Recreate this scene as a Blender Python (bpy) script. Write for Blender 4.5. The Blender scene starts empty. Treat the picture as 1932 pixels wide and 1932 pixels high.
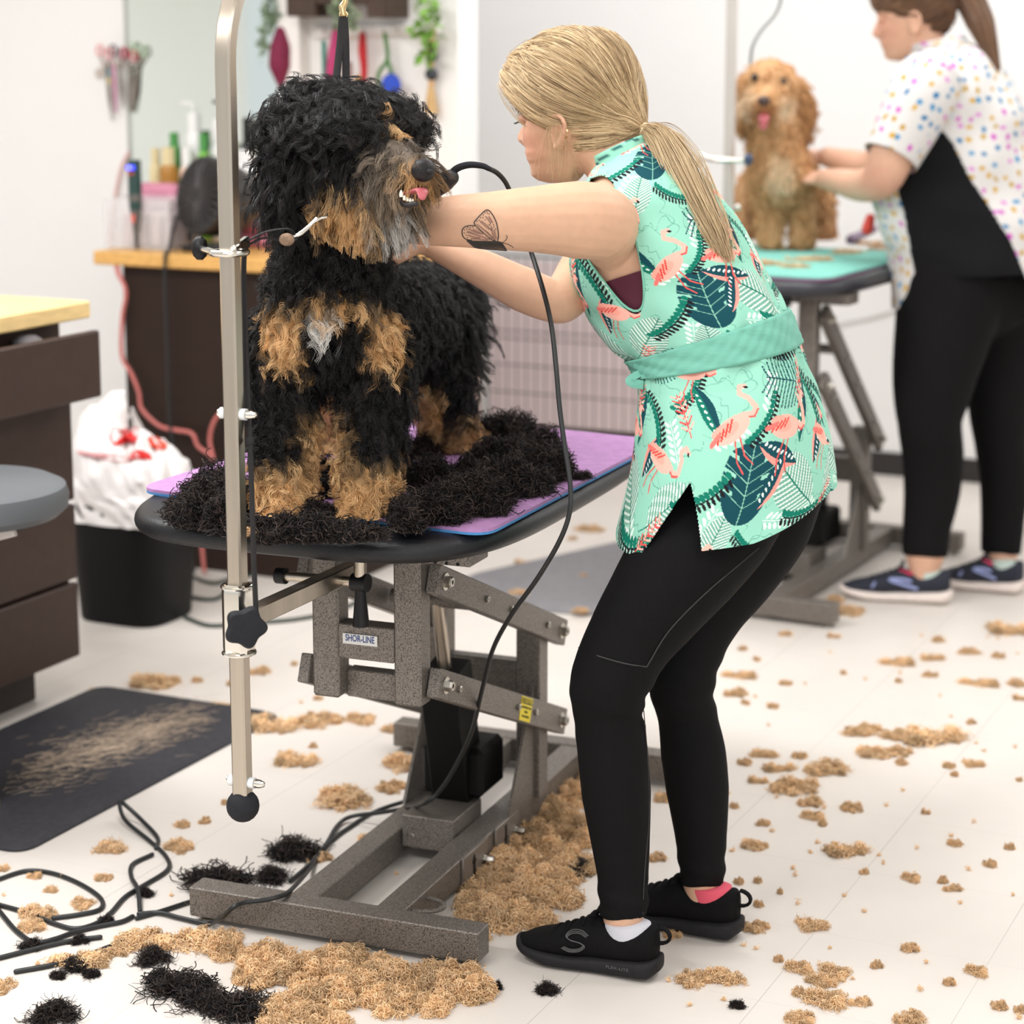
import bpy, math, random
import numpy as np
from mathutils import Vector, Matrix
from mathutils.bvhtree import BVHTree

SC = bpy.context.scene
COL = SC.collection
rng = np.random.default_rng(7)
R = math.radians

# ------------------------------------------------------------------ camera
FPX, CX, CY, CAMH, PITCH = 4000.0, 966.0, 810.0, 1.531, R(10.2)
cam = bpy.data.cameras.new('camera')
cam.sensor_width = 36.0
cam.lens = FPX / 1932 * 36
cam.shift_y = -(966 - CY) / 1932
cam.clip_start = .05
cam.dof.use_dof = True
cam.dof.focus_distance = 3.47
cam.dof.aperture_fstop = 3.1
camo = bpy.data.objects.new('camera', cam)
camo.location = (0, 0, CAMH)
camo.rotation_euler = (math.pi / 2 - PITCH, 0, 0)
COL.objects.link(camo)
SC.camera = camo

# ------------------------------------------------------------------ world, lamps, exposure
w = bpy.data.worlds.new('world')
SC.world = w
w.use_nodes = True
w.node_tree.nodes['Background'].inputs[0].default_value = (.96, .98, 1, 1)
w.node_tree.nodes['Background'].inputs[1].default_value = .86
SC.view_settings.view_transform = 'Standard'
SC.view_settings.look = 'None'
SC.view_settings.exposure = 0.03
SC.view_settings.gamma = 1.0
SC.view_settings.use_curve_mapping = False
SC.cycles.max_bounces = 6
SC.cycles.diffuse_bounces = 4
SC.cycles.glossy_bounces = 3
SC.cycles.transmission_bounces = 4
SC.cycles.transparent_max_bounces = 6
SC.cycles.caustics_reflective = False
SC.cycles.caustics_refractive = False


def area(name, loc, rot, sx, sy, power, col=(.975, .985, 1)):
    l = bpy.data.lights.new(name, 'AREA')
    l.shape = 'RECTANGLE'
    l.size, l.size_y = sx, sy
    l.energy = power
    l.color = col
    o = bpy.data.objects.new(name, l)
    o.location = loc
    o.rotation_euler = rot
    COL.objects.link(o)
    return o


# fluorescent ceiling panels out of view, some added to brighten left and back walls
for i, (x, y, p) in enumerate([(-1.6, 1.6, 54), (1.5, 1.4, 18), (-.6, 3.4, 32), (2.0, 4.0, 27), (-1.8, 4.2, 62), (-2.6, 5.2, 12), (.9, 6.0, 30), (3.2, 6.6, 34), (-.3, 6.9, 16)]):
    area('ceiling_and_fill_lamp', (x, y, 2.84), (0, 0, R(-25.5)), 1.2, .6, p)
# added fill light from behind the camera, no window seen there
area('rear_fill_light', (.6, -2.6, 1.9), (R(78), 0, 0), 4.0, 2.0, 58, (.94, .98, 1))


# ------------------------------------------------------------------ pixel helpers (photograph frame 1932 px)
_s, _c = math.sin(PITCH), math.cos(PITCH)
CAM = np.array([0, 0, CAMH])
RX = np.array([1., 0, 0]); DN = np.array([0, -_s, -_c]); FW = np.array([0, _c, -_s])


def P(px, py, Z):
    return CAM + (px - CX) / FPX * Z * RX + (py - CY) / FPX * Z * DN + Z * FW


def ray(px, py):
    return (px - CX) / FPX * RX + (py - CY) / FPX * DN + FW


def G(px, py, h=0.0):
    d = ray(px, py)
    return CAM + d * ((h - CAMH) / d[2])


def onplane(px, py, p0, n):
    d = ray(px, py)
    return CAM + d * (np.dot(np.asarray(p0) - CAM, n) / np.dot(d, n))


def proj(p):
    q = np.asarray(p) - CAM
    z = q @ FW
    return np.stack([q @ RX / z * FPX + CX, q @ DN / z * FPX + CY, z], -1)


YAW = R(25.5)
U = np.array([math.sin(YAW), math.cos(YAW), 0]); V = np.array([math.cos(YAW), -math.sin(YAW), 0]); ZUP = np.array([0, 0, 1.])


# ------------------------------------------------------------------ materials
def lin(c):
    c = np.asarray(c, float) / 255
    return np.where(c <= .04045, c / 12.92, ((c + .055) / 1.055) ** 2.4)


MATS = {}


def mat(name, col, rough=.5, metal=0., var=0., scale=20., bump=0., bscale=None, spec=.5, attr=None, col2=None, sss=0., coat=0., sheen=0., alpha=1., trans=0., emit=0., stretch=None, detail=3):
    if name in MATS:
        return MATS[name]
    m = bpy.data.materials.new(name)
    m.use_nodes = True
    nt = m.node_tree
    b = nt.nodes['Principled BSDF']
    c = tuple(lin(col)) + (1,)
    b.inputs['Base Color'].default_value = c
    b.inputs['Roughness'].default_value = rough
    b.inputs['Metallic'].default_value = metal
    b.inputs['Specular IOR Level'].default_value = spec
    if coat: b.inputs['Coat Weight'].default_value = coat
    if sheen: b.inputs['Sheen Weight'].default_value = sheen
    if alpha < 1: b.inputs['Alpha'].default_value = alpha
    if trans: b.inputs['Transmission Weight'].default_value = trans
    if sss:
        b.inputs['Subsurface Weight'].default_value = sss
        b.inputs['Subsurface Radius'].default_value = (.9, .35, .2)
        b.inputs['Subsurface Scale'].default_value = .01
    if emit:
        b.inputs['Emission Color'].default_value = c
        b.inputs['Emission Strength'].default_value = emit
    src = None
    if attr:
        a = nt.nodes.new('ShaderNodeAttribute')
        a.attribute_name = attr
        src = a.outputs['Color']
    need = var > 0 or bump > 0 or col2 is not None
    if need:
        tc = nt.nodes.new('ShaderNodeTexCoord')
        vec = tc.outputs['Object']
        if stretch:
            mp = nt.nodes.new('ShaderNodeMapping')
            mp.inputs['Scale'].default_value = stretch
            nt.links.new(vec, mp.inputs[0])
            vec = mp.outputs[0]
        nz = nt.nodes.new('ShaderNodeTexNoise')
        nz.inputs['Scale'].default_value = scale
        nz.inputs['Detail'].default_value = detail
        nt.links.new(vec, nz.inputs['Vector'])
        if var > 0 or col2 is not None:
            mx = nt.nodes.new('ShaderNodeMixRGB')
            mx.inputs[1].default_value = c
            c2 = tuple(lin(col2)) + (1,) if col2 is not None else tuple(np.array(c[:3]) * (1 - var)) + (1,)
            mx.inputs[2].default_value = c2
            rp = nt.nodes.new('ShaderNodeValToRGB')
            rp.color_ramp.elements[0].position = .38
            rp.color_ramp.elements[1].position = .62
            nt.links.new(nz.outputs[0], rp.inputs[0])
            nt.links.new(rp.outputs[0], mx.inputs[0])
            if src is not None:
                m2 = nt.nodes.new('ShaderNodeMixRGB'); m2.blend_type = 'MULTIPLY'; m2.inputs[0].default_value = 1
                mx.inputs[1].default_value = (1, 1, 1, 1)
                mx.inputs[2].default_value = (1 - var,) * 3 + (1,)
                nt.links.new(src, m2.inputs[1]); nt.links.new(mx.outputs[0], m2.inputs[2])
                src = m2.outputs[0]
            else:
                src = mx.outputs[0]
        if bump > 0:
            bp = nt.nodes.new('ShaderNodeBump')
            bp.inputs['Strength'].default_value = bump
            bp.inputs['Distance'].default_value = .002
            if bscale:
                n2 = nt.nodes.new('ShaderNodeTexNoise')
                n2.inputs['Scale'].default_value = bscale
                nt.links.new(vec, n2.inputs['Vector'])
                nt.links.new(n2.outputs[0], bp.inputs['Height'])
            else:
                nt.links.new(nz.outputs[0], bp.inputs['Height'])
            nt.links.new(bp.outputs[0], b.inputs['Normal'])
    if src is not None:
        nt.links.new(src, b.inputs['Base Color'])
    MATS[name] = m
    return m


# ------------------------------------------------------------------ mesh builder
def nrm(v):
    v = np.asarray(v, float)
    return v / (np.linalg.norm(v, axis=-1, keepdims=True) + 1e-12)


def rotz(a):
    c, s = math.cos(a), math.sin(a)
    return np.array([[c, -s, 0], [s, c, 0], [0, 0, 1.]])


def axes(x, y, z):
    return np.stack([x, y, z], 1)


def frame_to(d, up=(0, 0, 1)):
    """matrix whose columns are x,y,z with z along d"""
    z = nrm(d)
    up = np.asarray(up, float)
    if abs(z @ up) > .97: up = np.array([0, 1., 0])
    x = nrm(np.cross(up, z))
    return np.stack([x, np.cross(z, x), z], 1)


def cr(pts, n):
    """Catmull-Rom resample: n samples per span"""
    p = np.asarray(pts, float)
    if len(p) < 3:
        t = np.linspace(0, 1, n * (len(p) - 1) + 1)[:, None]
        return p[0] * (1 - t) + p[-1] * t
    q = np.vstack([2 * p[0] - p[1], p, 2 * p[-1] - p[-2]])
    out = []
    for i in range(len(p) - 1):
        a, b, c, d = q[i:i + 4]
        t = np.linspace(0, 1, n, endpoint=False)[:, None]
        out.append(.5 * (2 * b + (c - a) * t + (2 * a - 5 * b + 4 * c - d) * t ** 2 + (3 * b - a - 3 * c + d) * t ** 3))
    out.append(p[-1:])
    return np.vstack(out)


def pframes(p, up=(0, 0, 1)):
    """parallel transport frames along a path"""
    t = nrm(np.gradient(p, axis=0))
    F = frame_to(t[0], up)
    xs = [F[:, 0]]
    for i in range(1, len(p)):
        x = xs[-1] - t[i] * (xs[-1] @ t[i])
        xs.append(nrm(x))
    xs = np.array(xs)
    return xs, np.cross(t, xs), t


class MB:
    def __init__(s):
        s.v = []; s.f = []; s.n = 0

    def add(s, v, f):
        v = np.asarray(v, float).reshape(-1, 3)
        s.v.append(v)
        n = s.n
        s.f += [tuple(int(i) + n for i in q) for q in f]
        s.n += len(v)
        return s

    def box(s, c, size, M=None, bev=.003):
        h = np.asarray(size, float) / 2
        b = min(bev, h.min() * .9)
        vs, idx = [], {}
        for sx in (-1, 1):
            for sy in (-1, 1):
                for sz in (-1, 1):
                    sg = np.array([sx, sy, sz])
                    for a in range(3):
                        p = sg * (h - b)
                        p[a] = sg[a] * h[a]
                        idx[sx, sy, sz, a] = len(vs)
                        vs.append(p)
        f = []
        for a in range(3):
            b1, b2 = [(1, 2), (2, 0), (0, 1)][a]
            for sg in (-1, 1):
                q = []
                for e, g in ((-1, -1), (1, -1), (1, 1), (-1, 1)):
                    k = [0, 0, 0]; k[a] = sg; k[b1] = e; k[b2] = g
                    q.append(idx[k[0], k[1], k[2], a])
                f.append(q if sg > 0 else q[::-1])
        for a in range(3):
            b1, b2 = [(1, 2), (2, 0), (0, 1)][a]
            for e in (-1, 1):
                for g in (-1, 1):
                    k0 = [0, 0, 0]; k0[a] = -1; k0[b1] = e; k0[b2] = g
                    k1 = list(k0); k1[a] = 1
                    q = [idx[(*k0, b1)], idx[(*k1, b1)], idx[(*k1, b2)], idx[(*k0, b2)]]
                    f.append(q if e * g < 0 else q[::-1])
        for k in [(a, b_, c_) for a in (-1, 1) for b_ in (-1, 1) for c_ in (-1, 1)]:
            q = [idx[(*k, 0)], idx[(*k, 1)], idx[(*k, 2)]]
            f.append(q if k[0] * k[1] * k[2] > 0 else q[::-1])
        vs = np.array(vs)
        if M is not None: vs = vs @ np.asarray(M).T
        return s.add(vs + np.asarray(c), f)

    def bar(s, a, b, w, h, up=(0, 0, 1), bev=.002):
        a = np.asarray(a, float); b = np.asarray(b, float)
        F = frame_to(b - a, up)
        return s.box((a + b) / 2, (w, h, np.linalg.norm(b - a)), F, bev)

    def loft(s, rings, cap=True, closed=True):
        rings = [np.asarray(r, float) for r in rings]
        n = len(rings[0]); m = len(rings)
        f = []
        rr = range(n) if closed else range(n - 1)
        for i in range(m - 1):
            for j in rr:
                k = (j + 1) % n
                f.append((i * n + j, i * n + k, (i + 1) * n + k, (i + 1) * n + j))
        if cap:
            f.append(tuple(range(n))[::-1]); f.append(tuple((m - 1) * n + j for j in range(n)))
        return s.add(np.vstack(rings), f)

    def tube(s, pts, r, n=12, smooth=0, up=(0, 0, 1), cap=True, b=None, dome=False):
        """r: scalar or list along the path; b second radius (along the frame's y)"""
        p = np.asarray(pts, float)
        ra = np.full(len(p), r, float) if np.isscalar(r) else np.asarray(r, float)
        rb = ra if b is None else (np.full(len(p), b, float) if np.isscalar(b) else np.asarray(b, float))
        if smooth:
            k = len(p)
            p2 = cr(p, smooth)
            u = np.linspace(0, k - 1, len(p2))
            ra = np.interp(u, np.arange(k), ra); rb = np.interp(u, np.arange(k), rb)
            p = p2
        x, y, t = pframes(p, up)
        if dome:
            d0 = [(-math.cos(q), math.sin(q)) for q in np.linspace(0.12, 1.4, 5)]
            P0 = [p[0] + t[0] * ra[0] * c for c, _ in d0]; P1 = [p[-1] - t[-1] * ra[-1] * c for c, _ in d0[::-1]]
            s0 = [q for _, q in d0]
            ra = np.r_[[ra[0] * q for q in s0], ra, [ra[-1] * q for q in s0[::-1]]]
            rb = np.r_[[rb[0] * q for q in s0], rb, [rb[-1] * q for q in s0[::-1]]]
            p = np.vstack([P0, p, P1])
            x = np.vstack([[x[0]] * 5, x, [x[-1]] * 5]); y = np.vstack([[y[0]] * 5, y, [y[-1]] * 5])
        an = np.linspace(0, 2 * math.pi, n, endpoint=False)
        rings = [p[i] + ra[i] * np.cos(an)[:, None] * x[i] + rb[i] * np.sin(an)[:, None] * y[i] for i in range(len(p))]
        return s.loft(rings, cap)

    def lathe(s, prof, c=(0, 0, 0), n=24, M=None, sx=1., sy=1., sup=None):
        an = np.linspace(0, 2 * math.pi, n, endpoint=False)
        cs, sn = np.cos(an), np.sin(an)
        if sup:
            cs = np.sign(cs) * np.abs(cs) ** (2 / sup); sn = np.sign(sn) * np.abs(sn) ** (2 / sup)
        rings = []
        for r, z in prof:
            q = np.stack([r * cs * sx, r * sn * sy, np.full(n, z)], 1)
            if M is not None: q = q @ np.asarray(M).T
            rings.append(q + np.asarray(c))
        return s.loft(rings, True)

    def ball(s, c, r, n=16, M=None):
        r = np.broadcast_to(np.asarray(r, float), (3,))
        th = np.linspace(.0001, math.pi - .0001, n // 2 + 2)
        an = np.linspace(0, 2 * math.pi, n, endpoint=False)
        rings = []
        for t in th[::-1]:
            q = np.stack([r[0] * math.sin(t) * np.cos(an), r[1] * math.sin(t) * np.sin(an), np.full(n, r[2] * math.cos(t))], 1)
            if M is not None: q = q @ np.asarray(M).T
            rings.append(q + np.asarray(c))
        return s.loft(rings, True)

    def prism(s, poly, o, X, Y, th, bev=0.):
        """polygon (2D list) in plane (o, X, Y), extruded by th along X x Y"""
        X = np.asarray(X, float); Y = np.asarray(Y, float); N = nrm(np.cross(X, Y))
        q = np.asarray(poly, float)
        base = np.asarray(o) + q[:, :1] * X + q[:, 1:2] * Y
        if bev:
            c = q.mean(0)
            d = q - c
            q2 = c + d * (1 - bev / np.linalg.norm(d, axis=1, keepdims=True))
            b2 = np.asarray(o) + q2[:, :1] * X + q2[:, 1:2] * Y
            return s.loft([b2, base + N * bev, base + N * (th - bev), b2 + N * th])
        return s.loft([base, base + N * th])

    def build(s, name, m, parent=None, smooth=True, angle=38, **kw):
        return mkobj(name, np.vstack(s.v), s.f, m, parent, smooth, angle, **kw)


WL = {}


def mkobj(name, v, f, m, parent=None, smooth=True, angle=38, label=None, cat=None, group=None, kind=None, attrs=None, world=True):
    me = bpy.data.meshes.new(name)
    v = np.asarray(v, float)
    me.from_pydata(v.tolist(), [], f if isinstance(f, list) else f.tolist())
    if attrs is not None:
        for k, a in attrs.items():
            ca = me.color_attributes.new(k, 'FLOAT_COLOR', 'POINT')
            ca.data.foreach_set('color', np.c_[a, np.ones(len(a))].astype(np.float32).ravel())
    me.validate()
    me.update()
    if smooth:
        me.polygons.foreach_set('use_smooth', [True] * len(me.polygons))
        if angle: me.set_sharp_from_angle(angle=R(angle))
    me.materials.append(m)
    return link(name, me, parent, label, cat, group, kind)


def link(name, data, parent=None, label=None, cat=None, group=None, kind=None):
    o = bpy.data.objects.new(name, data)
    COL.objects.link(o)
    WL[o.name] = Vector((0, 0, 0))
    if parent is not None:
        o.parent = parent
        o.matrix_parent_inverse = Matrix.Translation(-WL[parent.name])
    if label: o['label'] = label
    if cat: o['category'] = cat
    if group: o['group'] = group
    if kind: o['kind'] = kind
    return o


def thing(name, loc, label, cat, group=None):
    o = bpy.data.objects.new(name, None)
    o.empty_display_size = .05
    o.location = Vector([float(q) for q in loc])
    COL.objects.link(o)
    WL[o.name] = Vector(o.location)
    o['label'] = label; o['category'] = cat
    if group: o['group'] = group
    return o


# ------------------------------------------------------------------ hair
FURM = {}


def furmat(name, rough=.55, spec=.25):
    if name not in FURM:
        m = mat(name, (128, 128, 128), rough, spec=spec, attr='fcol')
        FURM[name] = m
    return FURM[name]


def hair(name, pts, rad, col, m, parent=None, tip=.35, **kw):
    """pts (N,S,3), rad (N,) or scalar, col (N,3) linear"""
    N, S, _ = pts.shape
    hc = bpy.data.hair_curves.new(name)
    hc.add_curves([S] * N)
    hc.attributes['position'].data.foreach_set('vector', pts.astype(np.float32).ravel())
    a = hc.attributes['radius'] if 'radius' in hc.attributes else hc.attributes.new('radius', 'FLOAT', 'POINT')
    t = np.linspace(1, tip, S)
    rr = np.broadcast_to(np.asarray(rad, float), (N,))[:, None] * t[None]
    a.data.foreach_set('value', rr.astype(np.float32).ravel())
    c = hc.attributes.new('fcol', 'FLOAT_COLOR', 'CURVE')
    c.data.foreach_set('color', np.c_[np.clip(col, 0, 1), np.ones(N)].astype(np.float32).ravel())
    hc.materials.append(m)
    return link(name, hc, parent, **kw)


def locks(root, nor, dirn, length, curl=.006, freq=2.0, child=8, spread=.006, S=10, droop=.3, wob=.25, tipin=.4, seed=1):
    """curly locks. root/nor/dirn (N,3); length (N,) ; returns (N*child,S,3)"""
    g = np.random.default_rng(seed)
    N = len(root)
    d = nrm(dirn + g.normal(0, wob, (N, 3)))
    L = np.broadcast_to(length, (N,)) * g.uniform(.7, 1.25, N)
    t = np.linspace(0, 1, S)
    a = nrm(np.cross(d, g.normal(0, 1, (N, 3))))
    b = np.cross(d, a)
    ph = g.uniform(0, 6.28, N); fr = freq * g.uniform(.6, 1.4, N); sg = g.choice([-1, 1], N)
    cu = np.broadcast_to(curl, (N,)) * g.uniform(.5, 1.4, N)
    path = root[:, None] + d[:, None] * (t[None, :, None] * L[:, None, None])
    an = ph[:, None] + sg[:, None] * fr[:, None] * 6.283 * t[None]
    amp = cu[:, None] * np.minimum(1, t * 3)[None]
    path = path + (np.cos(an) * amp)[..., None] * a[:, None] + (np.sin(an) * amp)[..., None] * b[:, None] - (np.cos(ph)[:, None, None] * a[:, None] + np.sin(ph)[:, None, None] * b[:, None]) * 0
    path[..., 2] -= (droop * L[:, None] * t[None] ** 2 * .7)
    off = g.normal(0, spread, (N, child, 3))
    off = off - (off * nor[:, None]).sum(-1, keepdims=True) * nor[:, None] * .8
    k = (1 - (1 - tipin) * t)[None, None, :, None]
    p = path[:, None] + off[:, :, None] * k
    p = p + g.normal(0, .0012, p.shape) * t[None, None, :, None]
    return p.reshape(N * child, S, 3)


def sample(me_v, me_tri, n, g, weight=None):
    a, b, c = me_v[me_tri[:, 0]], me_v[me_tri[:, 1]], me_v[me_tri[:, 2]]
    cr_ = np.cross(b - a, c - a)
    ar = np.linalg.norm(cr_, axis=1)
    if weight is not None: ar = ar * weight((a + b + c) / 3)
    i = g.choice(len(ar), n, p=ar / ar.sum())
    r1 = np.sqrt(g.random(n))[:, None]; r2 = g.random(n)[:, None]
    p = a[i] * (1 - r1) + b[i] * r1 * (1 - r2) + c[i] * r1 * r2
    return p, nrm(cr_[i])


def remesh(mb, vox, smooth=4, fac=.5):
    """voxel union of everything in mb -> (verts, faces, tris, smooth normals)"""
    me = bpy.data.meshes.new('tmp')
    me.from_pydata(np.vstack(mb.v).tolist(), [], mb.f)
    o = bpy.data.objects.new('tmp', me)
    COL.objects.link(o)
    md = o.modifiers.new('r', 'REMESH'); md.mode = 'VOXEL'; md.voxel_size = vox; md.adaptivity = 0
    if smooth:
        sm = o.modifiers.new('s', 'SMOOTH'); sm.iterations = smooth; sm.factor = fac
    dg = bpy.context.evaluated_depsgraph_get()
    dg.update()
    ev = bpy.data.meshes.new_from_object(o.evaluated_get(dg))
    bpy.data.objects.remove(o)
    n = len(ev.vertices)
    v = np.empty(n * 3); ev.vertices.foreach_get('co', v); v = v.reshape(-1, 3)
    f = [tuple(p.vertices) for p in ev.polygons]
    ev.calc_loop_triangles()
    t = np.empty(len(ev.loop_triangles) * 3, int); ev.loop_triangles.foreach_get('vertices', t)
    bpy.data.meshes.remove(ev); bpy.data.meshes.remove(me)
    return v, f, t.reshape(-1, 3)


def inpoly(pts, poly):
    x, y = pts[:, 0], pts[:, 1]
    poly = np.asarray(poly)
    r = np.zeros(len(pts), bool)
    j = len(poly) - 1
    for i in range(len(poly)):
        xi, yi = poly[i]; xj, yj = poly[j]
        c = ((yi > y) != (yj > y)) & (x < (xj - xi) * (y - yi) / (yj - yi + 1e-12) + xi)
        r ^= c
        j = i
    return r
# ================================================================== the room
def floor_mat():
    m = mat('vinyl_floor', (219, 211, 203), .42, var=.05, scale=3.0, spec=.35)
    nt = m.node_tree
    b = nt.nodes['Principled BSDF']
    src = b.inputs['Base Color'].links[0].from_socket
    tc = nt.nodes.new('ShaderNodeTexCoord')
    mp = nt.nodes.new('ShaderNodeMapping'); mp.vector_type = 'TEXTURE'
    ph = G(1395, 1932)
    mp.inputs['Location'].default_value = (ph @ V * V[0] + 3.1 * U[0], ph @ V * V[1] + 3.1 * U[1], 0)
    mp.inputs['Rotation'].default_value = (0, 0, -YAW)
    nt.links.new(tc.outputs['Object'], mp.inputs[0])
    sep = nt.nodes.new('ShaderNodeSeparateXYZ')
    nt.links.new(mp.outputs[0], sep.inputs[0])
    outs = []
    for k in range(2):
        d = nt.nodes.new('ShaderNodeMath'); d.operation = 'DIVIDE'; d.inputs[1].default_value = .3048
        nt.links.new(sep.outputs[k], d.inputs[0])
        fr = nt.nodes.new('ShaderNodeMath'); fr.operation = 'PINGPONG'; fr.inputs[1].default_value = .5
        nt.links.new(d.outputs[0], fr.inputs[0])
        lt = nt.nodes.new('ShaderNodeMath'); lt.operation = 'LESS_THAN'; lt.inputs[1].default_value = .0020 if k == 0 else .0009
        nt.links.new(fr.outputs[0], lt.inputs[0])
        outs.append(lt.outputs[0])
    mxm = nt.nodes.new('ShaderNodeMath'); mxm.operation = 'MAXIMUM'
    nt.links.new(outs[0], mxm.inputs[0]); nt.links.new(outs[1], mxm.inputs[1])
    # worn seams: not every stretch of a joint shows
    nz = nt.nodes.new('ShaderNodeTexNoise'); nz.inputs['Scale'].default_value = 2.2
    nt.links.new(tc.outputs['Object'], nz.inputs['Vector'])
    mul = nt.nodes.new('ShaderNodeMath'); mul.operation = 'MULTIPLY'
    nt.links.new(mxm.outputs[0], mul.inputs[0]); nt.links.new(nz.outputs[0], mul.inputs[1])
    mx = nt.nodes.new('ShaderNodeMixRGB'); mx.inputs[2].default_value = tuple(lin((118, 108, 98))) + (1,)
    nt.links.new(mul.outputs[0], mx.inputs[0]); nt.links.new(src, mx.inputs[1])
    nt.links.new(mx.outputs[0], b.inputs['Base Color'])
    return m


WALLM = mat('wall_paint', (240, 238, 236), .75, var=.02, scale=1.2, bump=.03, bscale=260, spec=.2)
BASEM = mat('baseboard_vinyl', (38, 34, 34), .5)
MB().box((0, 4, -.02), (16, 16, .04), bev=0).build('floor', floor_mat(), kind='structure', smooth=False)
MB().box((0, 4, 2.93), (16, 16, .04), bev=0).build('ceiling', mat('ceiling_paint', (244, 243, 240), .9), kind='structure', smooth=False)

RM = axes(V, U, ZUP)                              # room axes
BP = G(1631, 892)                                 # back wall at the floor
def wallbox(name, p, s0, s1, z0, z1, th, m, side=1):
    """slab parallel to V through p (front face), from s0..s1 along V measured from p, thickness th away from the viewer"""
    c = p * np.array([1, 1, 0]) + V * (s0 + s1) / 2 + U * th / 2 * side + ZUP * (z0 + z1) / 2
    return MB().box(c, (s1 - s0, th, z1 - z0), RM, .002).build(name, m, kind='structure', smooth=False)
wallbox('wall_back', BP, -4.2, 5.2, 0, 2.93, .1, WALLM)
wallbox('baseboard_back', BP, -4.2, 5.0, 0, .085, .012, BASEM, -1)
SF = G(400, 1078)                                 # station front panel at the floor
SWP = SF + U * .60                                # mirror wall plane
e0 = onplane(866, 300, SWP, U)
ES = (e0 - SWP) @ V
wallbox('wall_partition', SWP, -3.2, ES, 0, 2.93, .13, WALLM)
# corner guard on the partition end
gc = SWP * np.array([1, 1, 0]) + V * ES
MB().box(gc + U * .065 + V * .004 + ZUP * .44, (.008, .135, .88), RM, .001).build('trim_1', mat('corner_guard', (152, 128, 120), .6), kind='structure')
for nm, s in (('wall_left', -3.2), ('wall_right', 6.2)):
    c = SWP * np.array([1, 1, 0]) + V * s - U * 1.5 + ZUP * 1.465
    MB().box(c, (.1, 6.2, 2.93), RM, .002).build(nm, WALLM, kind='structure', smooth=False)

# ------------------------------------------------------------------ floor mats
def floormat(name, poly, th, m, label, rc=.05):
    """rounded polygon slab lying on the floor"""
    poly = [np.asarray(p)[:2] for p in poly]
    out = []
    n = len(poly)
    for i in range(n):
        a, b, c = poly[i - 1], poly[i], poly[(i + 1) % n]
        d1, d2 = nrm(a - b), nrm(c - b)
        for t in np.linspace(0, 1, 7):
            p0, p1 = b + d1 * rc, b + d2 * rc
            out.append((1 - t) ** 2 * p0 + 2 * t * (1 - t) * b + t * t * p1)
    q = np.array(out)
    c = q.mean(0)
    def ring(ins, z):
        d = q - c
        return np.c_[c + d * (1 - ins / np.linalg.norm(d, axis=1, keepdims=True)), np.full(len(q), z)]
    rr = [ring(.0, .001), ring(0, .005), ring(.02, th)]
    return MB().loft(rr).build(name, m, label=label, cat='floor mat')


MATM = mat('rubber_mat', (58, 57, 61), .7, spec=.2, var=.18, scale=60, bump=.25, bscale=900)
v1 = G(262, 1497) @ V; u1 = G(300, 1315) @ U; v0 = G(190, 1298) @ V; u0 = G(40, 1613) @ U
q = lambda a, b: a * V + b * U
LEFTMAT = floormat('floor_mat', [q(v0, u0), q(v1, u0), q(v1, u1), q(v0, u1)], .014, MATM,
         'dark grey rubber floor mat by the brown drawer cabinet, dusted with blond hair')
floormat('floor_mat', [G(1245, 1172), G(980, 1152), G(870, 1092), G(1180, 1024), G(1340, 1080)][::-1], .014,
         mat('rubber_mat_light', (132, 130, 133), .6, var=.12, scale=40),
         'mid grey rubber floor mat behind the raised lift table and the bent groomer')
# ================================================================== lift tables
def hammer():
    m = mat('hammertone_grey', (118, 111, 105), .42, metal=.35, bump=.5, bscale=420)
    nt = m.node_tree
    b = nt.nodes['Principled BSDF']
    tc = nt.nodes.new('ShaderNodeTexCoord')
    vo = nt.nodes.new('ShaderNodeTexNoise'); vo.inputs['Scale'].default_value = 480; vo.inputs['Detail'].default_value = 1.2
    nt.links.new(tc.outputs['Object'], vo.inputs['Vector'])
    rp = nt.nodes.new('ShaderNodeValToRGB')
    e = rp.color_ramp.elements
    e[0].position = .36; e[0].color = tuple(lin((72, 67, 63))) + (1,)
    e[1].position = .53; e[1].color = tuple(lin((134, 126, 118))) + (1,)
    nt.links.new(vo.outputs[0], rp.inputs[0])
    nt.links.new(rp.outputs[0], b.inputs['Base Color'])
    return m


HAM = hammer()
STEEL = mat('brushed_steel', (196, 186, 172), .3, metal=1., var=.12, scale=40, stretch=(1, 1, .05))
CHROME = mat('chrome', (226, 222, 214), .14, metal=1.)
ZINC = mat('zinc_bolt', (190, 186, 178), .28, metal=1.)
BLKP = mat('black_plastic', (18, 18, 20), .42, spec=.3, bump=.1, bscale=500)
BLKR = mat('black_rubber', (38, 39, 43), .7, spec=.2, var=.2, scale=300, bump=.2, bscale=600)
TOPB = mat('tabletop_black', (27, 28, 31), .36, spec=.35, var=.25, scale=420, bump=.35, bscale=480)
WHITEP = mat('white_nylon', (226, 228, 228), .4)
MOTOR = mat('motor_black', (15, 14, 14), .5, spec=.2)


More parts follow.
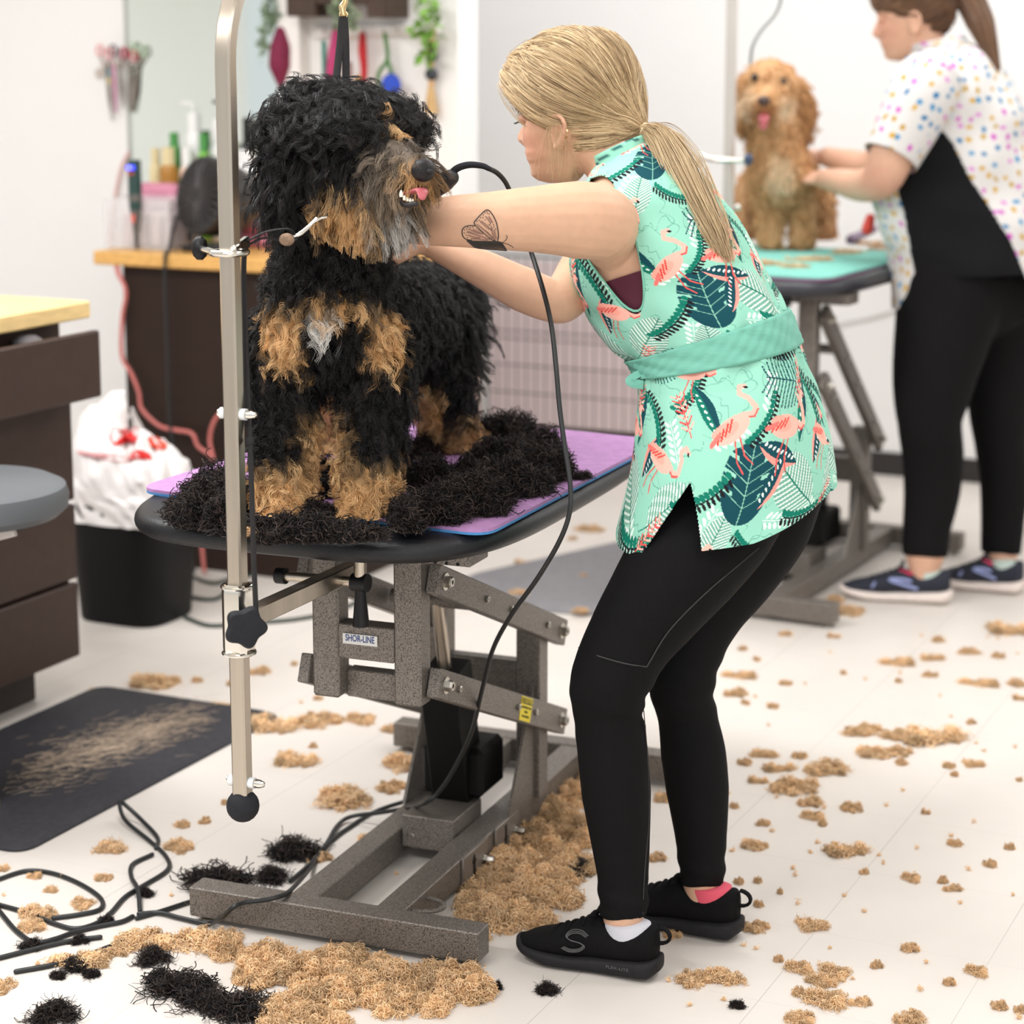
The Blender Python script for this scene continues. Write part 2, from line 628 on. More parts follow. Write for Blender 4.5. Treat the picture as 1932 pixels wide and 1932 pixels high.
def text(name, s, size, o, X, Y, m, parent, align='CENTER', bold=0., sx=1.):
    cu = bpy.data.curves.new(name, 'FONT')
    cu.body = s; cu.size = size; cu.align_x = align; cu.align_y = 'CENTER'
    cu.offset = bold; cu.extrude = .0002
    ob = bpy.data.objects.new(name, cu)
    COL.objects.link(ob)
    bpy.context.view_layer.update()
    me = bpy.data.meshes.new_from_object(ob.evaluated_get(bpy.context.evaluated_depsgraph_get()))
    bpy.data.objects.remove(ob); bpy.data.curves.remove(cu)
    v = np.empty(len(me.vertices) * 3); me.vertices.foreach_get('co', v); v = v.reshape(-1, 3)
    Zv = nrm(np.cross(X, Y))
    v = np.asarray(o) + v[:, :1] * X * sx + v[:, 1:2] * Y + v[:, 2:] * Zv
    me.vertices.foreach_set('co', v.ravel()); me.update()
    me.materials.clear(); me.materials.append(m)
    ob = link(name, me, parent)
    return ob


def bolt(name, c, n, r, m, parent, washer=True, h=.008):
    F = frame_to(n)
    b = MB()
    if washer: b.lathe([(0, 0), (r * 1.45, 0), (r * 1.45, .002), (0, .002)], c, 20, F)
    b.lathe([(0, .001), (r, .001), (r, h * .8), (r * .8, h), (r * .45, h), (r * .4, h * .6), (0, h * .6)], c, 6, F)
    return b.build(name, m, parent, angle=25)


def lift_table(name, O, yaw, dz, label, group, front=False, stickers=False, topcol=TOPB, tc=(-.335, .465, .365, .555)):
    """electric lift table; O front right foot of the base, yaw of its long axis, dz extra lift"""
    L = np.array([math.sin(yaw), math.cos(yaw), 0]); W = np.array([math.cos(yaw), -math.sin(yaw), 0])
    M = axes(W, L, ZUP)
    T = lambda w_, l, z: np.asarray(O) * [1, 1, 0] + W * w_ + L * l + ZUP * z
    root = thing(name, T(-.27, .5, 0), label, 'grooming table', group)
    B = lambda b, w0, w1, l0, l1, z0, z1, bev=.002: b.box(T((w0 + w1) / 2, (l0 + l1) / 2, (z0 + z1) / 2), (abs(w1 - w0), abs(l1 - l0), abs(z1 - z0)), M, bev)
    # base
    B(MB(), -.555, 0, 0, .05, .012, .066).build('base_bar', HAM, root, angle=30)
    B(MB(), -.607, .06, .98, 1.03, .012, .066).build('base_bar', HAM, root, angle=30)
    for w0, w1 in ((-.376, -.325), (-.212, -.158)):
        B(MB(), w0, w1, .05, .98, .012, .064).build('rail', HAM, root, angle=30)
    for w0, l0 in ((-.53, .025), (-.025, .025), (-.58, 1.005), (.035, 1.005)):
        MB().lathe([(0, 0), (.014, 0), (.014, .004), (.005, .006), (.005, .014), (0, .014)], T(w0, l0, 0), 14).build('levelling_foot', ZINC, root)
    # rear frame
    b = MB()
    B(b, -.192, -.142, .665, .712, .06, .43); B(b, -.392, -.342, .665, .712, .06, .43)
    B(b, -.345, -.19, .672, .705, .262, .335)
    fr = b.build('rear_frame', HAM, root, angle=30)
    for w0 in (-.165, -.385):
        MB().prism([(0, 0), (.14, 0), (.0, .24)][::-1], T(w0 + .012, .667, .064), -L, ZUP, .006).build('gusset', HAM, root)
    # arms
    a = math.asin((.239 + dz) / .63)
    ca, sa = math.cos(a), math.sin(a)
    lf = .731 - .63 * ca
    zf = .39 + .63 * sa
    d = L * -ca + ZUP * sa
    for w0, w1 in ((-.142, -.12), (-.39, -.368)):
        for zr in (.39, .205):
            A0 = T((w0 + w1) / 2, .731, zr)
            arm = MB().box(A0 + d * .315, (w1 - w0, .69, .052), axes(W, d, np.cross(W, d)), .002).build('lift_arm', HAM, root, angle=30)
            if w0 > -.2:
                for t in (0, .63): bolt('pivot_bolt', T(w1, .731, zr) + d * t, W, .0105, ZINC, arm, h=.014)
                for t in ((.09, .3, .43) if zr > .3 else (.16, .26, .57)):
                    bolt('bolt', T(w1, .731, zr) + d * t, W, .0065, ZINC, arm, washer=False, h=.006)
                if stickers and zr < .3:
                    # yellow caution label
                    X = -d; Y = np.cross(W, X) if np.cross(W, X)[2] > 0 else -np.cross(W, X)
                    o = T(w1 + .0006, .731, zr) + d * .215
                    st = MB().box(o, (.0006, .062, .046), axes(W, X, Y), .0002).build('caution_label', mat('label_yellow', (236, 214, 40), .5), arm)
                    MB().box(o + W * .0004 + Y * .015, (.0006, .056, .011), axes(W, X, Y), .0002).build('caution_band', mat('label_black', (25, 24, 20), .5), arm)
                    text('caution_word', '\u26a0CAUTION', .0105, o + W * .001 + Y * .015, X, Y, mat('label_yellow', (0, 0, 0)), arm, bold=.0001)
                    for k, s_ in enumerate(('KEEP HANDS CLEAR', 'WHEN', 'LIFT IS MOVING')):
                        text('caution_word', s_, .0058, o + W * .0008 + Y * (.003 - k * .0085), X, Y, mat('label_black', (0, 0, 0)), arm)
    # front frame
    b = MB()
    sh = lf - .148
    zt = zf + .047
    # H plate drawn as one outline
    o = T(-.352, .10 + sh, zf - .215)
    hgt = zt - (zf - .215)
    b.box(o + W * .0255 + ZUP * hgt / 2 + L * .02, (.051, .045, hgt), M, .004)
    b.box(o + W * .1815 + ZUP * hgt / 2 + L * .02, (.051, .045, hgt), M, .004)
    b.box(o + W * .1035 + ZUP * .105 + L * .018, (.106, .04, .062), M, .002)
    b.box(o + W * .1035 + ZUP * .02 + L * .045, (.106, .03, .05), M, .002)
    H = b.build('front_frame', HAM, root, angle=30)
    if stickers:
        so = o + W * .0935 + ZUP * .111 - L * .0042
        bd = MB().box(so, (.066, .0008, .0185), M, .0002).build('name_plate', mat('label_white', (225, 224, 220), .35), H)
        text('name_plate_word', 'SHOR-LINE', .0165, so - L * .0006 + ZUP * .0012, W, ZUP, mat('label_blue', (28, 62, 128), .5), H, bold=.0003, sx=.68)
    # support bar and slotted rails under the top
    b = MB()
    B(b, -.60, -.045, .10 + sh - .02, .16 + sh, zt, zt + .03)
    B(b, -.60, -.045, .74 + sh, .80 + sh, zt, zt + .03)
    B(b, -.40, -.34, .16 + sh, .74 + sh, zt, zt + .03); B(b, -.19, -.13, .16 + sh, .74 + sh, zt, zt + .03)
    sup = b.build('support_bar', HAM, root, angle=30)
    holes = MB()
    for k in range(26):
        c = T(-.58 + k * .0205, .079 + sh, zt + .004)
        holes.lathe([(0, 0), (.003, 0), (0, .0005)], c, 8, frame_to(-L))
    holes.build('bolt_holes', MOTOR, sup)
    # actuator
    c0 = T(-.267, .55, .09); top = T(-.267, .45 + sh * .5, zf - .12)
    b = MB(); b.bar(c0, c0 + (top - c0) * .66, .075, .085, up=L); b.box(T(-.267, .57, .15), (.13, .12, .10), M, .01)
    act = b.build('actuator', MOTOR, root, angle=30)
    MB().tube([c0 + (top - c0) * .6, top], .013, 16).build('piston', STEEL, act)
    MB().tube([T(-.36, .45 + sh * .5, zf - .12), T(-.175, .45 + sh * .5, zf - .12)], .014, 14).build('cross_shaft', HAM, root)
    # gearbox cover and drop sheet inside the frame
    bx = B(MB(), -.322, -.215, .40, .54, .03, .094).build('control_box', HAM, root, angle=30)
    bolt('screw', T(-.30, .40, .055), -L, .004, ZINC, bx, washer=False, h=.002)
    if front:
        for l0, up in ((.30, 1), (.46, -1)):
            pl = B(MB(), -.158, -.152, l0, l0 + .12, .012, .066).build('switch_plate', mat('plate_grey', (128, 120, 112), .45, metal=.4), root)
            c = T(-.1512, l0 + .05, .038)
            MB().prism([(-.004, -.02), (.004, -.02), (.004, .004), (.009, .004), (0, .02), (-.009, .004), (-.004, .004)], c, L, ZUP * up, .0006).build('arrow_mark', MOTOR, pl)
            bolt('bolt', T(-.152, l0 + .10, .03), W, .007, ZINC, pl, h=.02)
        t = np.linspace(0, math.pi, 12)
        MB().tube([T(-.158 + .045 * math.sin(q_), .085 + .03 * (1 - math.cos(q_)), .05) for q_ in t], .004, 8).build('tie_ring', HAM, root)
    # table top: rounded superellipse slab
    an = np.linspace(0, 2 * math.pi, 96, endpoint=False)
    def ring(ins, z):
        cs, sn = np.cos(an), np.sin(an)
        x = np.sign(cs) * np.abs(cs) ** (2 / 4.) * (tc[2] - ins); y = np.sign(sn) * np.abs(sn) ** (2 / 4.) * (tc[3] - ins)
        return np.array([T(tc[0] + x[i], tc[1] + sh + y[i], z) for i in range(96)])
    z0 = zt + .03
    rr = [ring(.03, z0)] + [ring(.02 * (1 - math.sin(q_)), z0 + .02 - .02 * math.cos(q_)) for q_ in np.linspace(0.1, math.pi - .1, 9)] + [ring(.03, z0 + .042), ring(.2, z0 + .042)]
    MB().loft(rr).build('table_top', topcol, root, angle=50)
    return root, T, L, W, z0 + .042, sh, M


O1 = G(902, 1832)
TB1, T1, L1, W1, TOPZ, SH1, M1 = lift_table('grooming_table', O1, R(21.5), 0., 'speckled grey electric lift table carrying the black and tan dog', 'lift tables', True, True)
print('top z', TOPZ)
O2 = G(1572, 1188)
TB2, T2, L2, W2, TOPZ2, SH2, M2 = lift_table('grooming_table', O2, R(28), .172, 'speckled grey electric lift table raised high under the golden dog', 'lift tables', topcol=mat('tabletop_grey', (52, 52, 58), .35, var=.2, scale=300, spec=.35), tc=(-.37, .41, .345, .50))
print('top2', TOPZ2)


def foam(name, pts, z, layers, label, rc=.05):
    """soft mat made of thin coloured layers; every layer a part"""
    root = thing(name, np.r_[np.mean([p[:2] for p in pts], 0), z], label, 'table mat')
    poly = [np.asarray(p)[:2] for p in pts]
    out = []
    n = len(poly)
    for i in range(n):
        a, b, c = poly[i - 1], poly[i], poly[(i + 1) % n]
        d1, d2 = nrm(a - b), nrm(c - b)
        for t in np.linspace(0, 1, 7):
            p0, p1 = b + d1 * rc, b + d2 * rc
            out.append((1 - t) ** 2 * p0 + 2 * t * (1 - t) * b + t * t * p1)
    q_ = np.array(out)
    zz = z
    for nm, th, m in layers:
        b = MB()
        fi = lambda h: np.c_[q_, np.full(len(q_), h)]
        b.loft([fi(zz), fi(zz + th)]).build(nm, m, root, smooth=False)
        zz += th
    return zz


MATZ = foam('table_mat', [T1(-.700, .105, 0), T1(.012, .01, 0), T1(.03, .90, 0), T1(-.64, 1.0, 0)][::-1], TOPZ,
            [('blue_layer', .0045, mat('foam_blue', (70, 132, 188), .8)), ('purple_layer', .0055, mat('foam_purple', (176, 130, 180), .85, var=.12, scale=55, bump=.2, bscale=300))],
            'purple foam mat with blue underside on the nearer lift table')
MATZ2 = foam('table_mat', [T2(-.66, .0 + SH2, 0), T2(-.075, -.02 + SH2, 0), T2(-.055, .80 + SH2, 0), T2(-.66, .80 + SH2, 0)][::-1], TOPZ2,
             [('magenta_layer', .005, mat('foam_magenta', (150, 84, 132), .8)), ('teal_layer', .006, mat('foam_teal', (126, 198, 184), .85, var=.1, scale=50))],
             'teal foam mat with magenta underside on the further lift table', .08)

# ------------------------------------------------------------------ grooming arm of the near table
PW, PL = -.293, -.268
arm = thing('leash_stand', T1(PW, PL, .35), 'square steel grooming arm with curved top clamped to the near table', 'grooming arm')
vtop = P(407, 60, 3.31)
pb = T1(PW, PL, .357)
pt = np.array([pb[0], pb[1], 0])
zt_ = P(407, 120, 3.30)[2]
path = [pb, pt + ZUP * .8, pt + ZUP * 1.2, pt + ZUP * zt_]
rad = .17
DIRA = nrm(P(660, 0, 3.55) * [1, 1, 0] - pt)
for q_ in np.linspace(.15, math.pi / 2, 9):
    path.append(pt + ZUP * (zt_ + rad * math.sin(q_)) + DIRA * rad * (1 - math.cos(q_)))
path.append(path[-1] + DIRA * .45)
path = np.array(path)


def squaretube(path, a, xref, bev=.003):
    """square section swept along a path in the vertical plane of DIRA"""
    sec = []
    h = a / 2
    for sx, sy in ((1, 1), (-1, 1), (-1, -1), (1, -1)):
        for (bx, by) in (((h - bev), h), (h, (h - bev)))[::(1 if sx * sy < 0 else -1)]:
            sec.append((sx * bx, sy * by))
    t = nrm(np.gradient(path, axis=0))
    side = xref
    rings = []
    for p, tt in zip(path, t):
        x = nrm(side - tt * (side @ tt)); y = np.cross(tt, x)
        rings.append(np.array([p + x * s_[0] + y * s_[1] for s_ in sec]))
    return MB().loft(rings)


SQX = W1
pole = squaretube(path, .0255, SQX).build('pole', STEEL, arm, angle=14)
# rubber ball foot
MB().ball(pb + ZUP * -.012, .0265, 22).build('rubber_ball', BLKR, arm)
# bolts with nylon washers
for zz in (.357 + .028, P(430, 770, 3.31)[2]):
    c = pt + ZUP * zz
    bo = MB()
    for sg in (-1, 1):
        bo.lathe([(0, 0), (.009, 0), (.009, .01), (0, .01)], c + W1 * sg * .0125, 14, frame_to(W1 * sg))
    wsh = bo.build('nylon_washer', WHITEP, arm)
    MB().lathe([(0, 0), (.007, 0), (.007, .008), (.0045, .016), (0, .018)], c + W1 * .0225, 10, frame_to(W1)).build('acorn_nut', CHROME, wsh)
    MB().lathe([(0, 0), (.006, 0), (.006, .004), (0, .004)], c - W1 * .0225, 10, frame_to(-W1)).build('bolt_head', CHROME, wsh)
# clamp sleeve
zs0, zs1 = P(443, 1240, 3.31)[2], P(443, 1100, 3.31)[2]
sl = MB()
def sq(h, z): return np.array([pt + W1 * x * h + L1 * y * h + ZUP * z for x, y in ((1, .6), (.6, 1), (-.6, 1), (-1, .6), (-1, -.6), (-.6, -1), (.6, -1), (1, -.6))])
sl.loft([sq(.017, zs0), sq(.021, zs0 + .006), sq(.0215, zs0 + .012), sq(.0215, zs1 - .012), sq(.021, zs1 - .006), sq(.017, zs1)])
sleeve = sl.build('clamp_sleeve', CHROME, arm, angle=30)
for z in (zs0 + .003, zs1 - .004):
    t_ = np.linspace(0, 2 * math.pi, 25)
    MB().tube([pt + W1 * .025 * math.cos(q_) + L1 * .025 * math.sin(q_) + ZUP * z for q_ in t_], .0028, 8, cap=False).build('sleeve_rim', CHROME, sleeve)
# star knob facing the camera right
kc = P(463, 1183, 3.255)
kn = nrm(-L1 * .75 + W1 * .65)
an = np.linspace(0, 2 * math.pi, 60, endpoint=False)
KF = frame_to(kn)
rings = []
for r, z in ((.010, -.012), (.024, -.010), (.030, -.005), (.031, .003), (.027, .010), (.014, .0125), (.0, .013)):
    rr_ = r * (1 + .12 * np.cos(5 * an + .6))
    rings.append(kc + (np.stack([rr_ * np.cos(an), rr_ * np.sin(an), np.full(60, z)], 1) @ KF.T))
MB().loft(rings).build('star_knob', BLKR, arm)
MB().tube([kc - kn * .008, kc - kn * .045], .007, 10).build('knob_stem', BLKP, arm)
# horizontal arm under the table
ha = T1(PW + .02, PL + .0, .652); hb = T1(-.262, .10, .652)
MB().bar(T1(PW + .012, PL + .012, .652), hb, .0255, .03, bev=.002).build('horizontal_bar', STEEL, arm, angle=14)
# cross shaft with clamp handle
c1 = P(540, 1087, 3.62); c2 = P(680, 1099, 3.56)
cs = MB().tube([c1, c2], .0085, 14).build('cross_rod', STEEL, arm)
MB().tube([c1, c1 + nrm(c1 - c2) * .018], .014, 14).build('rod_cap', BLKP, cs)
hd = MB().tube([c2 - nrm(c2 - c1) * .014, c2 + nrm(c2 - c1) * .014], .0155, 16)
hd.tube([c2 + ZUP * .001, c2 - ZUP * .02, c2 - ZUP * .075], [.010, .0095, .0145], 16)
hd.build('clamp_handle', BLKP, arm)
MB().tube([c2 + ZUP * .01, c2 + ZUP * .05], .011, 14).build('clamp_screw', STEEL, arm)
# upper bracket
ub = P(418, 466, 3.305)
zu = ub[2]
b = MB(); b.tube([pt - W1 * .019 + L1 * .012 + ZUP * zu, pt - W1 * .021 - L1 * .016 + ZUP * zu, pt - W1 * .005 - L1 * .0235 + ZUP * zu, pt + W1 * .016 - L1 * .02 + ZUP * zu, pt + W1 * .02 + L1 * .016 + ZUP * zu, pt + W1 * .0 + L1 * .021 + ZUP * zu, pt - W1 * .019 + L1 * .012 + ZUP * zu], .0055, 10, smooth=5)
b.bar(pt + W1 * .012 - L1 * .012 + ZUP * (zu + .003), P(466, 456, 3.27), .010, .018)
br = b.build('leash_bracket', CHROME, arm)
kq = P(377, 468, 3.29)
MB().tube([kq, pt - W1 * .02 - L1 * .012 + ZUP * zu], .0055, 12).build('bracket_screw', CHROME, br)
rings = []
for r, z in ((.0, -.010), (.012, -.0095), (.0165, -.004), (.0165, .004), (.012, .0095), (.0, .010)):
    q2 = np.stack([r * .72 * np.cos(an) * (1 + .05 * np.cos(4 * an)), r * 1.12 * np.sin(an), np.full(60, z)], 1)
    rings.append(kq + q2 @ frame_to(nrm(RX - L1 * .3)).T)
MB().loft(rings).build('wing_knob', BLKP, br)
# ================================================================== dogs
def chain(mb, pts, sub=6, n=14):
    """tapered rounded limb through (px, py, Z, r_px) stations"""
    q_ = np.array([np.r_[P(a, b, z), r * z / FPX] for a, b, z, r in pts])
    if len(q_) == 1:
        return mb.ball(q_[0, :3], q_[0, 3], 20)
    mb.tube(q_[:, :3], q_[:, 3], n, smooth=sub, dome=True)


def smooth_normals(v, tris):
    fn = np.cross(v[tris[:, 1]] - v[tris[:, 0]], v[tris[:, 2]] - v[tris[:, 0]])
    vn = np.zeros_like(v)
    for k in range(3): np.add.at(vn, tris[:, k], fn)
    return nrm(vn)


def soft(p, c, r, pw=1.):
    """1 inside an ellipsoid, fading out at its surface"""
    d = np.linalg.norm((p - c) / r, axis=1)
    return np.clip((1.25 - d) / .5, 0, 1)


FUR_TAN = lin((240, 200, 148)); FUR_DTAN = lin((204, 154, 98)); FUR_BLK = lin((12, 11, 12)); FUR_BRN = lin((40, 34, 32)); FUR_WHT = lin((240, 236, 230)); FUR_GRY = lin((150, 133, 115))


def px(a, b, z): return P(a, b, z)


def dog_one():
    root = thing('dog', G(650, 900, MATZ), 'shaggy black, tan and white curly dog standing on the purple mat', 'dog')
    b = MB()
    chain(b, [(612, 560, 3.60, 98), (650, 590, 3.72, 104), (720, 592, 3.92, 100), (790, 590, 4.12, 92)])
    chain(b, [(612, 590, 3.57, 100), (620, 500, 3.545, 96), (632, 420, 3.52, 88), (638, 330, 3.48, 92)])
    chain(b, [(632, 290, 3.48, 104), (648, 288, 3.45, 106), (668, 292, 3.42, 98)])
    chain(b, [(690, 320, 3.40, 74), (740, 318, 3.35, 56), (786, 326, 3.31, 38)])
    chain(b, [(690, 375, 3.41, 44), (735, 392, 3.36, 30), (772, 388, 3.325, 15)])
    chain(b, [(572, 230, 3.46, 50), (540, 320, 3.43, 42), (548, 390, 3.425, 30)])
    chain(b, [(740, 240, 3.52, 40), (752, 300, 3.53, 30)])
    chain(b, [(535, 640, 3.61, 66), (536, 780, 3.605, 54), (538, 900, 3.60, 50), (545, 972, 3.585, 46)])
    chain(b, [(700, 640, 3.60, 68), (703, 780, 3.59, 56), (695, 900, 3.58, 52), (690, 975, 3.565, 47)])
    chain(b, [(798, 620, 4.12, 84), (822, 720, 4.08, 58), (852, 800, 4.14, 42), (866, 852, 4.13, 36)])
    chain(b, [(640, 660, 4.1, 70), (612, 800, 4.16, 42), (622, 872, 4.12, 38)])
    chain(b, [(850, 510, 4.2, 30), (885, 560, 4.24, 22), (890, 620, 4.24, 14)])
    v, f, tr = remesh(b, .011, 6)
    zfl = MATZ + .003
    v[:, 2] = np.maximum(v[:, 2], zfl)
    lz = lambda y, Z: P(600, y, Z)[2]

    def tanw(p):
        g = np.random.default_rng(5)
        w_ = np.zeros(len(p))
        c = lambda a, b_, z, ra, rb, rz: soft(p, P(a, b_, z), np.array([ra, rz, rb]) / 1120.)
        # chest patches
        w_ = np.maximum(w_, c(538, 632, 3.52, 38, 60, 120))
        w_ = np.maximum(w_, c(722, 635, 3.50, 38, 68, 110))
        w_ = np.maximum(w_, .62 * c(628, 578, 3.47, 92, 24, 90))
        # front legs
        front = p[:, 1] < P(600, 900, 3.78)[1]
        zz = p[:, 2]
        lin_ = np.clip((lz(845, 3.6) - zz) / .05, 0, 1)
        inner = np.clip((lz(745, 3.6) - zz) / .06, 0, 1) * np.clip((.055 - np.abs(p[:, 0] - P(618, 800, 3.6)[0])) / .03, 0, 1)
        w_ = np.maximum(w_, np.where(front, np.maximum(lin_, inner), 0))
        # rear legs
        rl = np.clip((lz(765, 4.1) - zz) / .06, 0, 1)
        rin = np.clip((lz(690, 4.1) - zz) / .05, 0, 1) * (p[:, 0] < P(838, 800, 4.1)[0])
        rblk = np.clip((p[:, 0] - P(900, 800, 4.12)[0]) / .03, 0, 1)
        w_ = np.maximum(w_, np.where(front, 0, np.maximum(rl, rin) * (1 - rblk)))
        # face
        w_ = np.maximum(w_, .95 * c(650, 385, 3.36, 62, 48, 140))
        w_ = np.maximum(w_, .62 * c(722, 236, 3.335, 15, 12, 60))
        w_ = np.maximum(w_, .8 * c(765, 345, 3.30, 36, 40, 80))
        return w_

    def colour(p, g, solid=False):
        n = len(p)
        w_ = tanw(p)
        if not solid: w_ = np.clip(w_ + g.normal(0, .16, n) * (w_ > .02) * (w_ < .98), 0, 1)
        w_ = np.where(w_ > .5, .55 + .45 * w_, w_ * .9) if not solid else w_
        k = g.random(n)[:, None] if not solid else np.full((n, 1), .5)
        tan = FUR_TAN * (1 - k) + FUR_DTAN * k
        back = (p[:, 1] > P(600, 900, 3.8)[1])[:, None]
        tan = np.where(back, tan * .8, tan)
        kb = g.random(n)[:, None] ** 3 if not solid else np.full((n, 1), .3)
        blk = FUR_BLK * (1 - kb) + FUR_BRN * kb
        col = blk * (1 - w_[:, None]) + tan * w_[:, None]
        c = lambda a, b_, z, ra, rb, rz: soft(p, P(a, b_, z), np.array([ra, rz, rb]) / 1120.)
        gm = np.maximum(c(735, 350, 3.34, 48, 62, 90), c(752, 288, 3.32, 40, 26, 80)) * (.75 + .25 * (g.random(n) if not solid else .5))
        col = col * (1 - gm[:, None]) + (FUR_GRY * (.3 + .62 * k)) * gm[:, None]
        wm = np.maximum(c(606, 604, 3.48, 25, 20, 70), .5 * c(738, 405, 3.33, 34, 16, 60)) * .95
        col = col * (1 - wm[:, None]) + FUR_WHT * wm[:, None]
        bm = c(795, 340, 3.28, 30, 40, 60) * .7
        col = col * (1 - bm[:, None]) + (FUR_DTAN * .8 * (.5 + k)) * bm[:, None]
        return col

    g = np.random.default_rng(3)
    sk = colour(v, g, True) * .7
    mkobj('body', v, f, mat('dog_skin', (90, 80, 75), .8, attr='skin'), root, attrs={'skin': sk}, angle=None)
    # ---------------- fur
    N = 9800
    cam_side = lambda p: np.where(p[:, 1] < 9, 1, 1)
    vn = smooth_normals(v, tr)
    c_head = P(645, 290, 3.45)
    def wgt(c):
        hd = np.linalg.norm(c - c_head, axis=1) < .19
        return np.where(hd, 1.6, 1.0) * np.where(c[:, 2] < zfl + .004, .05, 1)
    pts, nn = sample(v, tr, N, g, wgt)
    # interpolate smooth normals from the nearest face normal
    d_head = np.linalg.norm((pts - c_head) / np.array([1, 1, 1.05]), axis=1)
    ishead = (d_head < .165) & (pts[:, 2] > P(600, 400, 3.4)[2])
    mz = np.linalg.norm((pts - P(765, 330, 3.31)) / np.array([.07, .09, .075]), axis=1) < 1.0
    beard = np.linalg.norm((pts - P(715, 372, 3.36)) / np.array([.075, .1, .055]), axis=1) < 1.0
    crown = ishead & (pts[:, 2] > P(600, 262, 3.4)[2])
    legs = pts[:, 2] < P(600, 760, 3.6)[2]
    down = np.tile([0, 0, -1.], (N, 1))
    dirn = nn * .55 + down * .75
    dirn[crown] = nn[crown] * .8 + down[crown] * .35 + np.array([.15, -.25, .1])
    sidehead = ishead & ~crown
    dirn[sidehead] = nn[sidehead] * .35 + down[sidehead] * .95
    mdir = nrm(P(790, 326, 3.30) - P(690, 320, 3.42))
    dirn[mz] = nn[mz] * .55 + down[mz] * .7 + mdir * -.1
    dirn[beard] = nn[beard] * .25 + down[beard] * 1. + mdir * .25
    L = np.full(N, .036)
    L[crown] = .046; L[sidehead] = .05; L[legs] = .028; L[mz] = .030; L[beard] = .045
    fringe = np.linalg.norm((pts - P(765, 248, 3.36)) / np.array([.05, .09, .028]), axis=1) < 1
    dirn[fringe] = nn[fringe] * .45 + down[fringe] * .8; L[fringe] = .05
    tail = (pts[:, 0] > P(850, 560, 4.2)[0]) & (pts[:, 1] > P(600, 600, 4.05)[1]) & (pts[:, 2] > P(600, 680, 4.2)[2])
    L[tail] = .06
    nosec = np.linalg.norm(pts - P(800, 320, 3.285), axis=1) < .024
    mouth = np.linalg.norm((pts - P(778, 366, 3.305)) / np.array([.034, .05, .016]), axis=1) < 1
    keep = ~(nosec | mouth) & (pts[:, 2] > zfl + .004)
    cu = np.full(N, .0055); cu[crown] = .011; cu[mz] = .002; cu[beard] = .002; cu[sidehead] = .006; cu[tail] = .004
    col = colour(pts, g)
    pts, nn, dirn, L, cu, col, mzk, cr_k = pts[keep], nn[keep], dirn[keep], L[keep], cu[keep], col[keep], mz[keep] | beard[keep], crown[keep]
    fr = np.where(cr_k, 1.8, 1.2); fr = np.where(mzk, .5, fr)
    C = 14
    h = locks(pts, nn, dirn, L, cu, fr, C, .0046, 9, droop=.35, wob=.3, tipin=.52, seed=11)
    h[..., 2] = np.maximum(h[..., 2], zfl)
    cc = np.repeat(col, C, 0) * g.uniform(.75, 1.3, (len(h), 1))
    hair('fur', h, .00048, cc, furmat('dog_fur_black', .4, .34), root)
    # ---------------- face
    nb = MB()
    NF = frame_to(mdir)
    nb.ball(P(799, 321, 3.283), (.021, .0185, .015), 20, NF)
    nose = nb.build('nose', mat('dog_nose', (30, 27, 28), .42, spec=.3, bump=.3, bscale=700), root)
    for dx, dy in ((-9, 4), (9, 3)):
        MB().ball(P(801 + dx, 321 + dy, 3.271), (.0058, .005, .0042), 12).build('nostril', mat('nostril_dark', (14, 12, 12), .7), nose)
    # open mouth
    MB().tube([P(742, 372, 3.335), P(765, 370, 3.315), P(790, 360, 3.30)], [.012, .018, .012], 14, smooth=4, b=[.008, .011, .007], dome=True).build('mouth_lining', mat('mouth_dark', (50, 24, 26), .5), root)
    tg = MB().tube([P(752, 370, 3.318), P(775, 364, 3.296), P(794, 358, 3.278), P(796, 370, 3.272)], [.008, .0125, .0125, .007], 14, smooth=4, b=[.003, .004, .0035, .003], dome=True)
    tg.build('tongue', mat('dog_tongue', (186, 94, 102), .35, bump=.2, bscale=600), root)
    tm = mat('dog_teeth', (235, 228, 212), .3)
    for a, b_, r, hh in ((757, 369, .0032, .009), (763, 375, .0024, .0055), (769, 377, .0022, .005), (774, 379, .002, .0048), (779, 380, .002, .0045)):
        c = P(a, b_, 3.282)
        MB().lathe([(r, -.002), (r * .95, hh * .4), (r * .4, hh * .85), (0, hh)], c, 10).build('tooth', tm, root)
    MB().tube([P(748, 376, 3.30), P(765, 386, 3.286), P(785, 384, 3.28)], .0045, 10, smooth=4, dome=True).build('lower_lip', mat('dog_lip', (36, 30, 31), .4), root)
    for a, b_, z in ((736, 262, 3.40), (782, 266, 3.46)):
        MB().ball(P(a, b_, z), .009, 16).build('eye', mat('dog_eye', (24, 16, 12), .12), root)
    for a, b_, z in ((545, 985, 3.555), (690, 990, 3.53)):
        pass


dog_one()


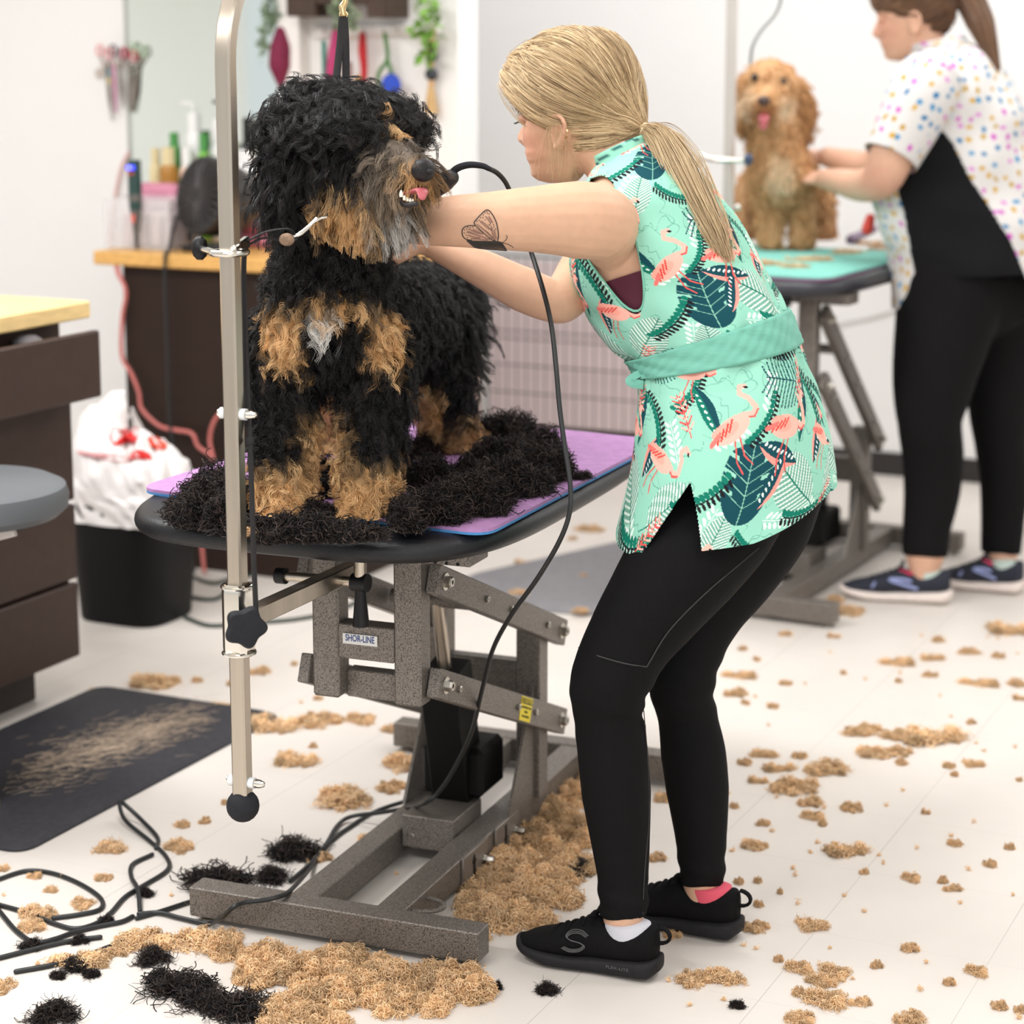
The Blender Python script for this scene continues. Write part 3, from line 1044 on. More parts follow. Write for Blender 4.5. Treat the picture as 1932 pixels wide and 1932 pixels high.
def dog_two():
    root = thing('dog', G(1485, 470, MATZ2), 'golden curly dog with tongue out standing on the teal mat', 'dog')
    b = MB()
    Zp = proj(G(1485, 472, MATZ2))[2]
    Z = Zp
    chain(b, [(1472, 330, Z + .02, 62), (1478, 335, Z + .22, 64), (1482, 340, Z + .42, 60)])
    chain(b, [(1472, 330, Z, 60), (1462, 260, Z - .03, 50), (1456, 205, Z - .05, 46)])
    chain(b, [(1450, 165, Z - .06, 54), (1452, 170, Z - .02, 56)])
    chain(b, [(1446, 182, Z - .10, 34), (1441, 196, Z - .17, 23)])
    chain(b, [(1445, 214, Z - .10, 22), (1441, 220, Z - .14, 14)])
    chain(b, [(1408, 160, Z - .04, 20), (1397, 205, Z - .05, 19), (1402, 238, Z - .05, 14)])
    chain(b, [(1504, 165, Z - .02, 20), (1516, 215, Z - .03, 21), (1512, 258, Z - .03, 15)])
    for x0, x1 in ((1447, 1453), (1508, 1514)):
        chain(b, [(x0, 350, Z + .02, 32), (x1, 420, Z + .01, 24), (x1, 462, Z, 22)])
    for x0, x1, xx in ((1420, 1408, 1408), (1540, 1556, 1556)):
        chain(b, [(x0, 355, Z + .36, 34), (x1, 415, Z + .34, 19), (xx, 448, Z + .33, 18)])
    v, f, tr = remesh(b, .012, 5)
    zf = MATZ2 + .002
    v[:, 2] = np.maximum(v[:, 2], zf)
    g = np.random.default_rng(8)
    s = 4000 / Z
    GOLD = lin((230, 188, 142)); DG = lin((200, 150, 100)); PALE = lin((248, 222, 188)); RED = lin((170, 106, 60))
    def colour(p, k):
        c = lambda a, b_, z, ra, rb, rz: soft(p, P(a, b_, z), np.array([ra / s, rz, rb / s]))[:, None]
        col = GOLD * (1 - k) + DG * k
        m = np.maximum(c(1400, 215, Z - .05, 26, 50, .08), c(1516, 225, Z - .03, 26, 55, .08)); col = col * (1 - m) + (DG * .85) * m
        m = np.maximum(np.maximum(c(1412, 195, Z - .1, 22, 26, .08), c(1478, 200, Z - .1, 26, 26, .08)), c(1472, 330, Z - .06, 26, 40, .08)) * .8; col = col * (1 - m) + PALE * m
        m = c(1441, 206, Z - .17, 22, 20, .06) * .7; col = col * (1 - m) + RED * m
        m = np.clip((P(1480, 455, Z)[2] - p[:, 2]) / .03, 0, 1)[:, None]; col = col * (1 - m) + RED * m
        return col
    mkobj('body', v, f, mat('dog_skin', (0, 0, 0)), root, attrs={'skin': colour(v, np.full((len(v), 1), .6)) * .75}, angle=None)
    N = 3600
    pts, nn = sample(v, tr, N, g, lambda c: np.where(c[:, 2] < zf + .004, .05, 1))
    keep = (pts[:, 2] > zf + .004) & (np.linalg.norm(pts - P(1441, 190, Z - .2), axis=1) > .026) & (np.linalg.norm(pts - P(1440, 220, Z - .18), axis=1) > .024)
    for a, b_ in ((1424, 147), (1476, 154)):
        keep &= np.linalg.norm((pts - P(a, b_, Z - .125)) * [1, .5, 1], axis=1) > .016
    pts, nn = pts[keep], nn[keep]
    ear = (np.linalg.norm((pts - P(1400, 205, Z - .05)) / [.03, .06, .08], axis=1) < 1) | (np.linalg.norm((pts - P(1515, 215, Z - .03)) / [.035, .06, .08], axis=1) < 1)
    L = np.where(ear, .03, .02)
    h = locks(pts, nn, nn * .5 + np.array([0, 0, -.8]), L, np.where(ear, .004, .003), 1.2, 8, .006, 7, wob=.3, seed=4)
    h[..., 2] = np.maximum(h[..., 2], zf)
    cc = np.repeat(colour(pts, g.random((len(pts), 1))), 8, 0) * g.uniform(.75, 1.2, (len(h), 1))
    hair('fur', h, .001, cc, furmat('dog_fur', .5, .22), root)
    MB().ball(P(1441, 190, Z - .215), (.019, .014, .015), 16).build('nose', mat('dog_nose_brown', (70, 50, 46), .4), root)
    for a, b_ in ((1424, 147), (1476, 154)):
        MB().ball(P(a, b_, Z - .128), .0125, 14).build('eye', mat('dog_eye', (0, 0, 0)), root)
    MB().tube([P(1441, 212, Z - .16), P(1441, 222, Z - .20), P(1440, 238, Z - .20)], [.012, .0155, .011], 14, smooth=4, b=[.004, .005, .003], dome=True).build('tongue', mat('dog_tongue', (0, 0, 0)), root)


dog_two()
# ================================================================== people: shared builders
def ringpts(c, X, Y, a, b, n, e=2.3, off=0., af=None):
    """superellipse ring; af: half length on the -X (front) side"""
    an = np.linspace(0, 2 * math.pi, n, endpoint=False)
    cs, sn = np.cos(an), np.sin(an)
    x = np.sign(cs) * np.abs(cs) ** (2 / e); y = np.sign(sn) * np.abs(sn) ** (2 / e)
    aa = np.where(cs < 0, af if af is not None else a, a)
    return np.asarray(c) + (x * (aa + off))[:, None] * X + (y * (b + off))[:, None] * Y


class Torso:
    """stack of rings from photograph silhouette pairs: (front px, back px, lateral half width)"""
    def __init__(s, F, Lv, Z0, rows, zfun):
        s.F, s.L = F, Lv
        cosy = abs(F[0]); siny = abs(Lv[0])
        s.rows = []
        for (fx, fy), (bx, by), b in rows:
            Z = zfun(((fx + bx) / 2, (fy + by) / 2))
            c = P((fx + bx) / 2, (fy + by) / 2, Z)
            E = math.hypot(bx - fx, by - fy) / 2 * Z / FPX
            a = math.sqrt(max(E * E - (b * siny) ** 2, .0004)) / cosy
            tau = math.atan2((fy - by), (bx - fx) / cosy)
            X = -F * math.cos(tau) + ZUP * math.sin(tau)
            s.rows.append((c, X, a, b))

    def dense(s, nv):
        C = cr([r[0] for r in s.rows], nv); X = nrm(cr([r[1] for r in s.rows], nv))
        ab = cr([[r[2], r[3], 0] for r in s.rows], nv)
        return C, X, ab[:, 0], ab[:, 1]

    def rings(s, nu, nv, off=0., e=2.3):
        C, X, A, B_ = s.dense(nv)
        return [ringpts(C[i], X[i], s.L, A[i], B_[i], nu, e, off) for i in range(len(C))]


def headmesh(mb, c, F, U_, sc, nu=72, nv=80, nose=1.):
    F = nrm(F); U_ = nrm(U_ - F * (U_ @ F)); Lf = np.cross(U_, F)
    zz = [-.124, -.118, -.108, -.095, -.083, -.077, -.071, -.064, -.056, -.045, -.03, -.012, .004, .02, .05, .085, .108, .119, .122]
    xf = [.045, .066, .080, .079, .080, .086, .083, .088, .083, .084, .085, .082, .080, .088, .089, .068, .035, .01, .001]
    xb = [-.0, -.01, -.02, -.035, -.045, -.05, -.055, -.062, -.07, -.078, -.086, -.094, -.099, -.102, -.103, -.085, -.052, -.02, -.002]
    wd = [.012, .026, .036, .045, .051, .054, .057, .059, .0615, .065, .069, .072, .0735, .0745, .074, .060, .038, .016, .001]
    z = np.linspace(zz[0], zz[-1], nv)
    f_, b_, w_ = (np.interp(z, zz, q_) for q_ in (xf, xb, wd))
    an = np.linspace(0, 2 * math.pi, nu, endpoint=False)
    # denser in front
    an = an - .45 * np.sin(an)
    rings = []
    for i in range(nv):
        xm = -.012
        cs, sn = np.cos(an), np.sin(an)
        x = np.where(cs >= 0, xm + (f_[i] - xm) * np.abs(cs) ** .85, xm - (xm - b_[i]) * np.abs(cs) ** .9)
        y = w_[i] * np.sign(sn) * np.abs(sn) ** .92
        fr = cs > 0
        nb = np.interp(z[i], [-.058, -.052, -.042, -.034, -.02, .0, .012], [0, .010, .022, .024, .016, .005, 0]) * nose
        x = x + fr * nb * np.exp(-(y / (.009 + .006 * (z[i] < -.035))) ** 2)
        x = x - fr * .010 * np.exp(-((np.abs(y) - .031) / .014) ** 2 - ((z[i] - .002) / .012) ** 2)
        x = x + fr * .0035 * np.exp(-((np.abs(y) - .030) / .010) ** 2 - ((z[i] - .000) / .007) ** 2)
        x = x + fr * .004 * np.exp(-((np.abs(y) - .04) / .018) ** 2 - ((z[i] + .03) / .02) ** 2)
        q_ = np.stack([x, y, np.full(nu, z[i])], 1) * sc
        rings.append(c + q_[:, :1] * F + q_[:, 1:2] * Lf + q_[:, 2:] * U_)
    mb.loft(rings)
    # ears
    for sg in (-1, 1):
        T = lambda x, y, z_: c + (F * x + Lf * sg * y + U_ * z_) * sc
        mb.ball(T(-.016, .073, -.03), np.array([.007, .018, .030]) * sc, 14, axes(Lf, F, U_))
        rim = [T(-.002, .076, -.018), T(-.006, .081, -.002), T(-.020, .085, .004), T(-.034, .086, -.008), T(-.034, .084, -.028), T(-.024, .08, -.046), T(-.012, .077, -.056)]
        mb.tube(rim, np.array([.0045, .0048, .005, .005, .0048, .005, .0065]) * sc, 8, smooth=4, dome=True)
    return lambda x, y, z_: c + (F * x + Lf * y + U_ * z_) * sc


def hand(mb, wrist, d, n, side, curl=.6, size=1., spread=.12):
    """palm and five fingers; d pointing to the fingertips, n out of the back of the hand, side +1/-1 thumb side"""
    d = nrm(d); n = nrm(n - d * (n @ d)); s_ = np.cross(d, n) * side
    w0 = np.asarray(wrist)
    mb.tube([w0, w0 + d * .045 * size, w0 + d * .085 * size], np.array([.027, .038, .040]) * size, 14, smooth=4, up=n, b=np.array([.019, .015, .013]) * size, dome=True)
    mb.tube([w0 + d * .03 * size + s_ * .01, w0 + d * .085 * size + s_ * .0], np.array([.03, .036]) * size, 12, up=n, b=np.array([.016, .013]) * size, dome=True)
    for k, (o, l) in enumerate(((.029, .072), (.010, .08), (-.010, .074), (-.028, .058))):
        p = [w0 + d * .07 * size + s_ * o * size]
        dd = nrm(d + s_ * (1.5 - k) * spread * .6)
        a = 0
        for j, seg in enumerate((.025, .42, .32, .26)):
            if j: a += curl * (.75 if j == 1 else 1.)
            dv = dd * math.cos(a) - n * math.sin(a)
            p.append(p[-1] + dv * (l * seg if j else .03) * size)
        mb.tube(p, np.array([.0088, .0088, .0082, .0075, .0068]) * size, 10, smooth=4, dome=True)
    p = [w0 + d * .018 * size + s_ * .022 * size]
    for j, (fd, fs, fn, l) in enumerate(((.62, .75, -.25, .035), (.8, .45, -.5, .032), (.85, .1, -.55, .026))):
        p.append(p[-1] + nrm(d * fd + s_ * fs + n * fn) * l * size)
    mb.tube(p, np.array([.013, .0108, .0092, .0078]) * size, 10, smooth=4, dome=True)


def shoe(root, heel, toe, col, sole, w=.98, laces=None, sock=None, ankle=None, logo=None, stripe=None, looptab=True, hh=1.):
    heel = np.asarray(heel) * [1, 1, 0]; toe = np.asarray(toe) * [1, 1, 0]
    Ld = np.linalg.norm(toe - heel); d = (toe - heel) / Ld
    s_ = np.cross(ZUP, d)
    st = np.array([0, .03, .1, .25, .4, .55, .7, .82, .92, .975, 1.])
    hw = np.array([.012, .027, .034, .034, .034, .039, .044, .043, .035, .02, .006]) * w
    # sole
    n = 28
    an = np.linspace(0, 2 * math.pi, n, endpoint=False)
    def sec(s, hw_, zb, zt, e=3.2, o=0.):
        cs, sn = np.cos(an), np.sin(an)
        y = np.sign(cs) * np.abs(cs) ** (2 / e) * hw_; z = (zb + zt) / 2 + np.sign(sn) * np.abs(sn) ** (2 / e) * (zt - zb) / 2
        return heel + d * (s * Ld) + y[:, None] * s_ + z[:, None] * ZUP
    S = np.linspace(0, 1, 72)
    hk = cr(np.stack([st, hw], 1), 10)
    H = np.interp(S, hk[:, 0], hk[:, 1])
    zb = np.interp(S, [0, .06, .3, .75, 1], [.016, .003, .001, .001, .018])
    zt = np.interp(S, [0, .1, .35, .6, 1], [.040, .036, .030, .026, .034]) * hh
    sm = MB().loft([sec(S[i] * 1.03 - .015, H[i] + .004, zb[i], zt[i]) for i in range(72)])
    # upper
    tk = cr(np.array([[0, .086], [.05, .091], [.14, .083], [.26, .075], [.38, .083], [.46, .090], [.6, .074], [.75, .058], [.9, .046], [1., .034]]), 10)
    top = np.interp(S, tk[:, 0], tk[:, 1]) * hh
    up = MB().loft([sec(S[i] * .985 + .008, H[i] - np.interp(S[i], [0, 1], [.001, .001]), zt[i] - .012, max(top[i], zt[i] + .004), 2.15) for i in range(72)])
    u = up.build('shoe', col, root, angle=60)
    so = sm.build('sole', sole, u, angle=60)
    Q = lambda a, y, z: heel + d * (a * Ld) + s_ * y + ZUP * z
    if looptab:
        t_ = np.linspace(0, math.pi, 9)
        MB().tube([Q(.0 - .075 * math.sin(q_), 0, .058 + .028 * (1 + math.cos(q_)) / 2 + .004) for q_ in t_], .003, 8, b=.006, up=s_).build('heel_loop', col, u)
    lb = laces or col
    for k in range(5):
        a = .50 + k * .055
        zt_ = np.interp(a, S, top)
        t_ = np.linspace(-1, 1, 7)
        h_ = np.interp(a, S, H)
        MB().tube([Q(a + .012 * q_ * (-1) ** k, q_ * h_ * .55, zt_ - .004 * abs(q_) ** 2 * 2 + .001) for q_ in t_], .0032, 8, dome=True).build('lace', lb, u)
    bow = MB()
    for sg in (-1, 1):
        t_ = np.linspace(0, 1, 8)
        bow.tube([Q(.46 - .02 * q_, sg * (.004 + .034 * math.sin(q_ * 2.6)), np.interp(.46, S, top) + .012 * math.sin(q_ * 3)) for q_ in t_], .003, 8, dome=True)
    bow.tube([Q(.46, -.006, np.interp(.46, S, top) + .003), Q(.46, .006, np.interp(.46, S, top) + .003)], .006, 8, dome=True)
    bow.build('lace_bow', lb, u)
    if sock is not None:
        MB().tube([Q(.20, 0, .052), Q(.215, 0, .070), Q(.222, 0, .088)], [.026, .0275, .0285], 28, b=[.043, .042, .040], up=d).build('sock', sock, root)
    return u, Q, S, top, H


def lathe_limb(mb, pts, n=20, sub=8, dome=True):
    q_ = np.array([np.r_[P(a, b, z), r * z / FPX] for a, b, z, r in pts])
    mb.tube(q_[:, :3], q_[:, 3], n, smooth=sub, dome=dome)


def legstack(mb, pts, n=24, sub=8, grow=0., ratio=1.):
    """horizontal-ish rings for a leg: (px,py,Z,r_px)"""
    q_ = np.array([np.r_[P(a, b, z), r * z / FPX + grow] for a, b, z, r in pts])
    mb.tube(q_[:, :3], q_[:, 3], n, smooth=sub, dome=True)


SKIN = mat('skin', (222, 176, 148), .55, attr='skintone', var=.05, scale=60, sss=.12, spec=.35, bump=.04, bscale=900)
BLKCLOTH = mat('black_leggings', (19, 18, 19), .8, var=.15, scale=200, bump=.12, bscale=1200, spec=.12)


def hairline_strands(cap_v, cap_f, starts, tie, child, off, S=16, seed=1, spread=.0025, pinch=.35):
    bvh = BVHTree.FromPolygons([tuple(q_) for q_ in cap_v], cap_f)
    g = np.random.default_rng(seed)
    out = []
    t = np.linspace(0, 1, S)
    for s0 in starts:
        lift = g.uniform(.0, off)
        path = []
        e = tie + g.normal(0, .004, 3)
        for u in t:
            q_ = s0 * (1 - u) + e * u
            loc, nr, _, _ = bvh.find_nearest(Vector(q_))
            path.append(np.array(loc) + np.array(nr) * (lift + .001) if u < .97 else e)
        path = np.array(path)
        for _ in range(2): path[1:-1] = (path[:-2] + path[1:-1] * 2 + path[2:]) / 4
        o = g.normal(0, spread, (child, 3))
        out.append(path[None] + o[:, None] * (1 - (1 - pinch) * t)[None, :, None])
    return np.concatenate(out)
# ================================================================== the groomer in the mint tunic
def groomer():
    al = R(19)
    F = np.array([-math.cos(al), math.sin(al), 0]); Lv = np.cross(ZUP, F)
    root = thing('person', G(1230, 1800), 'person bending to the black dog in a mint flamingo print tunic and black leggings', 'person')
    zf = lambda c: 3.665 + (1380 - c[0]) / 4000 * 3.66 * math.tan(al) * .8
    T = Torso(F, Lv, 3.66, [
        ((1187, 975), (1566, 912), .196), ((1203, 900), (1565, 880), .196), ((1212, 835), (1556, 820), .192), ((1215, 775), (1536, 745), .178),
        ((1212, 722), (1508, 668), .158), ((1200, 690), (1482, 596), .147), ((1160, 655), (1448, 535), .145), ((1120, 600), (1420, 480), .150),
        ((1093, 535), (1392, 428), .160), ((1088, 470), (1362, 380), .168), ((1098, 405), (1326, 335), .170), ((1112, 352), (1280, 296), .130), ((1128, 318), (1226, 268), .066), ((1130, 300), (1212, 250), .060)], zf)
    # ---------------------------------------------------------------- body
    b = MB()
    b.loft(T.rings(40, 6, -.007)[26:])
    hc = P(1070, 219, 3.735)
    be = R(27)
    HF = np.array([-math.cos(be), math.sin(be), -.06]); HU = nrm(ZUP + F * .05)
    H = headmesh(b, hc, HF, HU, .94)
    lathe_limb(b, [(1175, 335, 3.71, 62), (1150, 295, 3.715, 56), (1115, 262, 3.725, 60), (1085, 225, 3.73, 62)])
    # near arm
    lathe_limb(b, [(1158, 478, 3.60, 42), (1136, 426, 3.535, 72), (1090, 415, 3.495, 74), (1010, 414, 3.465, 63), (930, 416, 3.44, 55), (870, 417, 3.435, 50), (810, 420, 3.49, 44), (765, 426, 3.545, 33), (738, 428, 3.585, 27)])
    hand(b, P(738, 428, 3.585), nrm(P(690, 424, 3.65) - P(738, 428, 3.585)), nrm(np.array([-.3, -.6, .75])), 1, .75, .95)
    # far arm
    lathe_limb(b, [(1150, 440, 3.86, 60), (1105, 500, 3.80, 46), (1068, 560, 3.70, 44), (1040, 566, 3.685, 42), (985, 545, 3.69, 43), (920, 512, 3.70, 37), (850, 478, 3.715, 29), (812, 460, 3.72, 25)])
    hand(b, P(806, 457, 3.72), nrm(P(730, 430, 3.73) - P(806, 457, 3.72)), nrm(np.array([-.2, -.75, .6])), -1, .3, .95)
    NL = [(1392, 905, 3.612, 116), (1348, 985, 3.60, 117), (1290, 1062, 3.56, 111), (1237, 1135, 3.535, 97), (1186, 1210, 3.53, 83), (1150, 1290, 3.525, 76), (1148, 1345, 3.54, 66), (1156, 1420, 3.55, 67), (1163, 1500, 3.56, 66), (1170, 1580, 3.565, 57), (1175, 1650, 3.57, 49), (1176, 1728, 3.572, 46)]
    FL = [(1440, 905, 3.745, 118), (1418, 985, 3.73, 112), (1375, 1065, 3.72, 98), (1328, 1140, 3.71, 84), (1300, 1210, 3.705, 72), (1286, 1290, 3.70, 62), (1297, 1350, 3.715, 56), (1308, 1420, 3.72, 62), (1316, 1490, 3.725, 60), (1322, 1570, 3.725, 50), (1324, 1630, 3.725, 44), (1324, 1668, 3.725, 43)]
    sh = lambda l, k: [(x, y, z, r - k) for x, y, z, r in l]
    lathe_limb(b, sh(NL, 7) + [(1178, 1785, 3.572, 30), (1172, 1808, 3.572, 22)])
    lathe_limb(b, sh(FL, 7) + [(1324, 1715, 3.725, 31), (1318, 1735, 3.725, 22)])
    v, f, tr = remesh(b, .0036, 3, .4)
    base = lin((216, 172, 143)); red = lin((206, 140, 118)); lip = lin((190, 112, 104))
    tone = np.tile(base, (len(v), 1))
    def mix(c, r, col, k):
        d = np.linalg.norm((v - c) / r, axis=1)
        m = (np.clip(1.4 - d, 0, 1) * k)[:, None]
        tone[:] = tone * (1 - m) + col * m
    mix(H(.06, .04, -.045), .04, red, .55); mix(H(.1, 0, -.036), .02, red, .4); mix(H(-.02, .08, -.03), .03, red, .35)
    mix(H(.088, .006, -.071), np.array([.014, .022, .009]), lip, .9)
    mkobj('body', v, f, SKIN, root, angle=None, attrs={'skintone': tone})
    bv = BVHTree.FromPolygons([tuple(q_) for q_ in v], f)
    # face details
    bm = mat('brow_hair', (66, 48, 38), .7)
    for sg in (1, -1):
        MB().tube([H(.083, sg * .014, .019), H(.084, sg * .030, .025), H(.072, sg * .046, .020)], [.0022, .003, .0012], 8, smooth=5, dome=True).build('eyebrow', bm, root)
        MB().ball(H(.0715, sg * .031, -.001), .0098, 16).build('eye', mat('eye_white', (226, 220, 214), .15), root)
        MB().ball(H(.0722, sg * .031, .000), .0123, 20).build('eyelid', mat('eyelid_skin', (212, 160, 134), .5), root)
        ey = MB()
        for k in range(11):
            a = -.018 + .036 * k / 10
            p0 = H(.083 - 12 * a * a, sg * (.031 + a * .6), -.003 - 8 * a * a)
            ey.tube([p0, p0 + (HF * .006 - ZUP * .003 + Lv * sg * a * .12), p0 + HF * .010 - ZUP * .0035 + Lv * sg * a * .25], [.0007, .0006, .0003], 5)
        ey.tube([H(.083 - 12 * a * a, sg * (.031 + a * .6), -.003 - 8 * a * a) for a in np.linspace(-.018, .018, 9)], .0011, 6, dome=True)
        ey.build('eyelashes', mat('lash_black', (30, 24, 22), .6), root)
    MB().ball(H(.093, .0135, -.040), .0017, 10).build('nose_stud', ZINC, root)
    t_ = np.linspace(.3, 5.9, 22)
    MB().tube([H(-.036, .086, -.030) + (Lv * .007 * math.cos(q_) + ZUP * .0085 * math.sin(q_) - HF * .006 * math.cos(q_)) for q_ in t_], .0011, 8, dome=True).build('hoop_earring', mat('gold_ring', (214, 186, 130), .25, metal=1.), root)
    # ---------------------------------------------------------------- leggings
    b = MB()
    lathe_limb(b, NL, 28, dome=False); lathe_limb(b, FL, 28, dome=False)
    lathe_limb(b, [(1385, 905, 3.66, 130), (1370, 860, 3.66, 125), (1352, 760, 3.66, 110)])
    lathe_limb(b, [(1455, 905, 3.63, 88), (1470, 880, 3.68, 92), (1468, 900, 3.74, 84)])
    lv, lf, lt = remesh(b, .006, 4)
    # knee and ankle creases
    vn = smooth_normals(lv, lt)
    dz = np.zeros(len(lv))
    for (a, b_, z, hgt, n_) in ((1190, 1330, 3.55, .055, 4), (1320, 1290, 3.72, .05, 3), (1176, 1700, 3.572, .03, 2), (1324, 1640, 3.725, .03, 2)):
        c = P(a, b_, z)
        q_ = (lv - c)
        m = np.exp(-(q_[:, 2] / hgt) ** 2 - (q_[:, 0] ** 2 + q_[:, 1] ** 2) / .09 ** 2)
        dz += m * .0028 * np.sin(q_[:, 2] / hgt * n_ * 2.2 + q_[:, 0] * 30)
    lv = lv + vn * dz[:, None]
    leg = mkobj('leggings', lv, lf, BLKCLOTH, root, angle=None)
    lb = BVHTree.FromPolygons([tuple(q_) for q_ in lv], lf)
    def seam(pp, r=.0011, name='seam', m=BLKCLOTH, par=leg):
        out = []
        for a, b_ in pp:
            d = Vector(nrm(ray(a, b_)))
            h = lb.ray_cast(Vector(CAM), d)
            if h[0] is not None: out.append(np.array(h[0]) + np.array(h[1]) * .0006)
        if len(out) > 2: MB().tube(cr(out, 4), r, 6).build(name, m, par)
    sm = mat('legging_seam', (58, 56, 56), .8)
    seam([(1173, 1000), (1150, 1060), (1130, 1120), (1108, 1170), (1092, 1218)], m=sm)
    seam([(1092, 1222), (1130, 1238), (1180, 1252), (1220, 1258)], m=sm)
    seam([(1220, 1258), (1262, 1190), (1330, 1120), (1400, 1060), (1470, 1000)], m=sm)
    seam([(1214, 1340), (1222, 1440), (1224, 1540), (1216, 1640), (1212, 1725)], .0008, m=sm)
    seam([(1132, 1722), (1170, 1731), (1216, 1728)], .0016, 'ankle_hem')
    seam([(1282, 1655), (1320, 1664), (1362, 1658)], .0016, 'ankle_hem')
    # ---------------------------------------------------------------- shoes
    blk = mat('shoe_mesh', (17, 16, 17), .85, spec=.15, var=.3, scale=500, bump=.3, bscale=700)
    sol = mat('shoe_sole', (36, 35, 37), .65, spec=.2, var=.15, scale=90)
    u, Q, S, top, HW = shoe(root, G(1243, 1845), G(982, 1797), blk, sol, sock=mat('sock_white', (206, 206, 214), .85))
    lg = mat('shoe_emblem', (78, 77, 78), .5)
    sm_ = MB()
    yy = lambda a: np.interp(a, S, HW)
    def side(a, z, o=.0015):   # point on the camera facing flank
        hw = yy(a); zt = np.interp(a, S, top)
        k = np.clip((z - .045) / (zt - .045 + 1e-6), -1, 1)
        return Q(a, hw * (1 - max(k, 0) ** 2.2) ** .45 * 1.0 + o, z)
    SP = cr(np.array([(.98, .80), (.70, .98), (.30, .95), (.10, .76), (.30, .58), (.68, .46), (.88, .28), (.66, .06), (.28, .04), (.0, .20)]), 6)
    for o in (-.10, .0, .10):
        cen_ = np.array([.49, .5])
        q2 = cen_ + (SP - cen_) * [1 + o, 1 + o * 1.5]
        MB().tube([side(.62 - .16 * u_, .037 + .032 * v_ + .004 * u_) for u_, v_ in q2], .0009, 6, dome=True).build('emblem', lg, u)
    p = Q(.22, HW.max() * .9, .026)
    dirx = nrm(Q(1, 0, 0) - Q(0, 0, 0))
    text('sole_word', 'FLEX-LITE', .0072, Q(.24, np.interp(.24, S, HW) + .0046, .021), -dirx, ZUP, mat('sole_word_grey', (92, 91, 92), .5), u, sx=1.3)
    shoe(root, G(1395, 1772), G(1142, 1722), blk, sol, sock=mat('sock_pink', (232, 92, 112), .85))
    # ---------------------------------------------------------------- tunic
    nu, per = 760, 52
    rings = T.rings(nu, per, .004)[:12 * per + 1]
    V_ = np.array(rings)                                       # (nv, nu, 3)
    nv = len(V_)
    # lengths along the cloth give pattern coordinates in metres
    dv = np.r_[0, np.cumsum(np.linalg.norm(np.diff(V_[:, nu // 4], axis=0), axis=1))]
    per_u = np.linalg.norm(np.diff(np.concatenate([V_, V_[:, :1]], 1), axis=1), axis=2)
    arc = np.concatenate([np.zeros((nv, 1)), np.cumsum(per_u, 1)[:, :-1]], 1)
    arc = arc - arc[:, nu // 4][:, None]                       # 0 at the near side seam
    UV = np.stack([arc, np.broadcast_to(dv[:, None], arc.shape)], -1).reshape(-1, 2)
    pv = V_.reshape(-1, 3)
    # folds
    g = np.random.default_rng(2)
    cen = V_.mean(1, keepdims=True)
    n_out = nrm((V_ - cen)).reshape(-1, 3)
    bl = T.rows[5][0]
    beltv = dv[5 * per]
    d1 = UV[:, 1] - beltv
    fold = .0035 * np.exp(-(d1 / .12) ** 2) * np.sin(UV[:, 0] * 75 + 3 * np.sin(UV[:, 1] * 22)) + .003 * np.sin(UV[:, 0] * 24 + UV[:, 1] * 18) * np.clip(-d1 / .2, 0, 1) + .0022 * np.sin(UV[:, 0] * 34 - UV[:, 1] * 46) * np.clip(d1 / .15, 0, 1)
    pv = pv + n_out * (fold - .004 * np.exp(-(d1 / .03) ** 2))[:, None]
    latn = (pv - T.rows[0][0]) @ Lv
    pv[:, 2] -= .040 * np.clip(latn / .17, 0, 1) ** 1.5 * np.clip(1 - UV[:, 1] / .2, 0, 1)
    fac_ = np.clip(latn / .15, 0, 1) * np.clip(1 - UV[:, 1] / .22, 0, 1)
    pv = pv + fac_[:, None] * (Lv * .040 + F * .014)
    # armhole and slit
    lat = (pv - T.rows[9][0]) @ Lv
    p0 = P(1150, 440, 3.53)
    px_ = np.array([onplane(a, b_, p0, Lv) for a, b_ in [(1080, 345), (1112, 338), (1140, 352), (1168, 388), (1190, 440), (1203, 500), (1209, 555), (1203, 588), (1186, 594), (1158, 572), (1120, 522), (1084, 486), (1070, 430)]])
    e1 = -F; e2 = ZUP
    A2 = np.stack([(px_ - p0) @ e1, (px_ - p0) @ e2], 1)
    A2 = np.concatenate([cr(np.vstack([A2, A2[:1]]), 5)])
    c2 = np.stack([(pv - p0) @ e1, (pv - p0) @ e2], 1)
    hole = inpoly(c2, A2) & ((lat > .03) | (lat < -.03))
    vs = UV[:, 1]
    apex = dv[int(per * 1.75)]
    kk_ = np.clip((apex - vs) / apex, 0, 1)
    hole |= (UV[:, 0] < .066 * kk_ + .012) & (UV[:, 0] > -.036 * kk_ + .012) & (vs < apex)
    half = arc[:, -1].reshape(-1, 1) / 1.0
    hole = hole.reshape(nv, nu)
    ii, jj = np.meshgrid(np.arange(nv - 1), np.arange(nu), indexing='ij')
    j2 = (jj + 1) % nu
    bad = hole[ii, jj] | hole[ii + 1, jj] | hole[ii, j2] | hole[ii + 1, j2]
    fs = np.stack([ii * nu + jj, ii * nu + j2, (ii + 1) * nu + j2, (ii + 1) * nu + jj], -1)[~bad]
    used = np.zeros(len(pv), bool); used[fs.ravel()] = True
    idx = np.cumsum(used) - 1
    # flare the flaps beside the slit
    colr = print_pattern(UV, pv, T, Lv)
    tm = mat('flamingo_print', (150, 214, 190), .8, attr='print', bump=.05, bscale=1500, spec=.15)
    tun = mkobj('tunic', pv[used], idx[fs].tolist(), tm, root, angle=None, attrs={'print': colr[used]})
    so = tun.modifiers.new('thickness', 'SOLIDIFY'); so.thickness = .0022; so.offset = -1
    # piping of the armhole and collar
    mint = mat('mint_binding', (126, 196, 172), .75)
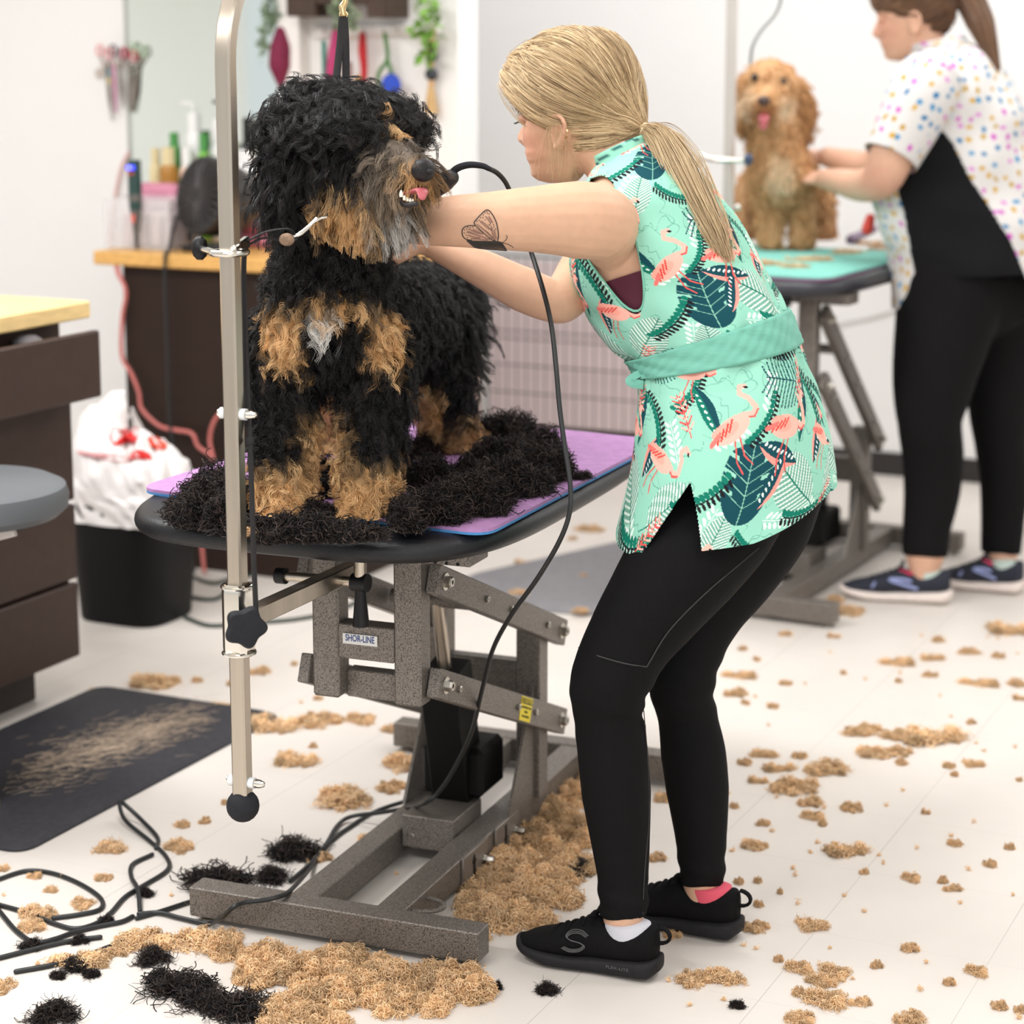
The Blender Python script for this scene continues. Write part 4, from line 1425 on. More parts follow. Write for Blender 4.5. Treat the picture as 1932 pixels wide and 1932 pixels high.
    tb = BVHTree.FromPolygons([tuple(q_) for q_ in pv[used]], idx[fs].tolist())
    rim = []
    for a, b_ in A2[::2]:
        q_ = p0 + e1 * a + e2 * b_
        loc, nr, _, _ = tb.find_nearest(Vector(q_))
        rim.append(np.array(loc))
    rim = np.array(rim)
    for _ in range(3): rim = (np.roll(rim, 1, 0) + 2 * rim + np.roll(rim, -1, 0)) / 4
    MB().tube(np.vstack([rim, rim[:1]]), .0022, 8, cap=False).build('armhole_binding', mint, tun)
    # collar stand
    cr_r = [ringpts(*[(T.rows[12][0] + T.rows[11][0] * 0 + (T.rows[13][0] - T.rows[12][0]) * k), T.rows[12][1], Lv, T.rows[12][2] + .004, T.rows[12][3] + .006, 60]) for k in np.linspace(-.5, .9, 6)]
    cb = MB().loft(cr_r, cap=False)
    co = cb.build('collar', tm, tun, attrs=None)
    ca = co.data.color_attributes.new('print', 'FLOAT_COLOR', 'POINT')
    cc = np.tile(np.r_[lin((150, 214, 190)), 1], (len(co.data.vertices), 1))
    kk = (np.sin(np.arange(len(cc)) * .9) + np.sin(np.arange(len(cc)) * .23)) > .9
    cc[kk, :3] = lin((24, 78, 84))
    ca.data.foreach_set('color', cc.astype(np.float32).ravel())
    s2 = co.modifiers.new('thickness', 'SOLIDIFY'); s2.thickness = .002
    # waistband
    bt = mat('mint_band', (112, 180, 160), .7, var=.06, scale=40, bump=.1, bscale=130, stretch=(1, 1, 3))
    C, X, A, B_ = T.dense(per)
    k0, k1 = int(per * 4.3), int(per * 5.25)
    rr = []
    for k in np.linspace(k0, k1, 12).astype(int):
        r_ = ringpts(C[k], X[k], Lv, A[k], B_[k], 240, 2.3, .0075)
        an = np.arange(240)
        r_ += nrm(r_ - C[k]) * (.0012 * np.sin(an * .9 + k * .35) + .001 * np.sin(an * .37 - k * .2))[:, None]
        rr.append(r_)
    belt = MB().loft(rr, cap=False).build('waistband', bt, tun)
    s3 = belt.modifiers.new('thickness', 'SOLIDIFY'); s3.thickness = .003
    fr_ = P(1212, 705, 3.62)
    t_ = np.linspace(0, 1, 14)
    MB().tube([P(1214 - 26 * math.sin(q_ * 3.14), 700 + 46 * q_ - 20 * q_ * q_, 3.60 - .01 * q_) for q_ in t_], .0012, 8, b=.008, up=F).build('tie_loop', bt, belt)
    MB().tube([P(1212, 700, 3.60), P(1216, 780, 3.595), P(1214, 880, 3.58), P(1217, 940, 3.57)], .0012, 8, b=.006, smooth=4).build('tie_end', bt, belt)
    # maroon top under the tunic
    rr = [ringpts(C[k], X[k], Lv, A[k], B_[k], 160, 2.3, -.0035) for k in np.linspace(per * 6.2, per * 7.75, 14).astype(int)]
    MB().loft(rr, cap=False).build('undershirt', mat('maroon_cloth', (84, 26, 46), .75), root)
    # ---------------------------------------------------------------- hair
    b = MB()
    ZH = 3.735
    for a, b_, z, r in ((1075, 165, ZH, 104), (1112, 152, ZH, 90), (1030, 158, ZH + .005, 76), (1000, 160, ZH + .02, 50), (1140, 200, ZH - .01, 66), (1132, 252, ZH - .02, 52), (1175, 240, ZH - .03, 34), (1100, 250, ZH - .01, 54)):
        chain(b, [(a, b_, z, r)])
    chain(b, [(1150, 130, ZH, 46), (1172, 180, ZH - .01, 42), (1190, 232, ZH - .03, 24)])
    hv, hf, ht = remesh(b, .007, 5)
    # keep the face free: drop the cap below the hairline
    def below(p):
        q_ = p - hc
        x, z, y = q_ @ nrm(HF), q_ @ ZUP, q_ @ np.cross(HU, nrm(HF))
        return (z < .034 + .25 * (x - .02)) & (x > .012) | ((x > -.022) & (z < -.006))
    keepv = ~below(hv)
    hf2 = [q_ for q_ in hf if all(keepv[i] for i in q_)]
    hm = mat('hair_cap', (158, 132, 100), .6, var=.2, scale=60)
    cap = mkobj('hair', hv, hf2, hm, root, angle=None)
    g = np.random.default_rng(21)
    tie = P(1210, 245, 3.695)
    st = []
    # front hairline from the near temple over the forehead to the far temple
    near = [P(1052, 252, 3.665), P(1020, 244, 3.665), P(985, 222, 3.675), P(962, 190, 3.69), P(950, 158, 3.715), P(962, 128, 3.745), P(990, 105, 3.765), P(1010, 120, 3.80), P(1030, 180, 3.83)]
    hl = cr(near, 40)
    w_ = g.random(1150) ** 1.25
    i0 = (w_ * (len(hl) - 1)).astype(int)
    st1 = hl[i0] + g.normal(0, .005, (1150, 3))
    st2 = []
    for _ in range(420):
        k = g.random()
        st2.append(P(1078 + 70 * k, 282 + 18 * k, 3.65 + .02 * g.random()) + g.normal(0, .006, 3))
    st3 = [P(g.uniform(990, 1130), g.uniform(64, 110), 3.735 + g.normal(0, .04)) for _ in range(520)]
    kv_ = np.where(keepv & (hv[:, 0] < tie[0] - .035))[0]
    st4 = hv[kv_[g.integers(0, len(kv_), 1150)]]
    starts = np.vstack([st1, np.array(st2), np.array(st3), st4])
    hp = hairline_strands(hv, hf, starts, tie, 7, .008, 18, 5)
    k = g.random((len(starts), 1))
    BL = lin((234, 208, 166)); BR = lin((132, 104, 74)); MD = lin((192, 164, 124))
    cl = np.where(k < .35, BR + (MD - BR) * k / .35, MD + (BL - MD) * (k - .35) / .65)
    cl = np.repeat(cl, 7, 0) * g.uniform(.8, 1.15, (len(hp), 1))
    HM = furmat('blond_hair', .38, .4)
    hair('hair_strands', hp, .00042, cl, HM, cap, tip=.8)
    # ponytail
    base = cr([tie, P(1250, 268, 3.665), P(1285, 330, 3.615), P(1322, 405, 3.575), P(1352, 465, 3.562), P(1372, 508, 3.565)], 6)
    n = 1700
    S = len(base)
    t = np.linspace(0, 1, S)
    wdt = np.interp(t, [0, .12, .4, .75, 1], [.008, .02, .034, .026, .012])
    o = nrm(g.normal(0, 1, (n, 3))) * g.random((n, 1)) ** .5
    o[:, 1] *= .55
    clump = g.normal(0, .25, (40, 3)); ci = g.integers(0, 40, n)
    ph = g.uniform(0, 6.28, 40)[ci]
    pp = base[None] + o[:, None] * wdt[None, :, None] + (clump[ci][:, None] * wdt[None, :, None]) + (np.sin(t[None] * 7 + ph[:, None]) * .004 * t[None])[..., None] * np.array([1, .3, 0])
    ln = g.uniform(.72, 1.03, n)
    # shorten some strands
    idxs = t[None] * ln[:, None] * (S - 1)
    lo = np.clip(idxs.astype(int), 0, S - 2); fr2 = (idxs - lo)[..., None]
    pp = np.take_along_axis(pp, lo[..., None], 1) * (1 - fr2) + np.take_along_axis(pp, (lo + 1)[..., None], 1) * fr2
    k = g.random((40, 1))[ci] * .6 + g.random((n, 1)) * .4
    cl = BR * (1 - k) + BL * k
    hair('ponytail', pp, .00055, cl, HM, root, tip=.5)
    tf = nrm(P(1250, 268, 3.665) - tie)
    FT = frame_to(tf)
    for dz_ in (-.005, 0, .005):
        t_ = np.linspace(0, 6.283, 20)
        MB().tube([tie + tf * (.006 + dz_) + FT[:, 0] * .0135 * math.cos(q_) + FT[:, 1] * .0135 * math.sin(q_) for q_ in t_], .0024, 8, cap=False).build('hair_tie', mat('hair_tie_cream', (226, 208, 170), .6), root)
    # loose strands beside the ear and at the nape
    m_ = 38
    a0 = np.array([P(g.uniform(1028, 1062), g.uniform(232, 252), 3.655 + g.normal(0, .006)) for _ in range(m_)])
    S = 12; t = np.linspace(0, 1, S)
    en = a0 + np.c_[g.normal(.006, .012, m_), g.normal(0, .008, m_), -g.uniform(.05, .10, m_)]
    pp = a0[:, None] * (1 - t)[None, :, None] + en[:, None] * t[None, :, None] + (np.sin(t * 3.1)[None] * g.normal(0, .007, (m_, 1)))[..., None] * np.array([1, .4, 0])
    hair('loose_strands', pp, .0003, np.repeat(MD[None], m_, 0) * g.uniform(.7, 1.1, (m_, 1)), HM, root, tip=.5)
    # ---------------------------------------------------------------- butterfly tattoo on the upper arm
    ink = mat('tattoo_ink', (52, 42, 40), .55); shade = mat('tattoo_shade', (150, 112, 98), .55); body_ink = mat('tattoo_body', (60, 54, 50), .6, var=.5, scale=900)
    def pt(a, b_):
        a = 840 + a * .0828; b_ = 370 + b_ * .0828
        h = bv.ray_cast(Vector(CAM), Vector(nrm(ray(a, b_))))
        return np.array(h[0]) + np.array(h[1]) * .0005 if h[0] is not None else None
    tat = None
    def stroke(q_, r, m, name, n=5):
        nonlocal tat
        q2 = cr(np.array(q_, float), n)
        ps = [pt(*s_) for s_ in q2]; ps = [s_ for s_ in ps if s_ is not None]
        if len(ps) > 2:
            o_ = MB().tube(ps, r, 6, dome=True).build(name, m, tat or root)
            if tat is None: tat = o_
            return o_
    def patch(poly, m, name, lift=.0):
        q2 = np.array(poly, float)
        ps = [pt(*s_) for s_ in q2]; ps = [s_ for s_ in ps if s_ is not None]
        if len(ps) > 2:
            c = pt(*q2.mean(0))
            if c is None: return
            mkobj(name, np.vstack([ps, c]), [(i, (i + 1) % len(ps), len(ps)) for i in range(len(ps))], m, tat)
    stroke([(690, 670), (660, 600), (720, 520), (830, 400), (920, 325), (990, 325), (1060, 400), (1130, 520), (1180, 660), (1205, 820), (1210, 940), (1190, 1010)], .0009, ink, 'tattoo')
    stroke([(690, 675), (560, 672), (450, 700), (395, 760), (385, 840), (410, 920), (480, 980), (600, 1005)], .0009, ink, 'wing_outline')
    stroke([(690, 672), (800, 770), (930, 890), (1060, 990), (1150, 1020)], .0007, ink, 'wing_outline')
    for q_ in ([(740, 655), (860, 750), (1000, 880), (1070, 960)], [(810, 585), (900, 660), (1000, 750)], [(930, 470), (980, 530), (1030, 600)], [(1000, 470), (1040, 530), (1075, 600)], [(1060, 720), (1075, 830), (1110, 960)], [(540, 755), (680, 820), (800, 860)], [(500, 820), (600, 850), (720, 885)], [(530, 895), (650, 930), (780, 950)], [(640, 760), (740, 810), (850, 860)], [(760, 905), (880, 940), (1000, 985)], [(600, 970), (760, 980), (950, 1005)], [(1120, 780), (1140, 880), (1160, 960)]):
        stroke(q_, .0013, shade, 'wing_shading', 4)
    for q_ in ([(720, 640), (850, 730), (990, 840), (1130, 1005)], [(820, 560), (940, 650), (1030, 750), (1080, 870), (1140, 1005)], [(910, 450), (1000, 570), (1040, 680), (1050, 780)], [(700, 730), (850, 830), (1000, 950), (1100, 1010)], [(520, 800), (700, 870), (900, 960)]):
        stroke(q_, .0003, ink, 'wing_vein', 4)
    for a, b_ in ((950, 355), (1000, 410), (905, 380), (865, 425), (960, 395), (805, 490), (860, 490), (775, 550), (725, 575), (910, 540), (1000, 655), (1100, 655), (1110, 700), (1150, 750), (515, 710), (575, 720), (630, 710), (490, 750), (440, 770), (435, 835), (475, 880), (505, 940)):
        p_ = pt(a, b_)
        if p_ is not None: MB().ball(p_, .0009, 8).build('wing_dot', ink, tat)
    # abdomen
    for k in range(7):
        stroke([(500 + k * 25, 1015 + k * 22), (800, 1030 + k * 26), (1180 + k * 22, 1035 + k * 32), (1290 + k * 20, 1060 + k * 30)], .0012, body_ink, 'tattoo_abdomen', 5)
    stroke([(1300, 1055), (1380, 1000), (1410, 930), (1390, 890)], .0005, ink, 'antenna')
    stroke([(1310, 1060), (1420, 1090), (1500, 1130), (1550, 1170)], .0005, ink, 'antenna')
    return root, T


def print_pattern(UV, pv, T, Lv):
    """flamingo and leaf print in cloth coordinates (metres): the repeat covers the whole tunic"""
    base = lin((150, 210, 188)); white = lin((226, 242, 232)); teal = lin((20, 72, 82)); green = lin((18, 118, 98)); black = lin((32, 28, 34)); pink = lin((250, 184, 168)); coral = lin((226, 92, 88)); sage = lin((118, 172, 152)); line = lin((116, 176, 156))
    col = np.tile(base, (len(UV), 1))
    RW, RH = .335, .285
    # repeat cell anchored on the visible motifs: the monstera leaf beside the back seam
    c0 = P(1335, 545, 3.52)
    near = np.argmin(np.linalg.norm(pv - c0, axis=1))
    org = UV[near] - np.array([.168, .150])
    def cell():
        k = (UV - org)
        row = np.floor(k[:, 1] / RH)
        x = np.mod(k[:, 0], RW)
        return np.stack([x, np.mod(k[:, 1], RH)], 1)
    C = cell()
    def put(cx, cy, rot, sc, fn):
        # every motif wraps over the cell border
        for ox in (-RW, 0, RW):
            for oy in (-RH, 0, RH):
                q_ = C - np.array([cx + ox, cy + oy])
                r_ = .075 * sc
                m = (np.abs(q_[:, 0]) < r_) & (np.abs(q_[:, 1]) < r_)
                if not m.any(): continue
                i = np.where(m)[0]
                c, s = math.cos(rot), math.sin(rot)
                l = np.stack([q_[i, 0] * c + q_[i, 1] * s, -q_[i, 0] * s + q_[i, 1] * c], 1) / sc
                fn(i, l)
    def seg(l, a, b):
        a = np.asarray(a); b = np.asarray(b)
        d = b - a; t = np.clip(((l - a) @ d) / (d @ d), 0, 1)
        return np.linalg.norm(l - a - t[:, None] * d, axis=1)
    def strokes(i, l, pts, r, c):
        for a, b in zip(pts[:-1], pts[1:]):
            m = seg(l, a, b) < r
            col[i[m]] = c
    def ell(i, l, cx, cy, rx, ry, rot, c):
        q_ = l - np.array([cx, cy]); cs, sn = math.cos(rot), math.sin(rot)
        x = q_[:, 0] * cs + q_[:, 1] * sn; y = -q_[:, 0] * sn + q_[:, 1] * cs
        col[i[(x / rx) ** 2 + (y / ry) ** 2 < 1]] = c
    def outline(i, l):                                         # thin leaf outline
        a = np.arctan2(l[:, 1], l[:, 0]); r = np.linalg.norm(l, axis=1)
        rr = .03 * (1 + .35 * np.cos(3 * a) + .2 * np.cos(7 * a + 1))
        col[i[np.abs(r - rr) < .0009]] = line
    def sprig(i, l):                                           # white leaf sprig
        strokes(i, l, [(0, -.035), (0, .04)], .0008, white)
        for k in range(6):
            y = -.028 + k * .012
            for sg in (-1, 1): ell(i, l, sg * .009, y + .004, .008, .0032, sg * .7, white)
    def monstera(i, l):
        x, y = l[:, 0], l[:, 1]
        hw = .034 * np.clip(1 - ((y + .008) / .047) ** 2, 0, 1) ** .55 * np.where(y > .02, np.clip((.042 - y) / .022, 0, 1), 1)
        m = np.abs(x) < hw
        cut = np.zeros(len(l), bool)
        for k in range(3):
            for sg in (-1, 1):
                yc = -.022 + k * .018
                cut |= (np.abs((y - yc) - .35 * (np.abs(x) - .02)) < .0022) & (sg * x > .017)
        col[i[m & ~cut]] = teal
        vein = np.zeros(len(l), bool)
        vein |= np.abs(x) < .0007
        for k in range(6):
            yc = -.036 + k * .0125
            vein |= np.abs((y - yc) - .55 * np.abs(x)) < .0005
        col[i[m & ~cut & vein]] = sage * 1.25
    def ghost(i, l):                                           # pale leaf with white and green veins
        x, y = l[:, 0], l[:, 1]
        hw = .031 * np.clip(1 - (y / .046) ** 2, 0, 1) ** .7
        m = np.abs(x) < hw
        col[i[m]] = sage
        a = np.mod((y - .65 * np.abs(x)) / .0066, 1)
        col[i[m & (a < .38)]] = white
        col[i[m & (np.abs(x) < .0009)]] = green
        strokes(i, l, [(0, -.046), (.004, -.062)], .0008, green)
    def fern(c1):
        def fn(i, l):
            pts = [(t, .05 * (t / .05) ** 2 * .25) for t in np.linspace(-.045, .045, 8)]
            strokes(i, l, pts, .0012, c1)
            for t in np.linspace(-.042, .046, 13):
                y = .05 * (t / .05) ** 2 * .25
                ell(i, l, t + .002, y - .0055, .0058, .0023, 1.35, c1)
                if c1 is black: ell(i, l, t + .001, y + .006, .006, .0036, 1.2, green)
        return fn
    def palm(i, l):
        strokes(i, l, [(-.05, 0), (.05, .004)], .0009, teal)
        for t in np.linspace(-.046, .044, 13):
            le = .034 * (1 - (t / .062) ** 2)
            for sg in (-1, 1):
                strokes(i, l, [(t, .002), (t + .008, sg * le * .6), (t + .012, sg * le)], .00125, teal)
                for k in (.3, .5, .7, .9): ell(i, l, t + .012 * k, sg * le * k, .0008, .0006, 0, base)
    def spear(i, l):
        x, y = l[:, 0], l[:, 1]
        hw = .011 * np.clip(1 - (y / .045) ** 2, 0, 1)
        m = np.abs(x) < hw
        col[i[m]] = green
        col[i[m & (x < -.001)]] = teal
        for k in range(7): ell(i, l, .003, -.03 + k * .009, .0016, .0028, -.5, white)
    def pinkleaf(i, l):
        x, y = l[:, 0], l[:, 1]
        hw = .014 * np.clip(1 - (y / .04) ** 2, 0, 1)
        m = (x > -hw) & (x < hw)
        col[i[m]] = teal
        col[i[m & (x > .45 * hw)]] = coral * .4 + pink * .6
        for k in range(8): ell(i, l, -.004, -.028 + k * .008, .0035, .0018, .6, white)
    def blossom(i, l):
        strokes(i, l, [(0, -.04), (0, .035)], .0011, coral)
        for k in range(7):
            y = -.03 + k * .0095
            for sg in (-1, 1):
                strokes(i, l, [(0, y), (sg * .011, y + .010)], .0015, coral if k % 2 else pink)
                ell(i, l, sg * .004, y + .002, .0013, .0013, 0, lin((190, 30, 40)))
    def flamingo(i, l):
        for k in (0, 1): strokes(i, l, [(.0 + k * .007, -.012), (.006 + k * .012, -.034), (.002 + k * .016, -.05)], .0010, coral)
        strokes(i, l, [(-.016, .004), (-.028, -.004), (-.036, .0), (-.034, .016), (-.028, .028), (-.034, .035), (-.040, .031)], .0034, pink)
        strokes(i, l, [(-.016, .001), (-.028, -.008), (-.037, -.004)], .0012, coral)
        ell(i, l, .004, .0, .026, .0135, .12, pink)
        ell(i, l, .012, .004, .019, .0085, .25, lin((250, 168, 152)))
        for k in range(4): strokes(i, l, [(-.002 + k * .007, .009 - k * .001), (.008 + k * .007, .0 - k * .001)], .0011, lin((222, 60, 50)))
        strokes(i, l, [(.022, .004), (.036, .001)], .003, lin((240, 120, 112)))
        ell(i, l, -.0405, .029, .0035, .0016, .9, black)
    outl = [(.02, .10, 0), (.30, .12, 1), (.20, .02, 2), (.09, .19, 3), (.26, .215, 1), (.05, .265, 2.4), (.145, .085, 1), (.325, .25, 0), (.12, .02, 1), (.2, .26, .4), (.02, .2, 2)]
    for x, y, r_ in outl: put(x, y, r_, 1.05, outline)
    for x, y, r_ in ((.235, .075, .5), (.035, .055, -.6), (.135, .25, .3), (.30, .19, -.3), (.21, .20, 1.2), (.11, .07, 1.9)): put(x, y, r_, .85, sprig)
    put(.085, .262, .2, 1.15, palm); put(.30, .045, -.5, .9, palm)
    put(.085, .118, -.75, 1.25, ghost)
    put(.300, .105, .95, 1.0, ghost); put(.215, .06, .3, .8, ghost)
    put(.172, .150, .18, 1.3, monstera)
    put(.045, .052, .1, 1.2, fern(black)); put(.055, .022, -.15, 1.2, fern(black))
    put(.24, .115, -.45, 1.1, fern(black)); put(.262, .27, -.9, 1.0, fern(black))
    put(.140, .215, -.9, .9, fern(black)); put(.15, .035, .5, .9, fern(black))
    put(.005, .235, -2.0, 1.1, fern(black))
    put(.055, .222, .35, 1.2, spear); put(.245, .240, -.5, 1.15, spear)
    put(.120, .165, -1.1, 1.1, pinkleaf); put(.130, .130, -2.5, 1.0, pinkleaf); put(.02, .165, .5, .9, pinkleaf)
    put(.055, .258, .35, 1.0, blossom); put(.285, .235, -.4, .95, blossom); put(.33, .07, .8, .8, blossom)
    put(.100, .200, .05, 1.25, flamingo)
    put(.200, .212, -.6, 1.2, flamingo)
    put(.325, .165, .4, 1.05, flamingo)
    put(.262, .02, .1, 1.05, flamingo)
    return col


GR, TG = groomer()
# ================================================================== the second groomer
def colleague():
    al = R(14)
    F = np.array([-math.cos(al), math.sin(al), 0]); Lv = np.cross(ZUP, F)
    root = thing('person', G(1790, 1110), 'person in a dotted white tunic and black trousers reaching for the golden dog', 'person')
    Zc = 5.98
    zf = lambda c: Zc + (1800 - c[0]) / 4000 * 6 * math.tan(al)
    T = Torso(F, Lv, Zc, [
        ((1690, 580), (1985, 545), .21), ((1688, 500), (1985, 490), .215), ((1672, 430), (1975, 420), .205), ((1652, 375), (1958, 350), .195),
        ((1652, 300), (1945, 270), .190), ((1668, 225), (1925, 205), .190), ((1690, 160), (1890, 140), .185), ((1712, 118), (1850, 98), .15), ((1722, 95), (1815, 78), .075)], zf)
    b = MB()
    b.loft(T.rings(40, 6, -.008)[20:])
    hc = P(1713, 28, 5.98)
    be = R(12)
    HF = np.array([-math.cos(be), math.sin(be), -.16]); HU = nrm(ZUP + F * .16)
    H = headmesh(b, hc, HF, HU, 1.0)
    lathe_limb(b, [(1770, 130, 5.98, 44), (1748, 90, 5.98, 38), (1728, 55, 5.98, 40)])
    # near arm: shoulder, elbow, forearm along the dog
    lathe_limb(b, [(1735, 170, 5.84, 56), (1712, 230, 5.80, 50), (1685, 290, 5.78, 44), (1662, 338, 5.82, 37), (1625, 350, 5.94, 31), (1588, 343, 6.10, 25), (1558, 338, 6.24, 20)])
    hand(b, P(1558, 338, 6.24), nrm(P(1530, 334, 6.33) - P(1558, 338, 6.24)), nrm(np.array([0, -.8, .6])), 1, .4)
    lathe_limb(b, [(1735, 190, 6.14, 50), (1690, 265, 6.20, 42), (1650, 312, 6.24, 32), (1600, 306, 6.34, 25), (1560, 296, 6.42, 19)])
    hand(b, P(1560, 296, 6.42), nrm(P(1530, 294, 6.48) - P(1560, 296, 6.42)), nrm(np.array([0, -.6, .8])), -1, .4)
    NL = [(1800, 520, 5.92, 108), (1785, 600, 5.91, 96), (1768, 680, 5.90, 84), (1757, 750, 5.90, 72), (1754, 800, 5.90, 60), (1760, 860, 5.93, 58), (1758, 930, 5.95, 53), (1748, 1000, 5.955, 45), (1745, 1050, 5.955, 43)]
    FL = [(1880, 520, 6.10, 100), (1885, 600, 6.10, 88), (1888, 690, 6.10, 72), (1885, 770, 6.10, 58), (1888, 830, 6.11, 50), (1895, 900, 6.12, 47), (1892, 980, 6.13, 41), (1888, 1045, 6.13, 38)]
    sh = lambda l, k: [(x, y, z, r - k) for x, y, z, r in l]
    lathe_limb(b, sh(NL, 6) + [(1742, 1090, 5.955, 24)]); lathe_limb(b, sh(FL, 6) + [(1886, 1082, 6.13, 24)])
    v, f, tr = remesh(b, .0055, 3, .4)
    tone = np.tile(lin((218, 172, 146)), (len(v), 1))
    for c, r, k in ((H(.07, .03, -.03), .05, .4), (P(1640, 340, 5.78), .06, .4)):
        m = (np.clip(1.4 - np.linalg.norm((v - c) / r, axis=1), 0, 1) * k)[:, None]
        tone = tone * (1 - m) + lin((206, 134, 116)) * m
    mkobj('body', v, f, SKIN, root, angle=None, attrs={'skintone': tone})
    for sg in (1, -1):
        MB().ball(H(.0715, sg * .031, -.001), .0095, 14).build('eye', mat('eye_white', (0, 0, 0)), root)
        MB().ball(H(.0722, sg * .031, .0), .0123, 16).build('eyelid', mat('eyelid_skin', (0, 0, 0)), root)
        MB().tube([H(.083, sg * .014, .021), H(.084, sg * .030, .026), H(.072, sg * .046, .021)], [.0025, .0034, .0014], 8, smooth=5, dome=True).build('eyebrow', mat('brow_hair', (0, 0, 0)), root)
    # trousers
    b = MB()
    lathe_limb(b, NL, 26, dome=False); lathe_limb(b, FL, 26, dome=False)
    lathe_limb(b, [(1835, 520, 6.0, 128), (1822, 430, 6.0, 124), (1812, 380, 6.0, 118)])
    lathe_limb(b, [(1915, 530, 5.94, 78), (1918, 530, 6.06, 78)])
    lv, lf, lt = remesh(b, .009, 4)
    tr_ = mkobj('trousers', lv, lf, BLKCLOTH, root, angle=None)
    # shoes
    navy = mat('runner_mesh', (34, 38, 52), .8, var=.25, scale=300); rs = mat('runner_sole', (232, 218, 210), .6, var=.06, scale=50); lil = mat('runner_stripe', (150, 160, 206), .6); pk = mat('runner_pink', (206, 42, 88), .6)
    for heel, toe, sg in ((G(1793, 1138), G(1587, 1124), 1), (G(1930, 1120), G(1770, 1102), 1)):
        u, Q, S, top, HW = shoe(root, heel, toe, navy, rs, 1.08, laces=mat('runner_lace', (26, 27, 34), .8), sock=mat('sock_mint', (196, 212, 204), .85), looptab=False, hh=1.05)
        yy = lambda a: np.interp(a, S, HW)
        def side(a, z):
            hw = yy(a); zt = np.interp(a, S, top); k = max((z - .045) / (zt - .045 + 1e-6), 0)
            return Q(a, hw * (1 - min(k, 1) ** 2.2) ** .45 + .002, z)
        MB().tube([side(.30, .044), side(.42, .054), side(.55, .066), side(.44, .068), side(.36, .064)], .0045, 8, smooth=4, dome=True).build('side_stripe', lil, u)
        MB().tube([side(.70, .044), side(.68, .056)], .003, 8, dome=True).build('side_stripe', lil, u)
        MB().tube([Q(.36, .02, .082), Q(.46, .016, .088)], .005, 8, dome=True).build('tongue_lining', pk, u)
    # tunic: dotted white with black stretch side panel
    nu, per = 330, 22
    rings = T.rings(nu, per, .008)
    V_ = np.array(rings[:int(per * 7.7)]); nv = len(V_)
    dv = np.r_[0, np.cumsum(np.linalg.norm(np.diff(V_[:, nu // 4], axis=0), axis=1))]
    pu = np.linalg.norm(np.diff(np.concatenate([V_, V_[:, :1]], 1), axis=1), axis=2)
    arc = np.concatenate([np.zeros((nv, 1)), np.cumsum(pu, 1)[:, :-1]], 1); arc = arc - arc[:, nu // 4][:, None]
    UV = np.stack([arc, np.broadcast_to(dv[:, None], arc.shape)], -1).reshape(-1, 2)
    pv = V_.reshape(-1, 3)
    g = np.random.default_rng(6)
    n_out = nrm(V_ - V_.mean(1, keepdims=True)).reshape(-1, 3)
    pv = pv + n_out * (.004 * np.sin(UV[:, 0] * 30 + UV[:, 1] * 26) + .003 * np.sin(UV[:, 0] * 14 - UV[:, 1] * 40))[:, None]

    def dots(UV):
        col = np.tile(lin((208, 205, 202)), (len(UV), 1))
        cols = [lin((10, 110, 160)), lin((196, 150, 10)), lin((200, 110, 190)), lin((20, 130, 180)), lin((180, 140, 20)), lin((190, 80, 176))]
        st = .034
        k = np.floor(UV / st).astype(int)
        for dx in (-1, 0, 1):
            for dy in (-1, 0, 1):
                kk = k + [dx, dy]
                h = (kk[:, 0] * 73856093 ^ kk[:, 1] * 19349663) & 0x7fffffff
                rx = (h % 97) / 97.; ry = (h // 97 % 89) / 89.; rr = (h // 8633 % 83) / 83.
                c = (kk + np.stack([.2 + .6 * rx, .2 + .6 * ry], 1)) * st
                q_ = UV - c
                an = rx * 6.28
                x = q_[:, 0] * np.cos(an) + q_[:, 1] * np.sin(an); y = -q_[:, 0] * np.sin(an) + q_[:, 1] * np.cos(an)
                m = ((x / (.0068 + .003 * rr)) ** 2 + (y / (.0052 + .002 * ry)) ** 2 < 1)
                ci = h // 716539 % 6
                for j in range(6):
                    mm = m & (ci == j)
                    col[mm] = cols[j]
        return col
    col = dots(UV)
    # side panel: widens from the armpit to the hip
    blk = lin((22, 22, 23))
    p0 = P(1770, 300, 5.80)
    def to2(a): return np.stack([(a - p0) @ -F, (a - p0) @ ZUP], 1)
    panel = np.array([onplane(a, b_, p0, Lv) for a, b_ in [(1767, 232), (1800, 275), (1830, 335), (1870, 395), (1905, 450), (1935, 520), (1990, 640), (1742, 640), (1738, 560), (1722, 480), (1706, 400), (1692, 352), (1715, 318), (1745, 265)]])
    lat = (pv - T.rows[4][0]) @ Lv
    pm = inpoly(to2(pv), to2(panel)) & (np.abs(lat) > .02)
    col[pm] = blk
    # open lower front and back flaps: the panel stops at the hip, cloth flaps hang on
    cut = pm & (UV[:, 1] < dv[int(per * .9)])
    cut = cut.reshape(nv, nu)
    ii, jj = np.meshgrid(np.arange(nv - 1), np.arange(nu), indexing='ij'); j2 = (jj + 1) % nu
    bad = cut[ii, jj] & cut[ii + 1, jj] & cut[ii, j2]
    fs = np.stack([ii * nu + jj, ii * nu + j2, (ii + 1) * nu + j2, (ii + 1) * nu + jj], -1)[~bad]
    used = np.zeros(len(pv), bool); used[fs.ravel()] = True; idx = np.cumsum(used) - 1
    pm_ = mat('dotted_print', (238, 234, 230), .85, attr='print', spec=.1)
    tun = mkobj('tunic', pv[used], idx[fs].tolist(), pm_, root, angle=None, attrs={'print': col[used]})
    so = tun.modifiers.new('thickness', 'SOLIDIFY'); so.thickness = .003; so.offset = -1
